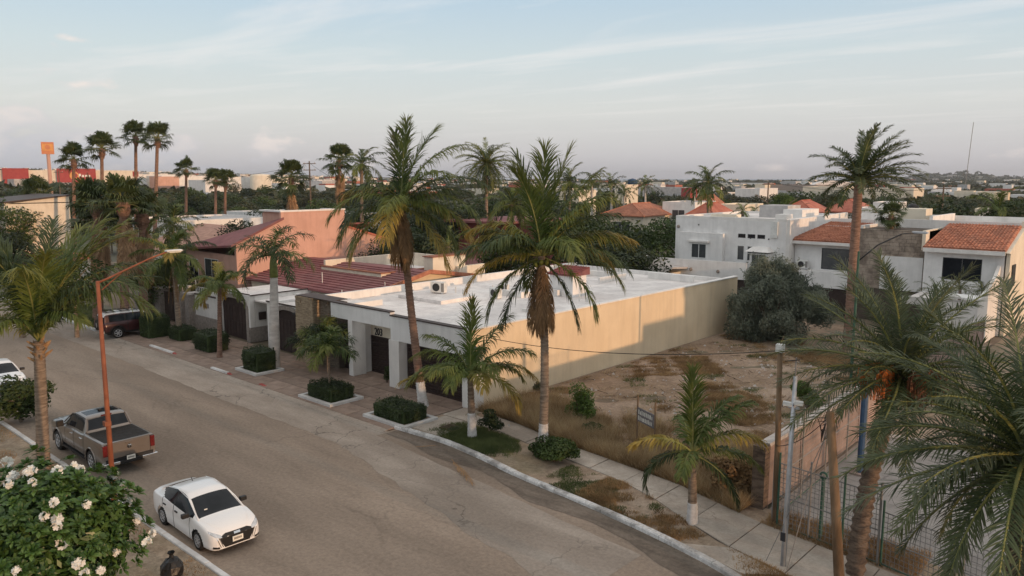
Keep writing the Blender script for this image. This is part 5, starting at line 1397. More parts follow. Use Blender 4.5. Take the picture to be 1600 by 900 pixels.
MB().tube([(1.5, 0, 1.43), (1.38, 0, 1.55)], .012, 5).build('aerial', 'car_trim', sedan)
MB().box(3.26, 3.28, -.45, -.35, 1.10, 1.13).build('sticker', 'plate', sedan)
sp = G(308, 862)
sedan.location = (-26.15, 11.3, 0); sedan.rotation_euler = (0, 0, R(-1.5))

# --- bronze pickup with black bed cover
truck = thing('parked_car', 'bronze crew cab pickup truck with a black bed cover parked behind the lamp pole', 'pickup truck', (0, 0, 0))
st = [(0.0, .98, .62, 1.28, .92, .84, 1.33, 1.33), (.05, 1.0, .55, 1.31, .94, .86, 1.37, 1.37), (.8, 1.01, .48, 1.31, .95, .88, 1.37, 1.37), (1.88, 1.01, .46, 1.30, .95, .88, 1.37, 1.37), (1.94, 1.01, .46, 1.30, .94, .84, 1.42, 1.42),
      (2.16, 1.01, .46, 1.28, .93, .74, 1.84, 1.90), (2.45, 1.01, .46, 1.27, .93, .735, 1.90, 1.955), (3.2, 1.01, .46, 1.26, .93, .735, 1.90, 1.96), (3.62, 1.01, .46, 1.25, .93, .74, 1.82, 1.88), (4.40, 1.01, .46, 1.23, .92, .84, 1.30, 1.36),
      (4.7, 1.01, .48, 1.21, .92, .80, 1.29, 1.33), (5.5, 1.0, .50, 1.17, .90, .76, 1.24, 1.28), (5.75, .97, .52, 1.10, .86, .74, 1.17, 1.20), (5.86, .90, .54, 1.0, .8, .66, 1.04, 1.06)]
WX = (1.25, 4.93)
sh = Shell(st, extra=[1.9, 1.92, 1.96, 1.98, 2.0, 2.02, 2.05, 2.08, 2.1, 2.13, 3.0, 3.04, 3.98, 4.02, 1.91])
def reg(x, v, y, z, side):
    for wx in WX:
        if v < 4.4 and math.hypot(x - wx, z - .42) < .52: return None
    if 6.6 < v and 3.70 < x < 4.34: return 'ws'
    if 6.5 < v and 1.955 < x < 2.125: return 'rw'
    if v > 6.25 and .10 < x < 1.87: return 'bed'
    if 7.2 < v and 2.5 < x < 3.1: return 'sun'
    if 5.15 < v < 5.93 and 2.22 < x < 4.12:
        if 3.0 < x < 3.05: return 'tr'
        return 'sw%d%d' % (side > 0, x > 3)
    if 1.0 < v < 5.0 and 2.0 < x < 4.02:
        if abs(x - 2.02) < .02 or abs(x - 3.02) < .025 or abs(x - 4.0) < .02: return 'seam'
        return 'dr%d%d' % (side > 0, x > 3)
    if 1.0 < v < 5.9 and 1.885 < x < 1.925: return 'seam'
    if v > 6.1 and x > 4.42 and x < 5.6: return 'hood'
    return 'body'
mm = {'body': ('body', 'car_bronze'), 'ws': ('windscreen', 'glass_dark'), 'rw': ('rear_window', 'glass_dark'), 'tr': ('window_pillar', 'car_trim'), 'seam': ('door_seal', 'car_trim'), 'hood': ('bonnet', 'car_bronze'), 'bed': ('bed_cover', 'rubber'), 'sun': ('sunroof', 'glass_dark')}
for a in '01':
    for b_ in '01': mm['sw' + a + b_] = ('side_window', 'glass_dark'); mm['dr' + a + b_] = ('door', 'car_bronze')
made = build_car(truck, sh, reg, mm)
for i in range(3): MB().box(.55 + i * .42, .57 + i * .42, -.86, .86, 1.372, 1.380).build('cover_seam', 'car_trim', made['bed'])
e0, e1 = sh.ends(); e1.build('front_panel', 'car_trim', truck)
tg = MB().box(-.02, .02, -.80, .80, .72, 1.33).build('tailgate', 'car_bronze', truck, bevel=.015)
MB().box(-.03, .06, -.80, .80, 1.335, 1.375).build('tailgate_cap', 'car_bronze', tg, bevel=.01)
MB().box(-.034, -.018, -.78, .78, .98, 1.0).build('tailgate_crease', 'car_bronze', tg)
MB().box(-.05, -.015, -.15, .15, 1.24, 1.31).build('tailgate_handle', 'car_bronze', tg, bevel=.01)
b = MB(); b.lathe([(0, -.045), (.085, -.04), (.09, -.02)], 16, 'x', (0, 0, 0)); b.v = [(v[0] + .0, v[1], v[2] + 1.10) for v in b.v]; b.build('badge', 'car_trim', tg)
b = MB()
for s_ in (1, -1):
    b.tube([(-.05, s_ * .012, 1.15), (-.055, s_ * .05, 1.155), (-.055, s_ * .07, 1.115), (-.055, s_ * .048, 1.085)], [.018, .018, .015, .006], 6)
b.tube([(-.05, 0, 1.15), (-.055, 0, 1.10), (-.05, 0, 1.04)], [.028, .022, .012], 6); b.build('badge_emblem', 'chrome', tg)
for s_ in (1, -1):
    MB().box(-.03, .10, s_ * .895 - .085, s_ * .895 + .085, .86, 1.30).build('tail_light', 'lens_red', truck, bevel=.015)
    MB().box(-.01, .1, s_ * .895 - .085, s_ * .895 + .085, .62, .86).build('rear_corner', 'car_bronze', truck)
    MB().box(-.17, .05, s_ * .72 - .30, s_ * .72 + .30, .50, .62).build('bumper', 'chrome', truck, bevel=.02)
    b = MB(); b.box(4.02, 4.10, s_ * .97 - .05, s_ * .97 + .05, 1.30, 1.36); b.box(3.98, 4.14, s_ * 1.15 - .13, s_ * 1.15 + .13, 1.28, 1.52); b.build('side_mirror', 'car_trim', truck, bevel=.02)
    MB().box(5.70, 5.88, s_ * .74 - .15, s_ * .74 + .15, .86, 1.06).build('headlight', 'lens_clear', truck, bevel=.02)
    MB().tube([(4.40, s_ * .86, 1.33), (4.0, s_ * .80, 1.60), (3.62, s_ * .735, 1.85)], .03, 5).build('window_pillar', 'car_bronze', truck)
    MB().tube([(1.93, s_ * .86, 1.42), (2.16, s_ * .75, 1.87)], .045, 5).build('window_pillar', 'car_bronze', truck)
    b = MB()
    for wx in WX:
        pts = [(wx + .54 * math.cos(a), s_ * 1.012, .42 + .54 * math.sin(a)) for a in np.linspace(R(-12), R(192), 14)]; b = MB(); b.tube(pts, .035, 5); b.build('wheel_arch', 'car_bronze', truck, True)
    MB().box(1.9, 4.3, s_ * .98 - .06, s_ * .98 + .06, .36, .44).build('side_step', 'car_trim', truck)
MB().box(-.12, .05, -.42, .42, .46, .60).build('bumper_step', 'car_trim', truck, bevel=.01)
MB().box(-.02, .04, -.9, .9, .58, .72).build('bumper_filler', 'car_trim', truck)
pl = MB().box(-.14, -.12, -.16, .16, .60, .76).build('number_plate', 'plate', truck)
for i in range(7): MB().box(-.144, -.139, -.12 + i * .036, -.10 + i * .036, .65, .71).build('plate_mark', 'ink', pl)
MB().box(2.10, 2.16, -.2, .2, 1.90, 1.94).build('brake_light', 'lens_red', truck)
MB().box(2.75, 2.9, -.06, .06, 1.96, 2.03).build('aerial', 'car_trim', truck, bevel=.01)
MB().box(.3, 5.5, -.80, .80, .40, .75).build('underbody', 'car_trim', truck)
for k in ('dr01', 'dr11', 'dr00', 'dr10'):
    s_ = 1 if k[2] == '1' else -1; x0 = 3.12 if k[3] == '1' else 2.1
    MB().box(x0, x0 + .22, s_ * 1.0 - .03, s_ * 1.0 + .035, 1.12, 1.16).build('handle', 'chrome', made[k], bevel=.01)
for wx in WX:
    for s_ in (1, -1): wheel(truck, wx, s_ * .88, .42, .27, s_, 6)
truck.location = (-30.85, 11.65, 0); truck.rotation_euler = (0, 0, R(180))

# --- dark red and black off-roader with a white roof, nose into the drive
suv = thing('parked_car', 'dark maroon off road car with a white roof and rear spare wheel across the drive', 'car', (0, 0, 0))
st = [(0.0, .86, .48, 1.05, .84, .74, 1.12, 1.13), (.04, .92, .42, 1.12, .87, .76, 1.60, 1.66), (.22, .94, .40, 1.13, .88, .75, 1.76, 1.82), (1.2, .95, .38, 1.13, .89, .75, 1.80, 1.87), (2.5, .95, .38, 1.12, .89, .75, 1.78, 1.85), (2.85, .95, .38, 1.12, .89, .76, 1.70, 1.76),
      (3.35, .95, .38, 1.11, .88, .84, 1.18, 1.24), (3.8, .95, .4, 1.10, .87, .80, 1.14, 1.18), (4.45, .93, .42, 1.06, .84, .76, 1.10, 1.13), (4.6, .86, .46, .96, .78, .7, 1.0, 1.02)]
WX = (.88, 3.62)
sh = Shell(st, extra=[.03, .05, .08, .12, .16, .2, 1.55, 1.6, 2.6, 2.64])
def reg(x, v, y, z, side):
    for wx in WX:
        if v < 4.4 and math.hypot(x - wx, z - .39) < .49: return None
        if v < 4.4 and math.hypot(x - wx, z - .39) < .58: return 'trim'
    if v < 1.6: return 'trim'
    if 6.4 < v and 2.92 < x < 3.32: return 'ws'
    if 5.2 < v < 5.9 and .35 < x < 3.05: return 'trim' if (1.35 < x < 1.5 or 2.2 < x < 2.26) else 'sw%d%d' % (side > 0, x > 1.5)
    if v > 5.9 and x < 2.9: return 'roof'
    if 1.0 < v < 5.0 and 1.55 < x < 2.64:
        return 'trim' if (abs(x - 1.57) < .03 or abs(x - 2.62) < .025) else 'dr%d1' % (side > 0)
    return 'body'
mm = {'body': ('body', 'car_maroon'), 'ws': ('windscreen', 'glass_dark'), 'trim': ('body_cladding', 'car_trim'), 'roof': ('roof', 'car_white')}
for a in '01':
    mm['dr' + a + '1'] = ('door', 'car_maroon')
    for b_ in '01': mm['sw' + a + b_] = ('side_window', 'glass_dark')
build_car(suv, sh, reg, mm)
e0, e1 = sh.ends(); e1.build('front_panel', 'car_trim', suv)
MB().box(-.02, .05, -.86, .86, .55, 1.10).build('tailgate', 'car_trim', suv); MB().box(-.01, .06, -.80, .80, 1.12, 1.60).build('rear_window', 'glass_dark', suv)
MB().box(-.16, .02, -.88, .88, .45, .62).build('bumper', 'rim_silver', suv, bevel=.03)
b = MB(); b.lathe([(.2, -.28), (.36, -.28), (.39, -.22), (.39, -.1), (.36, -.04), (0, -.04)], 22, 'x', (0, 0, 0)); b.v = [(v[0], v[1], v[2] + 1.0) for v in b.v]; sw = b.build('spare_wheel', 'rubber', suv, True)
b = MB(); b.lathe([(0, -.27), (.2, -.26), (.24, -.2)], 16, 'x'); b.v = [(v[0], v[1], v[2] + 1.0) for v in b.v]; b.build('rim', 'rim_silver', sw)
for s_ in (1, -1):
    MB().box(-.02, .06, s_ * .84 - .06, s_ * .84 + .06, .85, 1.08).build('tail_light', 'lens_red', suv)
    MB().box(2.98, 3.1, s_ * 1.02 - .09, s_ * 1.02 + .09, 1.12, 1.32).build('side_mirror', 'car_white', suv, bevel=.02)
    MB().tube([(.25, s_ * .62, 1.92), (2.5, s_ * .62, 1.94)], .02, 5).build('roof_rail', 'car_trim', suv)
b = MB()
for i in range(5): MB().box(.3 + i * .5, .36 + i * .5, -.64, .64, 1.90, 1.95).build('roof_rack_bar', 'car_trim', suv)
MB().box(.2, 4.4, -.8, .8, .35, .8).build('underbody', 'car_trim', suv)
for wx in WX:
    for s_ in (1, -1): wheel(suv, wx, s_ * .82, .39, .25, s_, 6)
suv.location = (-59.0, 20.9, .03); suv.rotation_euler = (0, 0, R(86))

# --- white car glimpsed behind the small tree, far left: a copy of the saloon
c = copy_tree(sedan); c.location = (-51.6, 12.0, 0); c.rotation_euler = (0, 0, 0)
c['label'] = 'white car half hidden by the small leafy tree at the left edge'
# ---------------------------------------------------------------- street furniture
def lamp_orange():
    b0 = G(181, 818); t = thing('street_lamp', 'tall orange street lamp with a long arm over the road', 'street lamp', (b0.x, b0.y, .07))
    Hh = 8.15
    b = MB(); b.tube([(0, 0, 0), (0, 0, Hh * .5), (0, 0, Hh)], [.095, .08, .062], 8); b.build('pole', 'paint_orange', t, True)
    MB().box(-.18, .18, -.18, .18, 0, .04).build('base_plate', 'paint_orange', t)
    b = MB(); b.tube([(0, 0, Hh - .06), (.05, .3, Hh + .06), (.12, .8, Hh + .28), (.22, 1.6, Hh + .62), (.30, 2.2, Hh + .82)], [.04, .035, .03, .026, .024], 7); b.build('arm', 'paint_orange', t, True)
    b = MB(); b.tube([(.02, .1, Hh - .3), (.10, .7, Hh + .2)], .016, 5); b.build('brace', 'paint_orange', t)
    hd = MB().box(.20, .42, 2.1, 2.65, Hh + .80, Hh + .87).build('lamp_head', 'plastic_white', t, bevel=.03)
    MB().box(.24, .38, 2.2, 2.6, Hh + .775, Hh + .799).build('lens', 'lamp_glass', hd)
    MB().box(-.1, .1, -.14, .06, 3.35, 3.5).build('junction_box', 'paint_orange', t)
lamp_orange()
# curved lamp by the big white house
pb = D(1334, 520, 44); t = thing('street_lamp', 'slim curved grey street lamp behind the date palm by the tiled house', 'street lamp', (pb.x, pb.y, 0))
zt = HC - (430 - 278) / 1215 * 44.5
b = MB(); b.tube([(0, 0, 0), (0, 0, zt + 1.8)], [.09, .06], 8); b.build('pole', 'green_metal', t)
b = MB(); b.tube([(0, 0, zt + 1.3), (.8, .35, zt + 2.15), (1.8, .8, zt + 2.75), (2.4, 1.1, zt + 2.8)], .04, 6); b.build('arm', 'frame_dark', t, True)
MB().box(2.2, 2.9, 1.0, 1.3, zt + 2.78, zt + 2.88).build('lamp_head', 'galvanised', t, bevel=.02)

# wooden poles
def pole(label, base, top, r0, r1, m='wood_pole', name='utility_pole', cat='pole'):
    t = thing(name, label, cat, base); q = Vector(top) - Vector(base)
    b = MB(); b.tube([(0, 0, -.2), q * .5, q], [r0, (r0 + r1) / 2, r1], 9); b.build('pole', m, t, True); return t, q
b1 = G(1212, 822); p1 = D(1219, 548, math.hypot(b1.x, b1.y)); t, q = pole('slim brown wooden pole with a white meter box on top by the footpath', b1, p1, .11, .08)
MB().box(q.x - .12, q.x + .12, q.y - .1, q.y + .1, q.z - .05, q.z + .22).build('meter_box', 'plastic_white', t, bevel=.01)
MB().tube([(q.x, q.y, q.z + .2), (q.x + .1, q.y, q.z + .5)], .02, 5).build('conduit', 'wood_pole', t)
b2 = G(1313, 915); p2 = D(1297, 644, math.hypot(b2.x, b2.y)); t, q = pole('thick leaning wooden pole with black cables tied to its top', b2, p2, .15, .11)
for k in range(4):
    a = k * 1.4; MB().tube([(q.x + .12 * math.cos(a), q.y + .12 * math.sin(a), q.z - .15 - .12 * k), (q.x - .3 + .05 * k, q.y - .1, q.z - .2 - .1 * k), (q.x - .15, q.y - .14, q.z - .55 - .1 * k), (q.x - .05, q.y - .13, q.z - .3)], .014, 5).build('cable', 'wire_black', t)
b3 = G(1223, 888); p3 = D(1243, 588, math.hypot(b3.x, b3.y)); t, q = pole('pale galvanised steel pole carrying two white cameras', b3, p3, .085, .06, 'galvanised', 'camera_pole', 'pole')
MB().box(-.28, .28, -.28, .28, 0, .06).build('base_plate', 'slab', t)
MB().tube([(q.x, q.y, q.z), (q.x, q.y, q.z + .55)], .025, 6).build('mast', 'wire_grey', t)
MB().tube([(q.x - .28, q.y - .12, q.z + .42), (q.x + .1, q.y, q.z + .5)], .015, 5).build('bracket', 'wire_black', t)
z_ = q.z - .9
for dx, dz in ((-.18, 0), (.14, .08)):
    c = MB().box(-.13, .13, -.07, .07, 0, .13).build('camera', 'plastic_white', t, bevel=.02); c.location = (q.x + dx, q.y - .05, z_ + dz); c.rotation_euler = (0, .1, .4)
    MB().lathe([(0, -.14), (.045, -.138), (.05, -.12)], 10, 'x').build('camera_lens', 'glass_dark', c)
MB().box(q.x - .16, q.x + .16, q.y - .02, q.y + .02, z_ - .06, z_ + .02).build('bracket', 'galvanised', t)
MB().box(-.07, .07, -.13, -.08, .9, 1.15).build('switch_box', 'ink', t)
def wire(label, pts, r=.012, m='wire_black', sag=0, n=14):
    P = [Vector(p) for p in pts]; out = []
    for a, b_ in zip(P, P[1:]):
        for k in range(n): u = k / n; w = a.lerp(b_, u); w.z -= sag * 4 * u * (1 - u); out.append(w)
    out.append(P[-1]); o = MB().tube([v - P[0] for v in out], r, 4, False).build('cable', m); o.location = P[0]
    tag(o, label, 'cable')
hs_y = Vector((-26.9, 26.2, 4.0))
wire('thin dark cable sagging from the white house across the lot to the wooden pole', [hs_y, p1], .014, sag=.5)
wire('black guy cable from the leaning pole down past the steel pole', [p2 - Vector((0, 0, .2)), G(1228, 895)], .012, 'wire_grey')
wire('grey guy cable from the leaning pole to the base of the steel pole', [p2 - Vector((0, 0, .5)), G(1195, 880)], .010, 'wire_grey')
wire('black cable strung from leaning pole to slim brown pole', [p2 - Vector((0, 0, .1)), p1 - Vector((0, 0, 3.2))], .012, sag=.25)

# mesh fence of the yard: posts and rails as parts, wire mesh joined as stuff
def mesh_fence(label, A, B, hgt, npost, post_m='green_metal', coil=True):
    A, B = Vector((*A, .05)), Vector((*B, .05)); t = thing('mesh_fence', label, 'fence', A); d = B - A; Ln = d.length; u = d.normalized()
    for k in range(npost):
        p = d * k / (npost - 1); MB().tube([p, p + Vector((0, 0, hgt + .35))], .035, 7).build('post', post_m if k % 2 == 0 else 'wire_grey', t)
    for z in (.08, hgt * .5, hgt): MB().tube([Vector((0, 0, z)), d + Vector((0, 0, z))], .02, 5).build('rail', 'green_metal' if z < .1 else 'wire_grey', t)
    b = MB(); s = 0; w = .009
    while s < Ln:
        p = u * s; b.add([p + u * -w + Vector((0, 0, .08)), p + u * w + Vector((0, 0, .08)), p + u * w + Vector((0, 0, hgt)), p - u * w + Vector((0, 0, hgt))], [(0, 1, 2, 3)]); s += .14
    z = .12
    while z < hgt:
        b.add([Vector((0, 0, z - w)), d + Vector((0, 0, z - w)), d + Vector((0, 0, z + w)), Vector((0, 0, z + w))], [(0, 1, 2, 3)]); z += .16
    o = b.build('wire_mesh', 'wire_grey', t); o['kind'] = 'stuff'
    if coil:
        pts = []; n = int(Ln * 16)
        for k in range(n): a = k * .55; p = u * (Ln * k / n); pts.append(p + Vector((-u.y * .16 * math.cos(a), u.x * .16 * math.cos(a), hgt + .45 + .16 * math.sin(a))))
        MB().tube(pts, .006, 3, False).build('razor_coil', 'wire_grey', t)
mesh_fence('low green mesh fence of the sports yard along the footpath', (-9.9, 24.0), (-6.6, 23.5), 2.2, 4, coil=False)
mesh_fence('green mesh fence with razor coil at the bottom right corner', (-6.5, 23.5), (2.5, 21.2), 1.7, 5)
mesh_fence('tall wire fence with pale top rails in front of the pink wall', (-10.2, 24.3), (-10.5, 34.5), 3.0, 5, 'wire_grey', coil=False)
# green gate post with a loop, blue post
pb = G(1281, 846); t = thing('gate_post', 'short dark green post with a round head in the mesh fence', 'post', pb)
b = MB(); b.tube([(0, 0, 0), (0, 0, 2.1)], .06, 8); b.build('post', 'green_metal', t)
b = MB(); b.lathe([(.08, -.04), (.13, -.02), (.13, .02), (.08, .04)], 14, 'y', (0, 0, 2.2)); b.build('round_head', 'green_metal', t)
pb = G(1343, 742); t = thing('goal_post', 'thick blue painted steel post standing in the sports yard', 'post', pb)
MB().tube([(0, 0, 0), (0, 0, 4.2)], .12, 10).build('post', 'blue_metal', t); MB().box(-.3, .3, -.3, .3, 0, .12).build('footing', 'pink_paint', t)
pb = Vector((2.6, 27.5, 0)); 
# lot sign on two posts
A, B = G(995, 697), G(1022, 712); t = thing('lot_sign', 'small weathered sign board on two thin posts in the vacant lot', 'sign', A)
d = B - A
for p in (Vector((0, 0, 0)), d): MB().tube([p, p + Vector((0, 0, 2.3))], .035, 6).build('post', 'wood_pole', t)
b = MB(); u = d.normalized(); nrm = Vector((u.y, -u.x, 0)) * .02
b.hexa([nrm + Vector((0, 0, 1.15)), d + nrm + Vector((0, 0, 1.15)), d - nrm + Vector((0, 0, 1.15)), -nrm + Vector((0, 0, 1.15)), nrm + Vector((0, 0, 1.75)), d + nrm + Vector((0, 0, 1.75)), d - nrm + Vector((0, 0, 1.75)), -nrm + Vector((0, 0, 1.75))])
bd = b.build('board', 'sign_blue', t)
q = random.Random(8)
for row in range(2):
    s = .1
    while s < d.length - .2:
        w = q.uniform(.04, .12); a = u * s + nrm * 1.3; c = u * (s + w) + nrm * 1.3; z0 = 1.22 + row * .26; z1 = z0 + q.uniform(.14, .2)
        MB().add([a + Vector((0, 0, z0)), c + Vector((0, 0, z0)), c + Vector((0, 0, z1)), a + Vector((0, 0, z1))], [(0, 1, 2, 3)]).build('faded_mark', 'plate', bd); s += w + .05
# rubbish bag on the near verge, drain, fallen frond in the gutter
b = MB(); b.lathe([(.0, 0), (.26, .02), (.33, .15), (.31, .34), (.20, .5), (.07, .58), (.05, .66), (.10, .74)], 14)
q = random.Random(3); b.v = [(x * (1 + q.uniform(-.12, .12)), y * (1 + q.uniform(-.12, .12)), z + q.uniform(-.02, .02)) for x, y, z in b.v]
o = b.build('rubbish_bag', 'bag_black'); o.location = G(270, 905) + Vector((0, 0, .1)); tag(o, 'tied black rubbish bag on the gravel verge at the bottom edge', 'bag')
p = G(705, 672); t = thing('drain_cover', 'open rusty drain grate in the footpath beside the clipped planter', 'drain', (p.x, p.y, .1))
MB().box(-.45, .45, -.35, .35, -.02, .03).build('frame', 'wood_pole', t); MB().box(.02, .4, -.3, .3, .03, .034).build('opening', 'ink', t)
for i in range(6): MB().box(-.38 + i * .06, -.35 + i * .06, -.3, .3, .034, .05).build('bar', 'bark_dark', t)
for (a, c, lab, m_) in [((706, 720), (738, 757), 'dry brown palm frond lying in the gutter beside the kerb', 'frond_dry'), ((650, 700), (678, 698), 'short pale dead stalk lying in the gutter dirt', 'frond_dry')]:
    A, B = G(*a, .05), G(*c, .05); d = B - A; me = frond_mesh('coconut', d.length, 2, 3, 77, m_, nl=26)
    o = place_mesh('fallen_frond', me); o.location = A + Vector((0, 0, .06)); o.rotation_euler = (0, 0, math.atan2(d.y, d.x)); o.scale = (1, .3 if d.length > 1.4 else .15, .12); tag(o, lab, 'palm frond')

# planters: low white kerbs with clipped hedges
def planter(label, hl, x0, x1, y0, y1, h, **kw):
    t = thing('planter_kerb', label, 'planter', ((x0 + x1) / 2, (y0 + y1) / 2, .05)); a, c = (x1 - x0) / 2, (y1 - y0) / 2; w = .22
    for (xa, xb, ya, yb) in [(-a, a, -c, -c + w), (-a, a, c - w, c), (-a, -a + w, -c + w, c - w), (a - w, a, -c + w, c - w)]:
        MB().box(xa, xb, ya, yb, 0, .16).build('edge', 'kerb_clean', t, bevel=.015)
    MB().box(-a + w, a - w, -c + w, c - w, 0, .10).build('soil', 'verge', t)
    hedge_block('hedge', hl, x0 + .25, x1 - .25, y0 + .25, y1 - .25, h, z0=.12, **kw)
planter('white kerbed planter bed in front of the 203 entrance', 'low clipped hedge around the slim areca palm before house 203', -35.1, -32.2, 21.9, 24.0, .72)
planter('white kerbed planter bed at the corner of the footpath', 'low clipped hedge around the foot of the bent coconut palm', -29.8, -26.7, 22.1, 24.2, .68)
planter('white kerbed planter bed under the royal palm', 'tall square hedge around the royal palm base', -43.0, -40.6, 22.6, 24.5, 1.3, flare=.12)
hedge_block('hedge', 'square dark hedge around the thin palm before the first arched garage', -50.6, -48.3, 23.6, 25.2, 1.2, flare=.18)
hedge_block('hedge', 'small low square hedge around the leaning palm left of the garages', -55.3, -53.3, 24.0, 25.4, .85)
hedge_block('hedge', 'tall loose dark hedge beside the maroon off road car', -57.6, -55.9, 22.9, 24.7, 1.5, taper=.2, flare=-.02)
shrub('shrub', 'small round clipped bush beside the whitewashed small palm', (-23.6, 24.6, .05), .62, .62, 1.15, 'hedge', 2600, .09, 4, stems=False)
shrub('shrub', 'wide low green bush at the foot of the straight coconut palm', G(862, 722), 1.35, .95, 1.0, 'bush_green', 5200, .12, 6)
shrub('shrub', 'spindly green bush growing in the dry grass of the lot', G(908, 662), .95, .8, 2.1, 'bush_bright', 2600, .12, 8)
shrub('shrub', 'low dark leafy weed in the lot behind the straight palm', G(925, 682), .6, .5, .8, 'bush_green', 900, .11, 12)
shrub('shrub', 'small weed tuft by the yellow wall foot', G(840, 610), .5, .4, .6, 'bush_olive', 600, .1, 13)
shrub('shrub', 'bright green bush against the pink wall inside the lot', G(1262, 640), .95, .9, 1.6, 'bush_bright', 2600, .11, 14)
shrub('shrub', 'dense dry brown bush by the footpath near the mesh fence', G(1160, 775), 1.15, 1.3, 1.7, 'dry_grass', 9000, .16, 16, stems=False)

# --- palms of the street
def cr(px_, py_, base):  # crown point at the base's distance
    return D(px_, py_, math.hypot(base.x, base.y))
W8 = ('frond_green',) * 6 + ('frond_yellow',) * 2 + ('frond_dark',)
GY, YY, GG, DD = 'frond_green', 'frond_yellow', 'frond_green', 'frond_dark'
bs = G(662, 636); feather_palm('coconut_palm', 'tall coconut palm with a strongly bent trunk beside the 203 garage', bs, cr(627, 318, bs), Lf=3.6, r0=.23, r1=.15, bend=(-.5, .3), bark='bark_red', paint=1.3, seed=11, nf=9, mats=(GG, DD), skirt=20, nut=True, swell=.1, e_hi=60, e_lo=10,
    fronds=[(95, 86, 3.9, 10, GG), (60, 78, 4.1, 35, GG), (48, 70, 4.4, 62, GG), (150, 80, 3.6, 14, DD), (42, 46, 4.6, 78, DD), (40, 28, 4.4, 92, GG), (35, 8, 4.3, 80, YY), (222, 46, 3.7, 112, YY), (225, 30, 4.0, 96, GG), (215, 4, 4.0, 78, GG), (228, -24, 3.8, 52, YY), (30, -30, 3.9, 50, YY), (52, -12, 4.1, 70, GG), (300, 10, 3.6, 90, YY), (260, -10, 3.8, 70, GG), (120, 20, 4.0, 80, DD), (330, -58, 3.0, 24, 'dead_brown'), (290, -64, 2.9, 22, 'dead_brown'), (250, -62, 2.8, 22, 'dead_brown'), (10, -60, 2.8, 24, 'dead_brown')])
bs = G(848, 700); feather_palm('coconut_palm', 'straight tall coconut palm with hanging dead fronds standing in the right verge', bs, cr(846, 400, bs), Lf=3.9, r0=.20, r1=.15, bend=(.1, .05), bark='bark', paint=1.15, seed=23, nf=10, mats=(GG, DD), skirt=34, nut=True, swell=.08, e_hi=60, e_lo=20,
    fronds=[(110, 87, 4.3, 8, GG), (60, 82, 4.4, 16, GG), (200, 82, 4.2, 18, DD), (45, 72, 4.2, 36, GG), (280, 78, 4.0, 30, GG), (42, 56, 3.7, 60, DD), (44, 38, 3.9, 62, YY), (222, 52, 3.4, 100, YY), (225, 64, 3.6, 105, YY), (42, 14, 3.8, 75, GG), (30, -18, 3.5, 62, GG), (222, 10, 3.7, 78, YY), (218, -22, 3.5, 60, GG), (235, -42, 3.3, 40, DD), (48, -46, 3.3, 36, DD), (320, -58, 3.0, 25, 'dead_brown'), (280, -64, 3.0, 22, 'dead_brown'), (350, -60, 2.9, 24, 'dead_brown'), (240, -62, 2.9, 24, 'dead_brown'), (20, -64, 2.9, 22, 'dead_brown'), (140, 0, 3.6, 70, DD), (210, 30, 3.6, 80, GG), (52, 66, 4.0, 55, GG), (60, 25, 3.7, 80, YY)])
bs = G(738, 685); feather_palm('coconut_palm', 'short coconut palm with a whitewashed foot beside the round bush', bs, cr(735, 590, bs), Lf=2.9, r0=.19, r1=.13, paint=1.25, seed=31, nf=5, mats=(GG,), skirt=0, e_hi=70, e_lo=30, dp=(60, 105), swell=.06,
    fronds=[(120, 87, 3.3, 8, GG), (60, 72, 3.2, 35, GG), (42, 58, 3.2, 80, GG), (46, 38, 3.2, 92, YY), (30, 15, 2.9, 100, YY), (222, 62, 3.0, 95, GG), (225, 40, 3.1, 100, GG), (215, 12, 3.2, 40, YY), (200, 72, 2.9, 70, GG), (290, 45, 2.8, 90, GG), (330, 40, 2.8, 80, YY), (130, 50, 3.0, 80, DD)])
bs = G(1082, 820); feather_palm('coconut_palm', 'young coconut palm by the footpath with stiff upright spear leaf', bs, cr(1082, 708, bs), Lf=2.3, r0=.16, r1=.12, paint=.85, seed=43, nf=0, swell=.07,
    fronds=[(150, 88, 2.7, 6, GG), (42, 64, 2.6, 50, GG), (38, 50, 2.5, 84, YY), (222, 42, 2.2, 80, YY), (215, 8, 2.3, 110, DD), (40, 18, 2.5, 72, GG), (62, 72, 2.5, 55, GG), (20, -18, 2.2, 60, DD), (140, 50, 2.2, 70, GG), (290, 30, 1.9, 80, GG)])
bs = G(68, 735); feather_palm('coconut_palm', 'thick ringed coconut palm with orange leaf bases at the left edge', bs, cr(62, 545, bs) + Vector((0, 0, .3)), Lf=5.2, r0=.25, r1=.2, seed=51, nf=6, mats=(GG, DD), bark='bark', boots=16, e_hi=84, e_lo=66, dp=(35, 60), swell=.08, ring=.14, nl=84,
    fronds=[(44, 66, 5.4, 112, GG), (52, 70, 5.5, 80, DD), (30, 68, 5.2, 90, DD), (222, 50, 4.2, 104, YY), (226, 66, 5.0, 80, GG), (90, 76, 5.4, 40, GG), (15, 62, 3.4, 95, GG), (205, 72, 5.2, 60, GG), (150, 68, 5.2, 60, DD), (300, 62, 3.2, 110, GG), (70, 60, 5.2, 75, DD), (60, 76, 5.5, 58, GG), (120, 74, 5.3, 45, GG), (230, 76, 5.2, 60, DD)])
bs = G(429, 578); feather_palm('royal_palm', 'royal palm with a smooth grey trunk and bushy crown before the pink house', bs, cr(428, 432, bs), kind='royal', Lf=2.9, r0=.36, r1=.22, seed=61, nf=16, mats=('frond_dark', 'frond_green', 'frond_dark'), bark='royal_bark', shaft=1.5, e_hi=82, e_lo=-5, dp=(75, 120), ring=.5, rough=.01)
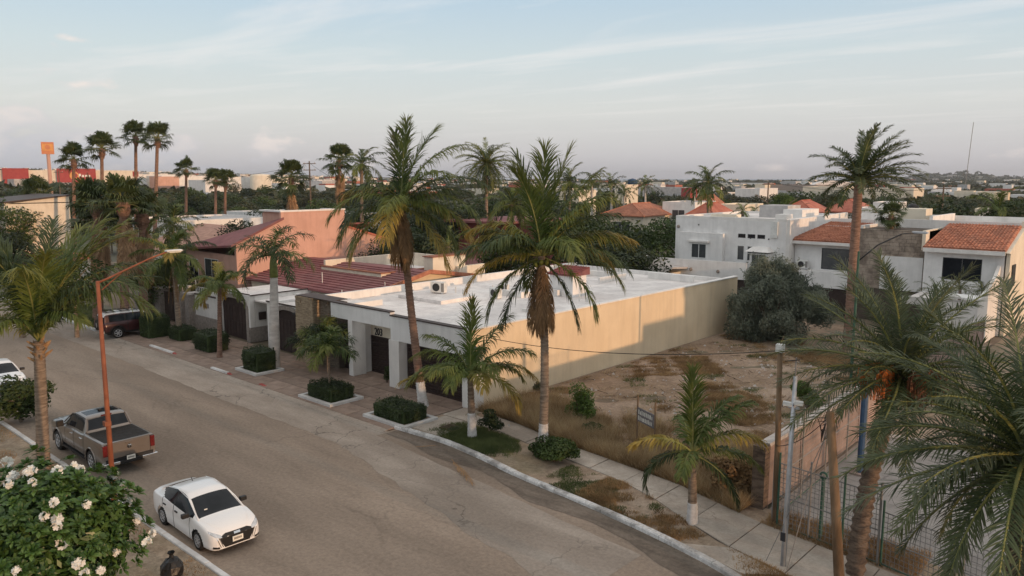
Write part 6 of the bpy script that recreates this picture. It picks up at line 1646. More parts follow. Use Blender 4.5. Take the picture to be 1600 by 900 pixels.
bs = G(343, 560); feather_palm('coconut_palm', 'thin bright palm in the square hedge by the first arched garage', bs, cr(343, 447, bs), Lf=2.4, r0=.16, r1=.12, seed=71, nf=13, mats=('frond_green', 'frond_yellow', 'frond_green'), bark='bark_red', e_hi=85, e_lo=-5, dp=(70, 110), swell=.05)
bs = G(282, 530); feather_palm('coconut_palm', 'leaning palm behind the lamp head left of the garages', bs, cr(270, 402, bs), Lf=3.2, r0=.2, r1=.14, seed=73, nf=14, mats=W8, bark='bark', skirt=5, e_hi=80, e_lo=-10, dp=(60, 105))
bs = Vector((-33.8, 23.0, .1))
for i, (dx, dy, hh, lab) in enumerate([(0, 0, 1.9, 'slim areca palm in the planter before the 203 entrance')]):
    feather_palm('areca_palm', lab, bs, bs + Vector((0, 0, hh + .6)), kind='royal', Lf=1.7, r0=.06, r1=.05, seed=81, nf=13, mats=('bush_green', 'frond_green'), e_hi=85, e_lo=10, dp=(60, 100))
for i, (x, y, lab) in enumerate([(-39.6, 26.0, 'clump of thin areca palms against the stone pillar'), (-38.2, 25.9, 'feathery areca palm between the stone pillar and the side gate')]):
    feather_palm('areca_palm', lab, (x, y, .06), (x, y, 1.5 + i * .6), kind='royal', Lf=1.7, r0=.05, r1=.04, seed=85 + i, nf=15, mats=('bush_dark', 'frond_dark', 'frond_green'), e_hi=86, e_lo=15, dp=(50, 90))
shrub('potted_plant', 'small potted plant beside the 203 garage pillar', (-33.9, 26.9, .06), .3, .3, .9, 'bush_green', 300, .14, 90, cat='plant')
# date palms on the right
b1_ = G(1335, 900); feather_palm('date_palm', 'large date palm with orange date clusters over the mesh fence', b1_, D(1408, 585, math.hypot(b1_.x, b1_.y) + 1.2), kind='dateclose', Lf=3.7, r0=.27, r1=.21, bark='bark_dark', bend=(-.2, 0), seed=91, wm=1.2, nf=56, mats=('date_green', 'date_green', 'date_light', 'date_green'), e_hi=84, e_lo=-28, dp=(25, 60), dates=4, rough=.12, ring=.22, boots=12)
b2_ = D(1600, 1050, 17.5); b2_.z = .05; feather_palm('date_palm', 'nearest date palm at the right edge with drooping blue green fronds', b2_, D(1603, 712, 17.6), kind='dateclose', Lf=3.6, r0=.3, r1=.24, bark='bark_dark', seed=97, wm=1.2, nf=60, mats=('date_green', 'date_light', 'date_green'), e_hi=84, e_lo=-40, dp=(30, 70), dates=0, rough=.12, ring=.22)
b3_ = D(1326, 520, 56); b3_.z = 0; feather_palm('date_palm', 'tall lone date palm with a windswept crown against the right sky', b3_, D(1342, 284, 56.6), kind='date', Lf=4.1, r0=.34, r1=.27, bark='bark_red', seed=103, wm=2.0, nf=32, mats=('date_green', 'frond_dark', 'date_green'), e_hi=86, e_lo=-8, dp=(35, 70), wind=20, boots=14, rough=.05, ring=.3,
    fronds=[(42, 62, 4.1, 50, 'date_green'), (45, 50, 4.3, 55, 'date_green'), (40, 38, 4.4, 50, 'date_green'), (38, 24, 4.3, 50, 'date_green'), (55, 70, 4.0, 45, 'date_green'), (30, 66, 4.0, 50, 'date_green'), (222, 42, 3.9, 60, 'date_green'), (215, 22, 4.0, 45, 'date_green'), (100, 80, 3.4, 10, 'date_green'), (60, 84, 3.6, 30, 'date_green')])
pd = G(1500, 475, 3.4)
for i, (px_, py_) in enumerate([(1462, 462), (1500, 455), (1535, 458)]):
    p = G(px_, py_, 3.45); feather_palm('sago_palm', ['spiky low palm at the left end of the carport roof', 'spiky low palm in the middle behind the carport roof', 'spiky low palm at the right end of the carport roof'][i], (p.x, p.y, 0), (p.x, p.y, 3.6), kind='date', Lf=1.7, r0=.12, r1=.1, seed=110 + i, nf=18, shared=True, mats=('date_green',), e_hi=80, e_lo=0)
# ---------------------------------------------------------------- neighbourhood to the left
t = thing('garden_fence', 'dark metal railing between grey stone pillars left of the garages', 'fence', (-60.5, 27.2, 0), absolute=True)
for x, w, hh in ((-63.6, .5, 2.6), (-59.9, .6, 3.0), (-57.95 - .4, .3, 2.6)):
    MB().box(x - w, x + w, 27.0, 27.8, 0, hh).build('stone_pillar', 'stone_trim', t); MB().box(x - w - .08, x + w + .08, 26.92, 27.88, hh, hh + .14).build('pillar_cap', 'coping', t)
for i in range(16):
    MB().box(-63.0 + i * .17, -62.96 + i * .17, 27.35, 27.4, .1, 2.4).build('bar', 'dark_trim', t)
MB().box(-63.1, -58.7, 27.36, 27.39, 2.3, 2.36).build('rail', 'dark_trim', t); MB().box(-63.1, -58.7, 27.36, 27.39, .2, .26).build('rail', 'dark_trim', t)
MB().box(-68.5, -64.1, 27.2, 27.5, 0, 1.9).build('low_wall', 'stone_trim', t)
for i, (x, y, hh, rx, m_, lab) in enumerate([(-65.5, 29.2, 4.6, 2.1, 'bush_dark', 'dense dark green clipped tree behind the stone pillars'), (-69.5, 29.0, 4.8, 2.4, 'bush_green', 'dense green tree over the low stone wall'),
                                         (-61.2, 29.2, 4.0, 1.8, 'bush_dark', 'dark bush filling the gap behind the metal railing'), (-73.5, 30.5, 4.4, 2.4, 'bush_dark', 'dark shrubby tree under the shaggy fan palms')]):
    tree('garden_tree', lab, (x, y), hh, rx, rx * .8, hh * .42, m=m_, variant=i, trunk=.09, n=4200, size=.09)
def simple_house(label, x0, x1, y0, y1, z1, wall='white_wall', roof='white_roof', kind='flat', wins=(), over=.3, rise=1.2, zb=-.1, cat='house', name='house', rot=0, c=None, par=.25):
    """wins: (face, along0, along1, z0, z1) with face 'y' (towards the street) or 'x' (towards +X); a turned house is written about its own centre"""
    if c is not None:
        t = thing(name, label, cat, (c[0], c[1], c[2] if len(c) > 2 else 0), rot)
    else: t = thing(name, label, cat, ((x0 + x1) / 2, (y0 + y1) / 2, 0), absolute=True)
    MB().box(x0, x1, y0, y1, zb, z1).build('wall', wall, t)
    if kind == 'flat':
        b = MB(); w = .2; b.box(x0, x1, y0, y0 + w, z1, z1 + par).box(x0, x1, y1 - w, y1, z1, z1 + par).box(x0, x0 + w, y0 + w, y1 - w, z1, z1 + par).box(x1 - w, x1, y0 + w, y1 - w, z1, z1 + par); b.build('parapet', wall, t)
        MB().box(x0 + w, x1 - w, y0 + w, y1 - w, z1 - .02, z1 + .03).build('roof', roof, t)
    elif kind == 'hip':
        o = over; cx0, cx1 = x0 - o, x1 + o; cy0, cy1 = y0 - o, y1 + o; m_ = min(cx1 - cx0, cy1 - cy0) / 2 * .95
        P = [Vector((cx0, cy0, z1)), Vector((cx1, cy0, z1)), Vector((cx1, cy1, z1)), Vector((cx0, cy1, z1))]
        if cx1 - cx0 > cy1 - cy0: A, B_ = Vector((cx0 + m_, (cy0 + cy1) / 2, z1 + rise)), Vector((cx1 - m_, (cy0 + cy1) / 2, z1 + rise)); F4 = [(0, 1, 5, 4), (1, 2, 5), (2, 3, 4, 5), (3, 0, 4)]
        else: A, B_ = Vector(((cx0 + cx1) / 2, cy0 + m_, z1 + rise)), Vector(((cx0 + cx1) / 2, cy1 - m_, z1 + rise)); F4 = [(0, 1, 4), (1, 2, 5, 4), (2, 3, 5), (3, 0, 4, 5)]
        b = MB(); b.add(P + [A, B_] + [p - Vector((0, 0, .15)) for p in P], F4 + [(9, 8, 7, 6), (0, 6, 7, 1), (1, 7, 8, 2), (2, 8, 9, 3), (3, 9, 6, 0)])
        rf = b.build('roof', roof, t)
        b = MB(); b.tube([P[0], A], .09, 5).tube([P[1], B_ if cx1 - cx0 > cy1 - cy0 else A], .09, 5).tube([A, B_], .1, 5); b.build('ridge', roof, rf, off=False)['kind'] = 'stuff'
    elif kind == 'mono':
        b = MB(); b.hexa([(x0 - over, y0 - over, z1), (x1 + over, y0 - over, z1), (x1 + over, y1 + over, z1 + rise), (x0 - over, y1 + over, z1 + rise), (x0 - over, y0 - over, z1 + .15), (x1 + over, y0 - over, z1 + .15), (x1 + over, y1 + over, z1 + rise + .15), (x0 - over, y1 + over, z1 + rise + .15)])
        b.build('roof', roof, t); b = MB(); b.prism_x([(y0, z1 - .1), (y1, z1 - .1), (y1, z1 + rise)], x0, x1); b.build('gable', wall, t)
    for w_ in wins:
        if w_[0] == 'y': win_y(t, w_[1], w_[2], w_[3], w_[4], y0, glass='glass_grey', mull=1 if w_[2] - w_[1] > 1.2 else 0)
        else: win_x(t, w_[1], w_[2], w_[3], w_[4], x1)
    return t
# cream house with the balustrade at the left edge
k = simple_house('tall cream house wall with sloping dark parapet at the far left', -112, -100.5, 26.5, 33.2, 8.7, 'cream_wall', 'dark_trim', 'mono', rise=.7, over=.15)
MB().box(-128, -112.1, 26.5, 33, -.1, 5.0).build('wall', 'white_wall', k)
for i in range(14): MB().lathe([(.08, 5.0), (.14, 5.25), (.07, 5.6), (.12, 5.85)], 8, c=(-124 + i * .8 + .5, 26.6, 0)).build('baluster', 'white_wall', k, True)
MB().box(-126, -112.1, 26.5, 26.75, 5.85, 6.0).build('balustrade_rail', 'white_wall', k)
win_y(k, -114.5, -112.3, 6.0, 8.0, 26.5 + .3, mull=0)
k = simple_house('low white wall and pink roofed outbuilding under the left palm fronds', -100, -88, 26, 31, 2.4, 'white_wall', 'dull_tile', 'mono', rise=.8)
simple_house('grey beige house block behind the shaggy fan palms', -100, -88, 40, 52, 6.4, 'white_wall', 'roof_grey', wins=[('y', -97, -95, 3.5, 5)])
simple_house('house under a pale pink corrugated roof behind the lamp arm', -86, -75, 34, 42, 3.9, 'cream_wall', 'pink_tile', 'mono', rise=2.3)
simple_house('small white flat roofed house left of the pink house', -88, -78, 48, 58, 4.3, 'white_wall', 'white_roof', wins=[('y', -86, -84, 1.5, 3), ('y', -82, -80.4, 1.5, 3)])
simple_house('white two storey block with dark openings behind the leaning palm', -100, -91, 62, 72, 6.2, 'cool_white_wall', 'roof_grey', wins=[('y', -98, -95.6, 3.8, 5.6), ('y', -94.4, -92, 3.8, 5.6)])
simple_house('grey walled house with white parapet left of the thin tall palm', -118, -106, 62, 72, 6.0, 'cool_white_wall', 'roof_grey', wins=[('y', -116, -114, 3, 5)])
# orange and red tiled roofs beyond the white houses
def at_px(pa, pb, zt, depth):
    """centre, width for a building seen between pixel columns pa..pb at a distance"""
    c = D((pa + pb) / 2, 300, depth); w = (pb - pa) / F * depth; return (c.x, c.y), w
def far_house(label, pa, pb, ytop, depth, wall, roof, kind='flat', dy=8, rise=1.3, wins=2, cat='house', name='house', zb=-3, over=.4, par=.25):
    c, w = at_px(pa, pb, 0, depth); zt = HC - (ytop - 278) / F * depth - (rise if kind == 'hip' else par if kind == 'flat' else rise)
    w *= .80 if kind != 'hip' else .72
    n = max(1, int(w / 5)) if wins else 0
    ws = [('y', -w / 2 + w * (i + .3) / n, -w / 2 + w * (i + .7) / n, max(zt - 2.4, .4), zt - .9) for i in range(n)] if zt > 2.5 else []
    return simple_house(label, -w / 2, w / 2, -dy / 2, dy / 2, zt, wall, roof, kind, ws, over=over, rise=rise, zb=zb, c=c, rot=R(6), cat=cat, name=name, par=par)
for a in [
    ('wide orange tiled hip roof behind the dense dark trees', 955, 1050, 316, 118, 'cream_wall', 'clay_tile', 'hip', 12, 1.6),
    ('long plain white wall block beside the orange pyramid roof', 1046, 1110, 313, 122, 'cool_white_wall', 'roof_grey', 'flat', 8, .2),
    ('bright orange pyramid roof in sunlight behind the coconut palm', 1086, 1130, 303, 135, 'cream_wall', 'clay_tile', 'hip', 8, 2.2),
    ('dull red pyramid roof just behind the white modern house', 1077, 1150, 315, 100, 'cream_wall', 'dull_tile', 'hip', 8, 1.9),
    ('white box house with one small dark window and dish on the roof', 1132, 1184, 316, 108, 'cream_wall', 'white_roof', 'flat', 7, .2),
    ('red tiled roof left of the round dark tree', 1228, 1292, 310, 120, 'cream_wall', 'dull_tile', 'hip', 9, 1.6),
    ('wide red hip roof left of the tall lone date palm', 1292, 1372, 308, 128, 'white_wall', 'dull_tile', 'hip', 9, 1.7),
    ('white sunlit wall behind the small roof palms', 1346, 1392, 319, 108, 'white_wall', 'white_roof', 'flat', 6, .2),
    ('pale block with a sunlit pink side beyond the stone wall', 1372, 1412, 311, 122, 'cool_white_wall', 'white_roof', 'flat', 6, .2),
    ('salmon house block with a black water tank', 1398, 1446, 320, 112, 'cream_wall', 'white_roof', 'flat', 7, .2),
    ('low pinkish house between dark trees on the far right', 1530, 1560, 318, 150, 'cream_wall', 'roof_grey', 'flat', 6, .2),
    ('white flat house partly hidden right of the dark trees', 1560, 1640, 338, 112, 'cool_white_wall', 'roof_grey', 'flat', 8, .2),
    ('grey roofed white house behind the centre palms', 880, 925, 296, 190, 'cream_wall', 'roof_grey', 'flat', 8, .2),
    ('small cream house showing between palms left of the blue tank', 968, 990, 288, 230, 'cream_wall', 'roof_grey', 'flat', 8, .2)]:
    far_house(a[0], a[1], a[2], a[3], a[4], a[5], a[6], a[7], a[8], a[9])
for a in [
    ('long low grey warehouse roof beyond the trees', 990, 1092, 292, 330, 'roof_grey', 'roof_grey', 'flat', 20), ('small bright red and white shed by the long warehouse', 1068, 1086, 293, 280, 'red_paint', 'white_roof', 'flat', 6),
    ('blue grey warehouse right of the coconut palm', 1160, 1205, 293, 300, 'cool_white_wall', 'roof_grey', 'flat', 20), ('pink grey block above the long brown roofs', 1184, 1202, 287, 420, 'cream_wall', 'roof_grey', 'flat', 12),
    ('long brown roofed market sheds below the sea line', 1204, 1292, 288, 430, 'stone_trim', 'dull_tile', 'flat', 24), ('very long pale grey industrial wall', 1262, 1330, 290, 330, 'cream_wall', 'roof_grey', 'flat', 20),
    ('long pale grey industrial wall right of the lone date palm', 1352, 1436, 292, 320, 'cream_wall', 'roof_grey', 'flat', 22), ('pale house cluster left of the far antenna', 1494, 1522, 295, 330, 'cream_wall', 'white_roof', 'flat', 8),
    ('pale gabled sheds on the far right', 1532, 1570, 296, 330, 'cream_wall', 'white_roof', 'flat', 12), ('cream sunlit shed at the far right', 1556, 1576, 297, 300, 'yellow_wall', 'white_roof', 'flat', 8),
    ('wide white warehouse front left of the four fan palms', 190, 262, 273, 360, 'white_wall', 'white_roof', 'flat', 30), ('white warehouse with grey doors between the small fan palms', 262, 312, 275, 340, 'white_wall', 'roof_grey', 'flat', 24),
    ('pink brown shed in front of the white warehouses', 250, 266, 276, 330, 'pink_wall', 'roof_grey', 'flat', 10), ('white silo building left of the round tan tank', 368, 400, 277, 330, 'white_wall', 'white_roof', 'flat', 20),
    ('low white works right of the tan tank', 416, 436, 278, 360, 'cream_wall', 'white_roof', 'flat', 16), ('grey low shed with open front among the palms', 310, 362, 281, 300, 'cool_white_wall', 'roof_grey', 'flat', 14)]:
    far_house(*a, wins=0, par=.5, cat='warehouse', name='warehouse', zb=-8)
# red fronted supermarket with its tall sign
c, w = at_px(-70, 170, 0, 330); zt = HC + (278 - 265.5) / F * 330
az_ = math.atan2(-c[0], c[1]); t = thing('supermarket', 'long cream supermarket with two red painted fronts on the far left', 'store', (c[0], c[1], 0), az_)
MB().box(-34, 34, 0, 30, 0, zt - .6).build('wall', 'cream_wall', t); MB().box(-34, 34, -.2, 30, zt - 7.9, zt - 7.0).build('canopy', 'red_wall', t)
fx = lambda p_: (p_ - 50) / F * 330
MB().box(fx(19), fx(48), -1.5, -.02, zt - 7.6, zt).build('red_front', 'red_paint', t); MB().box(fx(80), fx(126), -1.5, -.02, zt - 6.6, zt).build('red_front', 'red_paint', t)
MB().lathe([(0, -1.7), (1.5, -1.7), (1.5, -1.5)], 20, 'y', (fx(100), 0, zt - 2.6)).build('emblem', 'yellow_paint', t); MB().lathe([(0, -1.8), (.85, -1.8), (.85, -1.7)], 16, 'y', (fx(101), 0, zt - 2.5)).build('emblem_centre', 'red_paint', t)
for i in range(4): MB().box(fx(105.5) + i * 1.0, fx(105.5) + i * 1.0 + .7, -1.56, -1.5, zt - 3.1, zt - (1.9 if i == 0 else 2.3)).build('faded_letter', 'plate', t)
p = D(80, 300, 240); az_ = math.atan2(-p.x, p.y); t = thing('pole_sign', 'tall sunlit orange square sign on a pole on the far left skyline', 'sign', (p.x, p.y, 0), az_)
zz = HC + (278 - 231) / F * 240
MB().box(-1.45, 1.45, -.5, .5, zz - 3.1, zz).build('sign_box', 'orange_sign', t); MB().tube([(0, 0, 0), (0, 0, zz - 3.1)], [.55, .45], 10).build('pole', 'pink_wall', t)
MB().box(-1.25, 1.25, -.53, -.5, zz - 2.2, zz - .5).build('sign_face', 'yellow_paint', t); MB().lathe([(0, -.58), (.62, -.58), (.62, -.53)], 16, 'y', (0, 0, zz - 1.35)).build('emblem', 'orange_sign', t)
p = D(213, 290, 300); t = thing('pole_sign', 'small red sign on a pole above the white warehouses', 'sign', (p.x, p.y, 0), math.atan2(-p.x, p.y)); zz = HC + (278 - 269) / F * 300
MB().box(-.9, .9, -.3, .3, zz - 1.8, zz).build('sign_box', 'red_paint', t); MB().tube([(0, 0, 0), (0, 0, zz - 1.8)], .2, 6).build('pole', 'wire_grey', t)
p = D(408, 300, 320); t = thing('storage_tank', 'round tan storage tank beside white works', 'tank', (p.x, p.y, 0)); MB().lathe([(3.9, 0), (3.9, 12.2), (3.5, 12.8), (0, 13.1)], 24).build('shell', 'cream_wall', t, True)
p = D(988, 300, 260); t = thing('water_tower', 'blue water tank on a white stand above the centre palms', 'water tower', (p.x, p.y, 0)); zz = HC - 2 / F * 260
MB().lathe([(0, zz - 2), (1.6, zz - 1.9), (1.6, zz - .2), (0, zz + .3)], 16).build('tank', 'blue_metal', t, True); MB().tube([(0, 0, 0), (0, 0, zz - 2)], .3, 6).build('stand', 'plastic_white', t)
p = G(1426, 327, 6); p = D(1427, 320, 106); t = thing('water_tank', 'black water tank on the salmon block roof', 'tank', (p.x, p.y, HC - (327 - 278) / F * 106)); MB().lathe([(0, 0), (.62, 0), (.64, .1), (.64, .9), (.4, 1.15), (.2, 1.2), (0, 1.2)], 16).build('shell', 'tank_black', t, True)
# white arched roof far right
p = D(1300, 292, 520); t = thing('arched_roof', 'white arched hall roof behind the long grey walls', 'building', (p.x, p.y, 0), TH)
b = MB(); pr = [(-14 * math.cos(math.pi * k / 14), 5 + 5 * math.sin(math.pi * k / 14)) for k in range(15)]; b.prism_y(pr, -3, 3); b.build('roof', 'white_roof', t)
# utility poles and the far mast
def util(label, px_, ytop, dist, n=2):
    p = D(px_, 300, dist); zz = HC - (ytop - 278) / F * dist; t = thing('utility_pole', label, 'pole', (p.x, p.y, 0), TH)
    MB().tube([(0, 0, 0), (0, 0, zz)], [.17, .11], 7).build('pole', 'bark_dark', t)
    for k in range(n):
        MB().box(-1.1, 1.1, -.06, .06, zz - .5 - k * 1.1, zz - .38 - k * 1.1).build('crossarm', 'bark_dark', t)
        for s_ in (-.9, 0, .9): MB().lathe([(.05, 0), (.07, .1), (.03, .22)], 6, c=(s_, 0, zz - .38 - k * 1.1)).build('insulator', 'coping', t)
    return Vector((p.x, p.y, zz))
A = util('double crossarm power pole on the skyline left of centre', 485, 253, 140)
B = util('dark power pole before the trees right of the orange roofs', 1200, 284, 150, 1)
C_ = util('dark power pole above the dark trees on the right', 1474, 288, 130, 2)
Dd = util('dark power pole with crossarm before the red store front', 154 - 60, 268, 210, 1)
wire('thin power line running left from the skyline power pole', [A - Vector((0, 0, .3)), D(300, 270, 240)], .03, sag=1.5)
wire('thin power line running right from the skyline power pole', [A - Vector((0, 0, .3)), D(640, 300, 90)], .03, sag=1.5)
wire('thin power line between the right hand power poles', [B, C_ - Vector((0, 0, .4))], .03, sag=1)
p = D(1507, 300, 900); t = thing('radio_mast', 'very thin tall radio mast far off on the right', 'mast', (p.x, p.y, 0)); zz = HC + (278 - 205) / F * 900
MB().tube([(0, 0, 0), (3, 0, zz)], .28, 4).build('mast', 'wire_grey', t)

# ---------------------------------------------------------------- palms beyond the street
GF = 'tall fan palms on the left skyline'
for i, (px_, yc, d, lab, sk, kw) in enumerate([
    (212, 207, 98, 'fan palm second tallest on the left with a grey trunk', 0, {}), (246, 209, 92, 'tallest slim fan palm of the left group beside its grey twin', 0, {}),
    (159, 226, 96, 'fan palm with a bushy crown left of the twin tall fan palms', 0, {}), (115, 243, 100, 'shortest fan palm of the left group beside the orange sign', 0, {}),
    (291, 259, 120, 'small lone fan palm right of the twin tall palms', 0, {}), (337, 275, 115, 'left one of two low fan palms touching crowns', 0, {}), (352, 278, 117, 'right one of two low fan palms touching crowns', 0, {})]):
    p = D(px_ - (8 if px_ == 246 else 0), 420, d); feet = Vector((p.x, p.y, 0)); fan_palm('fan_palm', lab, feet, D(px_, yc + 6, d), nf=26, seed=200 + i, group=None, scale=(.92, .92, 1.0, 1.0, .9, .9, .9)[i], r0=.26, r1=.17, e_lo=-30)
for i, (px_, yc, d, sk, lab) in enumerate([(152, 316, 68, 60, 'shaggy fan palm leftmost of the thick cluster'), (192, 312, 64, 110, 'shaggy fan palm with the longest orange brown skirt in the thick cluster'), (222, 330, 66, 80, 'shaggy fan palm rightmost of the thick cluster'), (150, 345, 72, 80, 'lower shaggy fan palm at the front of the thick cluster')]):
    p = D(px_, 470, d); fan_palm('fan_palm', lab, (p.x, p.y, 0), D(px_, yc + 4, d), nf=34, seed=220 + i, scale=1.1, r0=.35, r1=.28, skirt=sk + 30, skirt_len=3.0, e_lo=-20)
for i, (px_, yc, d, sk, sc, lab) in enumerate([(455, 277, 92, 30, 1.1, 'bushy fan palm with dead skirt above the pink house'), (530, 250, 100, 60, 1.1, 'fan palm with a long brown skirt left of the tall bent coconut'), (1393, 336, 70, 0, .6, 'small palm behind the stone wall roof'), (60, 305, 120, 0, 1.4, 'yellow green palm before the red store')]):
    p = D(px_, 420, d); fan_palm('fan_palm', lab, (p.x, p.y, 0), D(px_, yc, d), nf=34, seed=240 + i, scale=sc, skirt=sk, skirt_len=3.2, e_lo=-50)
for i, (px_, yc, d, kd, Lf, nf, lab) in enumerate([
    (565, 258, 85, 'coconut', 3.0, 18, 'windblown coconut palm just left of the tall bent palm'), (760, 258, 95, 'date', 4.2, 80, 'large round crowned date palm on the centre skyline'),
    (800, 320, 80, 'coconut', 3.2, 22, 'dark palm behind the straight coconut palm on its left'), (890, 285, 110, 'coconut', 3.2, 20, 'palm peeping right behind the straight coconut crown'),
    (925, 288, 125, 'royal', 2.8, 18, 'first royal palm of the centre row beyond the dense tree'), (955, 288, 130, 'royal', 2.8, 18, 'second royal palm of the centre row with a pale trunk'), (975, 300, 140, 'royal', 2.8, 16, 'low royal palm below the blue water tank'),
    (1008, 290, 130, 'royal', 2.8, 18, 'last royal palm of the centre row right of the blue tank'), (1107, 287, 92, 'coconut', 3.1, 20, 'lone coconut palm rising over the red pyramid roof'), (1085, 292, 125, 'royal', 2.4, 16, 'small palm crown left of the lone coconut palm'),
    (1160, 330, 80, 'coconut', 1.6, 9, 'small drooping palm on the white house roof terrace'), (1368, 332, 84, 'coconut', 1.7, 12, 'small palm before the sunlit white wall'), (1560, 330, 100, 'coconut', 3.4, 20, 'feathery palm among dark trees on the far right'),
    (700, 385, 62, 'date', 2.4, 24, 'grey green feather palm in front of the dark red house'), (1178, 333, 92, 'coconut', 1.5, 10, 'tiny palm right of the white box house'), (830, 300, 120, 'royal', 2.6, 16, 'palm tip showing left of the straight coconut crown'), (270, 352, 82, 'coconut', 3.0, 20, 'loose green palm over the pink corrugated roof'),
    (232, 372, 70, 'coconut', 2.4, 14, 'low palm in front of the beige house wall')]):
    p = D(px_, 420, d); feather_palm(('coconut_palm' if kd == 'coconut' else 'date_palm' if kd == 'date' else 'royal_palm'), lab, (p.x, p.y, 0), D(px_, yc, d), kind=kd, Lf=Lf, nf=nf, r0=.26, r1=.16, shared=True, seed=260 + i, mats=('frond_dark', 'frond_green'), bark='bark' if kd != 'royal' else 'royal_bark', e_hi=84, e_lo=-35 if kd != 'date' else -45)

# ---------------------------------------------------------------- trees
def tamarisk(name, label, p):
    t = thing(name, label, 'tree', p); q = random.Random(44); cl = []; b = MB()
    for k in range(110):
        a = k * 2.4 + q.uniform(-.3, .3); rr = q.random() ** .5; zt_ = q.uniform(.4, 5.2); lim = 3.15 * math.sqrt(max(.05, 1 - ((zt_ - 2.2) / 3.5) ** 2)) * (1 + .09 * math.sin(a * 3 + 1) + .06 * math.sin(a * 5)); x, y = math.cos(a) * rr * lim, math.sin(a) * rr * lim * .85
        if x > .8 and zt_ > 4.3: zt_ -= .8
        s_ = q.uniform(.35, .8); cl.append(((x, y, zt_), (s_, s_, s_ * 1.25)))
        if k < 22: b.tube([(q.uniform(-.3, .3), q.uniform(-.3, .3), -.05), (x * .4, y * .4, zt_ * .5), (x * 1.08, y * 1.08, zt_ + s_ * .9)], [.11, .06, .012], 5)
    b.build('branches', 'twig', t)['kind'] = 'stuff'
    v, f = crown_cloud(cl, 85000, .19, 91, .28, .25); place_mesh('foliage', np_mesh('foliage', v, f, 'bush_grey'), t)
    # feathery sprays breaking the outline
    rg_ = np.random.default_rng(3); P = []; Nn_ = []
    for c, r in cl:
        for _ in range(4):
            d = rg_.normal(0, 1, 3); d[2] = abs(d[2]) + .4; d /= np.linalg.norm(d)
            for u in np.linspace(.7, 1.7, 16): P.append(np.array(c) + d * np.array(r) * u + rg_.normal(0, .04, 3)); Nn_.append(np.cross(d, rg_.normal(0, 1, 3)))
    Nn_ = np.array(Nn_); Nn_ /= np.linalg.norm(Nn_, axis=1)[:, None]; v, f = leaf_quads(np.array(P), Nn_, .16, .3, .5, rg_)
    o = place_mesh('sprays', np_mesh('sprays', v, f, 'bush_grey'), t); o['kind'] = 'stuff'
tamarisk('tamarisk', 'large grey green feathery bush at the end of the yellow wall', (-22.9, 53.2, 0))
for i, (px_, yt, d, rx, hh_, m_, lab) in enumerate([
    (905, 334, 82, 5.4, 0, 'bush_green', 'left part of the dense trees, with a pale green crown behind the straight palm'), (960, 330, 80, 6.0, 0, 'bush_green', 'broadest crown in the dense trees left of the white house'), (1012, 334, 80, 5.4, 0, 'bush_green', 'rightmost crown of the dense trees touching the white house'),
    (975, 372, 72, 4.6, 0, 'bush_dark', 'lower dark crown in front of the dense trees'), (925, 375, 72, 4.2, 0, 'bush_dark', 'lower dark crown right beside the straight coconut palm'),
    (340, 345, 95, 4.2, 0, 'bush_bright', 'bright green round tree left of the pink house roof'), (370, 338, 88, 3.2, 0, 'bush_dark', 'dark tree behind the maroon roof slope'),
    (430, 318, 110, 5.5, 0, 'bush_dark', 'dark tree mass above the pink house parapet, left'), (500, 308, 115, 5.5, 0, 'bush_green', 'tree mass above the pink house parapet, middle'), (560, 315, 105, 5.0, 0, 'bush_dark', 'tree mass above the pink house gable, right'),
    (720, 318, 92, 4.6, 0, 'bush_dark', 'dark tree behind the dark red house'), (820, 312, 104, 5.2, 0, 'bush_dark', 'dark tree behind the straight palm crown, left'), (870, 316, 100, 5.2, 0, 'bush_dark', 'dark tree behind the straight palm crown, right'), (680, 312, 108, 5.0, 0, 'bush_dark', 'dark tree mass right of the bent palm crown'), (770, 308, 112, 5.4, 0, 'bush_green', 'tree mass under the round crowned date palm'), (650, 355, 75, 4.2, 0, 'bush_dark', 'dark tree between the pink house and the dark red house'), (790, 350, 76, 3.6, 0, 'bush_green', 'green tree right of the dark red house'), (600, 365, 72, 3.0, 0, 'bush_dark', 'small dark tree at the end of the pink gable'),
    (1222, 300, 118, 2.2, 0, 'bush_bright', 'narrow yellow green tree before the dark power pole'), (1262, 296, 150, 6.0, 0, 'bush_green', 'round tree behind the red tiled roofs'), (1300, 300, 135, 5.0, 0, 'bush_olive', 'olive round tree behind the wide red hip roof'),
    (1460, 312, 112, 5.6, 0, 'bush_dark', 'large dark tree below the right hand power pole'), (1510, 306, 108, 6.2, 0, 'bush_dark', 'widest dark tree on the right beyond the tiled house'), (1570, 318, 104, 5.5, 0, 'bush_olive', 'olive tree at the far right beyond the tiled house'), (1620, 312, 100, 5.5, 0, 'bush_green', 'green tree at the right frame edge'),
    (1310, 330, 98, 2.6, 0, 'bush_dark', 'low dark trees behind the clay roof left of the lone palm'), (1272, 332, 100, 2.4, 0, 'bush_dark', 'small dark tree beside the red tiled roof'), (10, 300, 105, 4.2, 0, 'bush_green', 'green tree left of the cream house at the frame edge'), (20, 360, 66, 2.6, 0, 'bush_dark', 'dark tree behind the left coconut fronds'),
    (110, 395, 64, 2.8, 0, 'bush_green', 'green bushes before the cream house, left'), (250, 395, 70, 3.0, 0, 'bush_green', 'green bushes under the corrugated pink roof'), (300, 378, 78, 2.8, 0, 'bush_dark', 'dark bushes left of the pink house windows')]):
    p = D(px_, yt, d); ht = p.z; tree('tree', lab, (p.x, p.y), max(ht, 3), rx, rx * .9, min(rx * .85, ht * .5), m=m_, variant=i, n=5200, size=.085)
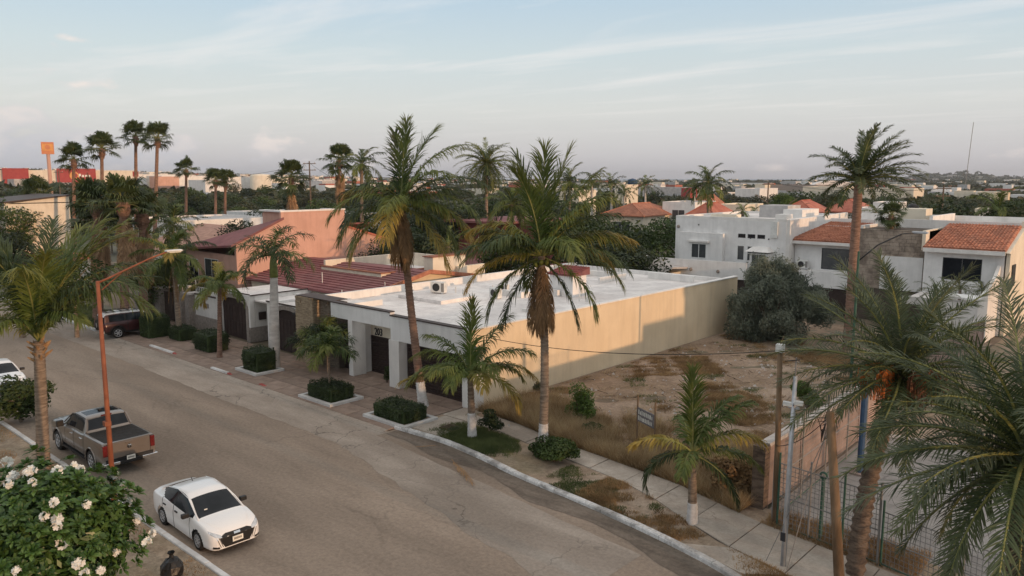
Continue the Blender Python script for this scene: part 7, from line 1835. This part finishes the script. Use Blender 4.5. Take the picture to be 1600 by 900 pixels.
# row upon row of garden trees beyond: kept clear of the houses
blocked = [(-67, -52, 54, 74), (-58, -26, 56, 83), (-30, -8, 58, 80), (-70, -26, 26, 56), (-130, -60, 20, 44)]
BT = {}; pts_used = []; q = random.Random(99); cnt = 0
names = {'bush_dark': 'dark', 'bush_green': 'mid green', 'bush_olive': 'olive', 'bush_bright': 'light green'}
tries = 0
while cnt < 230 and tries < 20000:
    tries += 1
    px_ = q.uniform(-60, 1660); d = 85 + 215 * q.random() ** 1.1
    p = D(px_, 300, d)
    if any(a < p.x < b_ and c_ < p.y < e_ for a, b_, c_, e_ in blocked): continue
    if any((p.x - u[0]) ** 2 + (p.y - u[1]) ** 2 < (3.4 + d * .014) ** 2 for u in pts_used): continue
    pts_used.append((p.x, p.y)); cnt += 1
    zg = float(land_z(np.array([p.x]), np.array([p.y]))[0]) * .9
    rx = q.uniform(3.0, 5.6); m_ = q.choice(['bush_dark', 'bush_green', 'bush_green', 'bush_olive', 'bush_olive', 'bush_grey' if q.random() < .4 else 'bush_dark']); nm = names.get(m_, 'grey green')
    hh = q.uniform(4.2, 6.8) if d < 140 else q.uniform(4.8, 7.8)
    zone = 'left of the pink house' if px_ < 330 else 'above the pink house' if px_ < 620 else 'behind the two coconut palms' if px_ < 900 else 'behind the orange roofs' if px_ < 1160 else 'behind the red tiled roofs' if px_ < 1420 else 'at the far right'
    t = tree('tree', 'x', (p.x, p.y, zg), hh, rx, rx, hh * .42, m=m_, variant=cnt % 5, group=f'background trees {zone}', n=1500 if d > 140 else 2600, size=.14 if d > 140 else .11)
    BT.setdefault((zone, nm, 'nearer' if d < 130 else 'middle' if d < 190 else 'farther'), []).append((px_, t))
ORD = 'first second third fourth fifth sixth seventh eighth ninth tenth eleventh twelfth thirteenth fourteenth fifteenth sixteenth'.split()
for (zone, nm, row), L_ in BT.items():
    L_.sort(key=lambda e: e[0])
    for i, (_, t) in enumerate(L_):
        t['label'] = f'{nm} tree, {row} row {zone}' + (f', {ORD[min(i, 15)]} from left' if len(L_) > 1 else '')

# ---------------------------------------------------------------- far town and scrub, past counting
def far_scrub():
    rg = np.random.default_rng(5); n = 9000
    az = R(42.2) + rg.uniform(R(-37), R(37), n); d = 230 * (3300 / 230) ** (rg.uniform(0, 1, n) ** .9)
    X, Y = -np.sin(az) * d, np.cos(az) * d; Z = land_z(X, Y)
    keep = Z < 200; X, Y, Z, d = X[keep], Y[keep], Z[keep], d[keep]
    azr = np.degrees(np.arctan2(X * math.cos(TH) + Y * math.sin(TH), -X * math.sin(TH) + Y * math.cos(TH)))
    ok = ~((azr > -14) & (azr < 24.5) & (d > 2150)); X, Y, Z, d = X[ok], Y[ok], Z[ok], d[ok]
    V, Fc = [], []; per = 26; m = len(X)
    r = rg.uniform(2.0, 5.0, m) * (1 + d / 1400); h_ = rg.uniform(2, 4.2, m) * (1 + d / 3000)
    k = np.repeat(np.arange(m), per); dd = rg.normal(0, 1, (len(k), 3)); dd /= np.linalg.norm(dd, axis=1)[:, None]; dd[:, 2] = np.abs(dd[:, 2])
    P = np.stack([X[k] + dd[:, 0] * r[k], Y[k] + dd[:, 1] * r[k], Z[k] + dd[:, 2] * h_[k]], 1)
    v, f = leaf_quads(P, dd, 1.0, .7, .5, rg)
    c = np.repeat(P, 4, 0); v = c + (v - c) * np.repeat(r[k] * .75, 4)[:, None]
    o = place_mesh('far_scrub', np_mesh('far_scrub', v, f, 'bush_olive')); o['kind'] = 'stuff'
    tag(o, 'far scrub and treetops spreading to the horizon', 'trees')
far_scrub()
def far_town():
    rg = np.random.default_rng(12); groups = {'white_wall': [], 'cream_wall': [], 'roof_grey': [], 'dull_tile': []}
    mbs = {k: MB() for k in groups}
    for i in range(1500):
        az = R(42.2) + rg.uniform(R(-37), R(37)); d = 320 * (2900 / 320) ** (rg.random() ** .8)
        x, y = -math.sin(az) * d, math.cos(az) * d; z = float(land_z(np.array([x]), np.array([y]))[0])
        rel = math.degrees(R(42.2) - az)
        if -14 < rel < 24.5 and d > 2100: continue
        if rel > -6 and rg.random() < .62: continue
        k = rg.choice(list(mbs), p=[.42, .3, .18, .10]); w, dp, h_ = rg.uniform(4, 13) * (1 + d / 2500), rg.uniform(5, 10), rg.uniform(3, 6) * (1 + d / 3500)
        if rg.random() < .05: w *= 3
        a = R(rg.choice([0, 0, 8, -5])); c, s_ = math.cos(a), math.sin(a)
        P = [(x + u * w / 2 * c - v_ * dp / 2 * s_, y + u * w / 2 * s_ + v_ * dp / 2 * c) for u, v_ in ((-1, -1), (1, -1), (1, 1), (-1, 1))]
        mbs[k].prism(P, z - 4, z + h_)
    for k, b in mbs.items():
        o = b.build('far_town', k); o['kind'] = 'stuff'; tag(o, {'white_wall': 'tiny white buildings', 'cream_wall': 'tiny cream buildings', 'roof_grey': 'tiny grey roofs', 'dull_tile': 'tiny red roofs'}[k] + ' of the far town under the horizon', 'town')
far_town()

# ---------------------------------------------------------------- grasses
def grass(name, label, region, n, h, m, seed, clump=None, w=.02, z=.05, lean=.5):
    rg = np.random.default_rng(seed); P = []
    x0, x1, y0, y1, fn = region
    while len(P) < n:
        c = rg.uniform((x0, y0), (x1, y1), (400, 2))
        if clump:
            cc = rg.uniform((x0, y0), (x1, y1), (clump, 2)) if not hasattr(grass, 'cc' + name + str(seed)) else getattr(grass, 'cc' + name + str(seed))
            setattr(grass, 'cc' + name + str(seed), cc)
            k = rg.integers(0, len(cc), 400); c = cc[k] + rg.normal(0, 1, (400, 2)) * (.18 + .5 * (k % 5 == 0))[:, None]
        P += [p for p in c if x0 < p[0] < x1 and y0 < p[1] < y1 and fn(p[0], p[1])]
    P = np.array(P[:n]); hh = h * rg.uniform(.4, 1.3, n); a = rg.uniform(0, 6.28, n); ln = rg.normal(0, lean, (n, 2)) * hh[:, None]
    d = np.stack([np.cos(a), np.sin(a)], 1) * w
    b0 = np.c_[P - d, np.full(n, z)]; b1 = np.c_[P + d, np.full(n, z)]; t_ = np.c_[P + ln, z + hh]
    v = np.stack([b0, b1, t_], 1).reshape(-1, 3)
    o = place_mesh(name, np_mesh(name, v, np.arange(3 * n).reshape(n, 3), m)); o['kind'] = 'stuff'; tag(o, label, 'grass')
def fbm(x, y, s_=1.0, ph=0.0):
    v = 0
    for k, (a, c) in enumerate([(.7, .9), (1.3, -.8), (2.1, 1.7), (-2.9, 2.3), (4.1, -3.3), (5.2, 4.9), (8.3, -7.1)]):
        v += math.sin(a * x * s_ + c * y * s_ + ph + k * 1.9) / (1 + .45 * k)
    return v / 2.6
def inb(bl, x, y): return any((x - a) ** 2 + ((y - c) * 1.3) ** 2 < r * r * (.55 + .5 * fbm(x, y, 1.6)) for a, c, r in bl)
def front_band(x, y):
    g_ = y - lerp_line(UPP, x)
    if g_ < .05: return False
    k = 1.1 - g_ / 5.0 if x > -25 else .7 - g_ / 3
    return random.random() < (fbm(x, y, .8, 1) * .9 + k * 1.15 - .05) * 1.2
def back_band(x, y):
    w = abs(y - 34 - .35 * (x + 20)) < 5 or abs(y - 46) < 5
    return random.random() < (fbm(x, y, .55, 3) * 1.5 - (.2 if w else .5))
grass('dry_grass', 'dry orange brown grass along the front of the vacant lot', (-26.3, -11.3, 24, 30.5, front_band), 80000, .42, 'dry_grass', 1, w=.010, lean=.6)
grass('dry_grass', 'pale straw stalks standing among the front grass of the lot', (-26.3, -11.3, 24, 31, front_band), 34000, .62, 'straw', 11, w=.007, lean=.45)
grass('dry_grass', 'sparse low dry weeds over the back of the vacant lot', (-26.4, -11.3, 28, 57, back_band), 110000, .15, 'dry_grass', 2, w=.012, lean=1.0)
grass('dry_grass', 'pale scattered straw over the bare soil of the lot', (-26.4, -11.3, 26, 57, lambda x, y: random.random() < .25 + fbm(x, y, .9, 7)), 26000, .07, 'straw', 12, w=.010, lean=1.6)
grass('weeds', 'small green weeds scattered over the vacant lot', (-26.4, -11.3, 25.5, 50, lambda x, y: fbm(x, y, 1.1, 9) > .62), 7000, .13, 'green_grass', 13, w=.014, lean=.8)
grass('lawn_patch', 'green grass patch around the whitewashed small palm', (-26, -20.8, 22.3, 24.9, lambda x, y: y > ky(x) + .35 and y < lerp_line(LOW, x) - .1 and random.random() < 1.25 - ((x + 23.4) ** 2 / 5.5 + (y - 23.4) ** 2 / 2.0) + .5 * fbm(x, y, 1.8)), 26000, .13, 'green_grass', 3, w=.012, z=.055)
grass('lawn_patch', 'thin green and bare grass on the right verge', (-18.4, -13.4, 21.2, 23.8, lambda x, y: y > ky(x) + .3 and y < lerp_line(LOW, x) - .1 and random.random() < 1.0 * fbm(x, y, 1.5, 2) + .25), 9000, .08, 'green_grass', 4, w=.012)
grass('dry_grass', 'dry tan grass on the right verge near the young palm', (-16.5, -7, 20, 24, lambda x, y: y > ky(x) + .3 and y < lerp_line(LOW, x) - .02 and random.random() < .9 * fbm(x, y, 1.1, 5) + .3), 17000, .12, 'dry_grass', 6, w=.012)
grass('lawn', 'green lawn strip behind the far kerb on the left', (-88, -60.8, 22, 25.8, lambda x, y: True), 15000, .16, 'green_grass', 7, w=.03)
grass('dry_grass', 'dry weeds at the foot of the mesh fence', (-10.4, -5.5, 23.4, 25.2, lambda x, y: y > lerp_line(UPP, x) and q.random() < .8), 5000, .22, 'dry_grass', 8, w=.012)
grass('dry_grass', 'thin dry grass and litter on the near verge', (-44, -19, 3, 9.9, lambda x, y: math.sin(x * 1.7) + math.sin(y * 2.3 + x) > .3), 14000, .07, 'dry_grass', 9, w=.012, z=.09)
# pebbles, palm litter and rubbish on the bare soil
rg = np.random.default_rng(8); b = MB()
for i in range(900):
    x, y = rg.uniform(-26, -11.5), rg.uniform(25.6, 50); s_ = .03 + .09 * rg.random() ** 3
    b.add([(x - s_, y, .06), (x, y - s_, .06), (x + s_, y, .06), (x, y + s_ * .8, .06), (x + s_ * .2, y, .06 + s_)], [(0, 1, 4), (1, 2, 4), (2, 3, 4), (3, 0, 4)])
o = b.build('pebbles', 'coping'); o['kind'] = 'stuff'; tag(o, 'scattered pebbles and rubble on the vacant lot', 'pebbles')
b = MB()
for i in range(260):
    x, y = rg.uniform(-26, -11.5), 27 + 23 * rg.random(); a = rg.uniform(0, 3.14); l = rg.uniform(.2, .9); dx, dy = math.cos(a) * l, math.sin(a) * l; w = .02
    b.add([(x, y, .1), (x + dx, y + dy, .14), (x + dx - w, y + dy + w, .1), (x - w, y + w, .08)], [(0, 1, 2, 3)])
o = b.build('twigs', 'bark_dark'); o['kind'] = 'stuff'; tag(o, 'dead twigs scattered on the vacant lot', 'twigs')

# ---------------------------------------------------------------- frangipani in the near left corner
def rosette(seed, nleaf=15, Lr=.27):
    q = random.Random(seed); V = []; Fc = []
    for i in range(nleaf):
        a = i * 2.4; el = R(8 + 70 * i / nleaf + q.uniform(-8, 8)); d = Vector((math.cos(a) * math.cos(el), math.sin(a) * math.cos(el), math.sin(el))); s_ = Vector((-math.sin(a), math.cos(a), 0)); up = d.cross(s_) * -1
        L_ = Lr * q.uniform(.8, 1.15) * (1 - .25 * i / nleaf); w = L_ * .17; o = len(V)
        V += [d * .03, d * L_ * .35 + s_ * w * .8 + up * .015, d * L_ * .35, d * L_ * .35 - s_ * w * .8 + up * .015, d * L_ * .7 + s_ * w - Vector((0, 0, .02)), d * L_ * .7 - Vector((0, 0, .035)), d * L_ * .7 - s_ * w - Vector((0, 0, .02)), d * L_ - Vector((0, 0, .07))]
        Fc += [(o, o + 2, o + 1), (o, o + 3, o + 2), (o + 1, o + 2, o + 5, o + 4), (o + 2, o + 3, o + 6, o + 5), (o + 4, o + 5, o + 7), (o + 5, o + 6, o + 7)]
    me = bpy.data.meshes.new('leaf_cluster'); me.from_pydata([tuple(v) for v in V], [], Fc); me.materials.append(M['plumeria_leaf']); return me
def bloom(seed):
    q = random.Random(seed); b = MB()
    for i in range(q.randint(9, 13)):
        n_ = Vector((q.gauss(0, 1), q.gauss(0, 1), q.gauss(.6, 1))).normalized(); c = n_ * q.uniform(.05, .11); e1 = n_.cross(Vector((.3, .5, .8))).normalized(); e2 = n_.cross(e1); ti = q.uniform(0, 1)
        for k in range(5):
            a = ti + k * 1.2566; d = e1 * math.cos(a) + e2 * math.sin(a) + n_ * .35; s_ = (e2 * math.cos(a) - e1 * math.sin(a)) * .026
            b.add([c, c + d * .035 + s_, c + d * .06 + s_ * .9, c + d * .075, c + d * .06 - s_ * .9, c + d * .035 - s_], [(0, 1, 2, 3, 4, 5)])
    return b.mesh('flower_cluster', 'petal')
def frangipani(name, label, c, r, n, nfl, seed, zc):
    q = random.Random(seed); t = thing(name, label, 'flowering tree', (c[0], c[1], .05)); ros = [rosette(seed + i, 13 + 2 * i) for i in range(5)]; bl = [bloom(seed + i) for i in range(5)]
    b = MB()
    for k in range(9):
        a = k * .7; e = Vector((math.cos(a) * r[0] * .6, math.sin(a) * r[1] * .6, zc + r[2] * .3)); b.tube([(0, 0, 0), e * .5 + Vector((0, 0, .2)), e], [.12, .08, .04], 6)
    b.build('trunk', 'bark', t)
    i = 0
    while i < n:
        v = Vector((q.gauss(0, 1), q.gauss(0, 1), q.gauss(0, 1))).normalized()
        if v.z < -.35: continue
        rad = q.uniform(.78, 1.03) * (1 + .07 * math.sin(v.x * 6 + seed) + .07 * math.cos(v.y * 7))
        p = Vector((v.x * r[0] * rad, v.y * r[1] * rad, zc + v.z * r[2] * rad)); nr = Vector((v.x, v.y, v.z + .8)).normalized(); e = nr.to_track_quat('Z', 'Y').to_euler()
        s_ = q.uniform(.85, 1.25); inst('leaf_cluster', ros[i % 5], t, p, (e.x, e.y, e.z), (s_, s_, s_))
        if nfl > 0 and v.z > -.2 and q.random() < nfl / n * 1.3:
            inst('flower_cluster', bl[i % 5], t, p + nr * .2, (e.x, e.y, q.uniform(0, 6)), (q.uniform(.75, 1.2),) * 3)
        i += 1
    # filling leaves inside so that the crown is not hollow: past counting
    cl = [((0, 0, zc), (r[0] * .82, r[1] * .82, r[2] * .82))]; v, f = crown_cloud(cl, 9000, .26, seed, .4, .55)
    o = place_mesh('inner_leaves', np_mesh('inner_leaves', v, f, 'plumeria_leaf'), t); o['kind'] = 'stuff'
c1 = D(76, 852, 21.5); frangipani('frangipani', 'large frangipani bush with white flower clusters in the near left corner', (c1.x, c1.y), (2.0, 2.1, 2.05), 300, 42, 400, max(c1.z, 1.6))
c2 = G(25, 660); t = tree('small_tree', 'small leafy tree half hiding the white car at the left edge', (c2.x, c2.y + .2), 2.5, 1.7, 1.4, 1.25, m='bush_green', variant=2, n=3400, size=.13, trunk=.07)

# ---------------------------------------------------------------- thin evening haze
hz = bpy.data.materials.new('haze'); hz.use_nodes = True; n_ = hz.node_tree.nodes; n_.clear()
vo = n_.new('ShaderNodeVolumePrincipled'); vo.inputs['Color'].default_value = (.80, .84, .92, 1); vo.inputs['Density'].default_value = .00010; vo.inputs['Anisotropy'].default_value = .2
oo = n_.new('ShaderNodeOutputMaterial'); hz.node_tree.links.new(vo.outputs[0], oo.inputs['Volume']); M['haze'] = hz
o = MB().box(-12100, 12100, -12100, 12100, -16, 104).build('haze', 'haze'); o['kind'] = 'stuff'
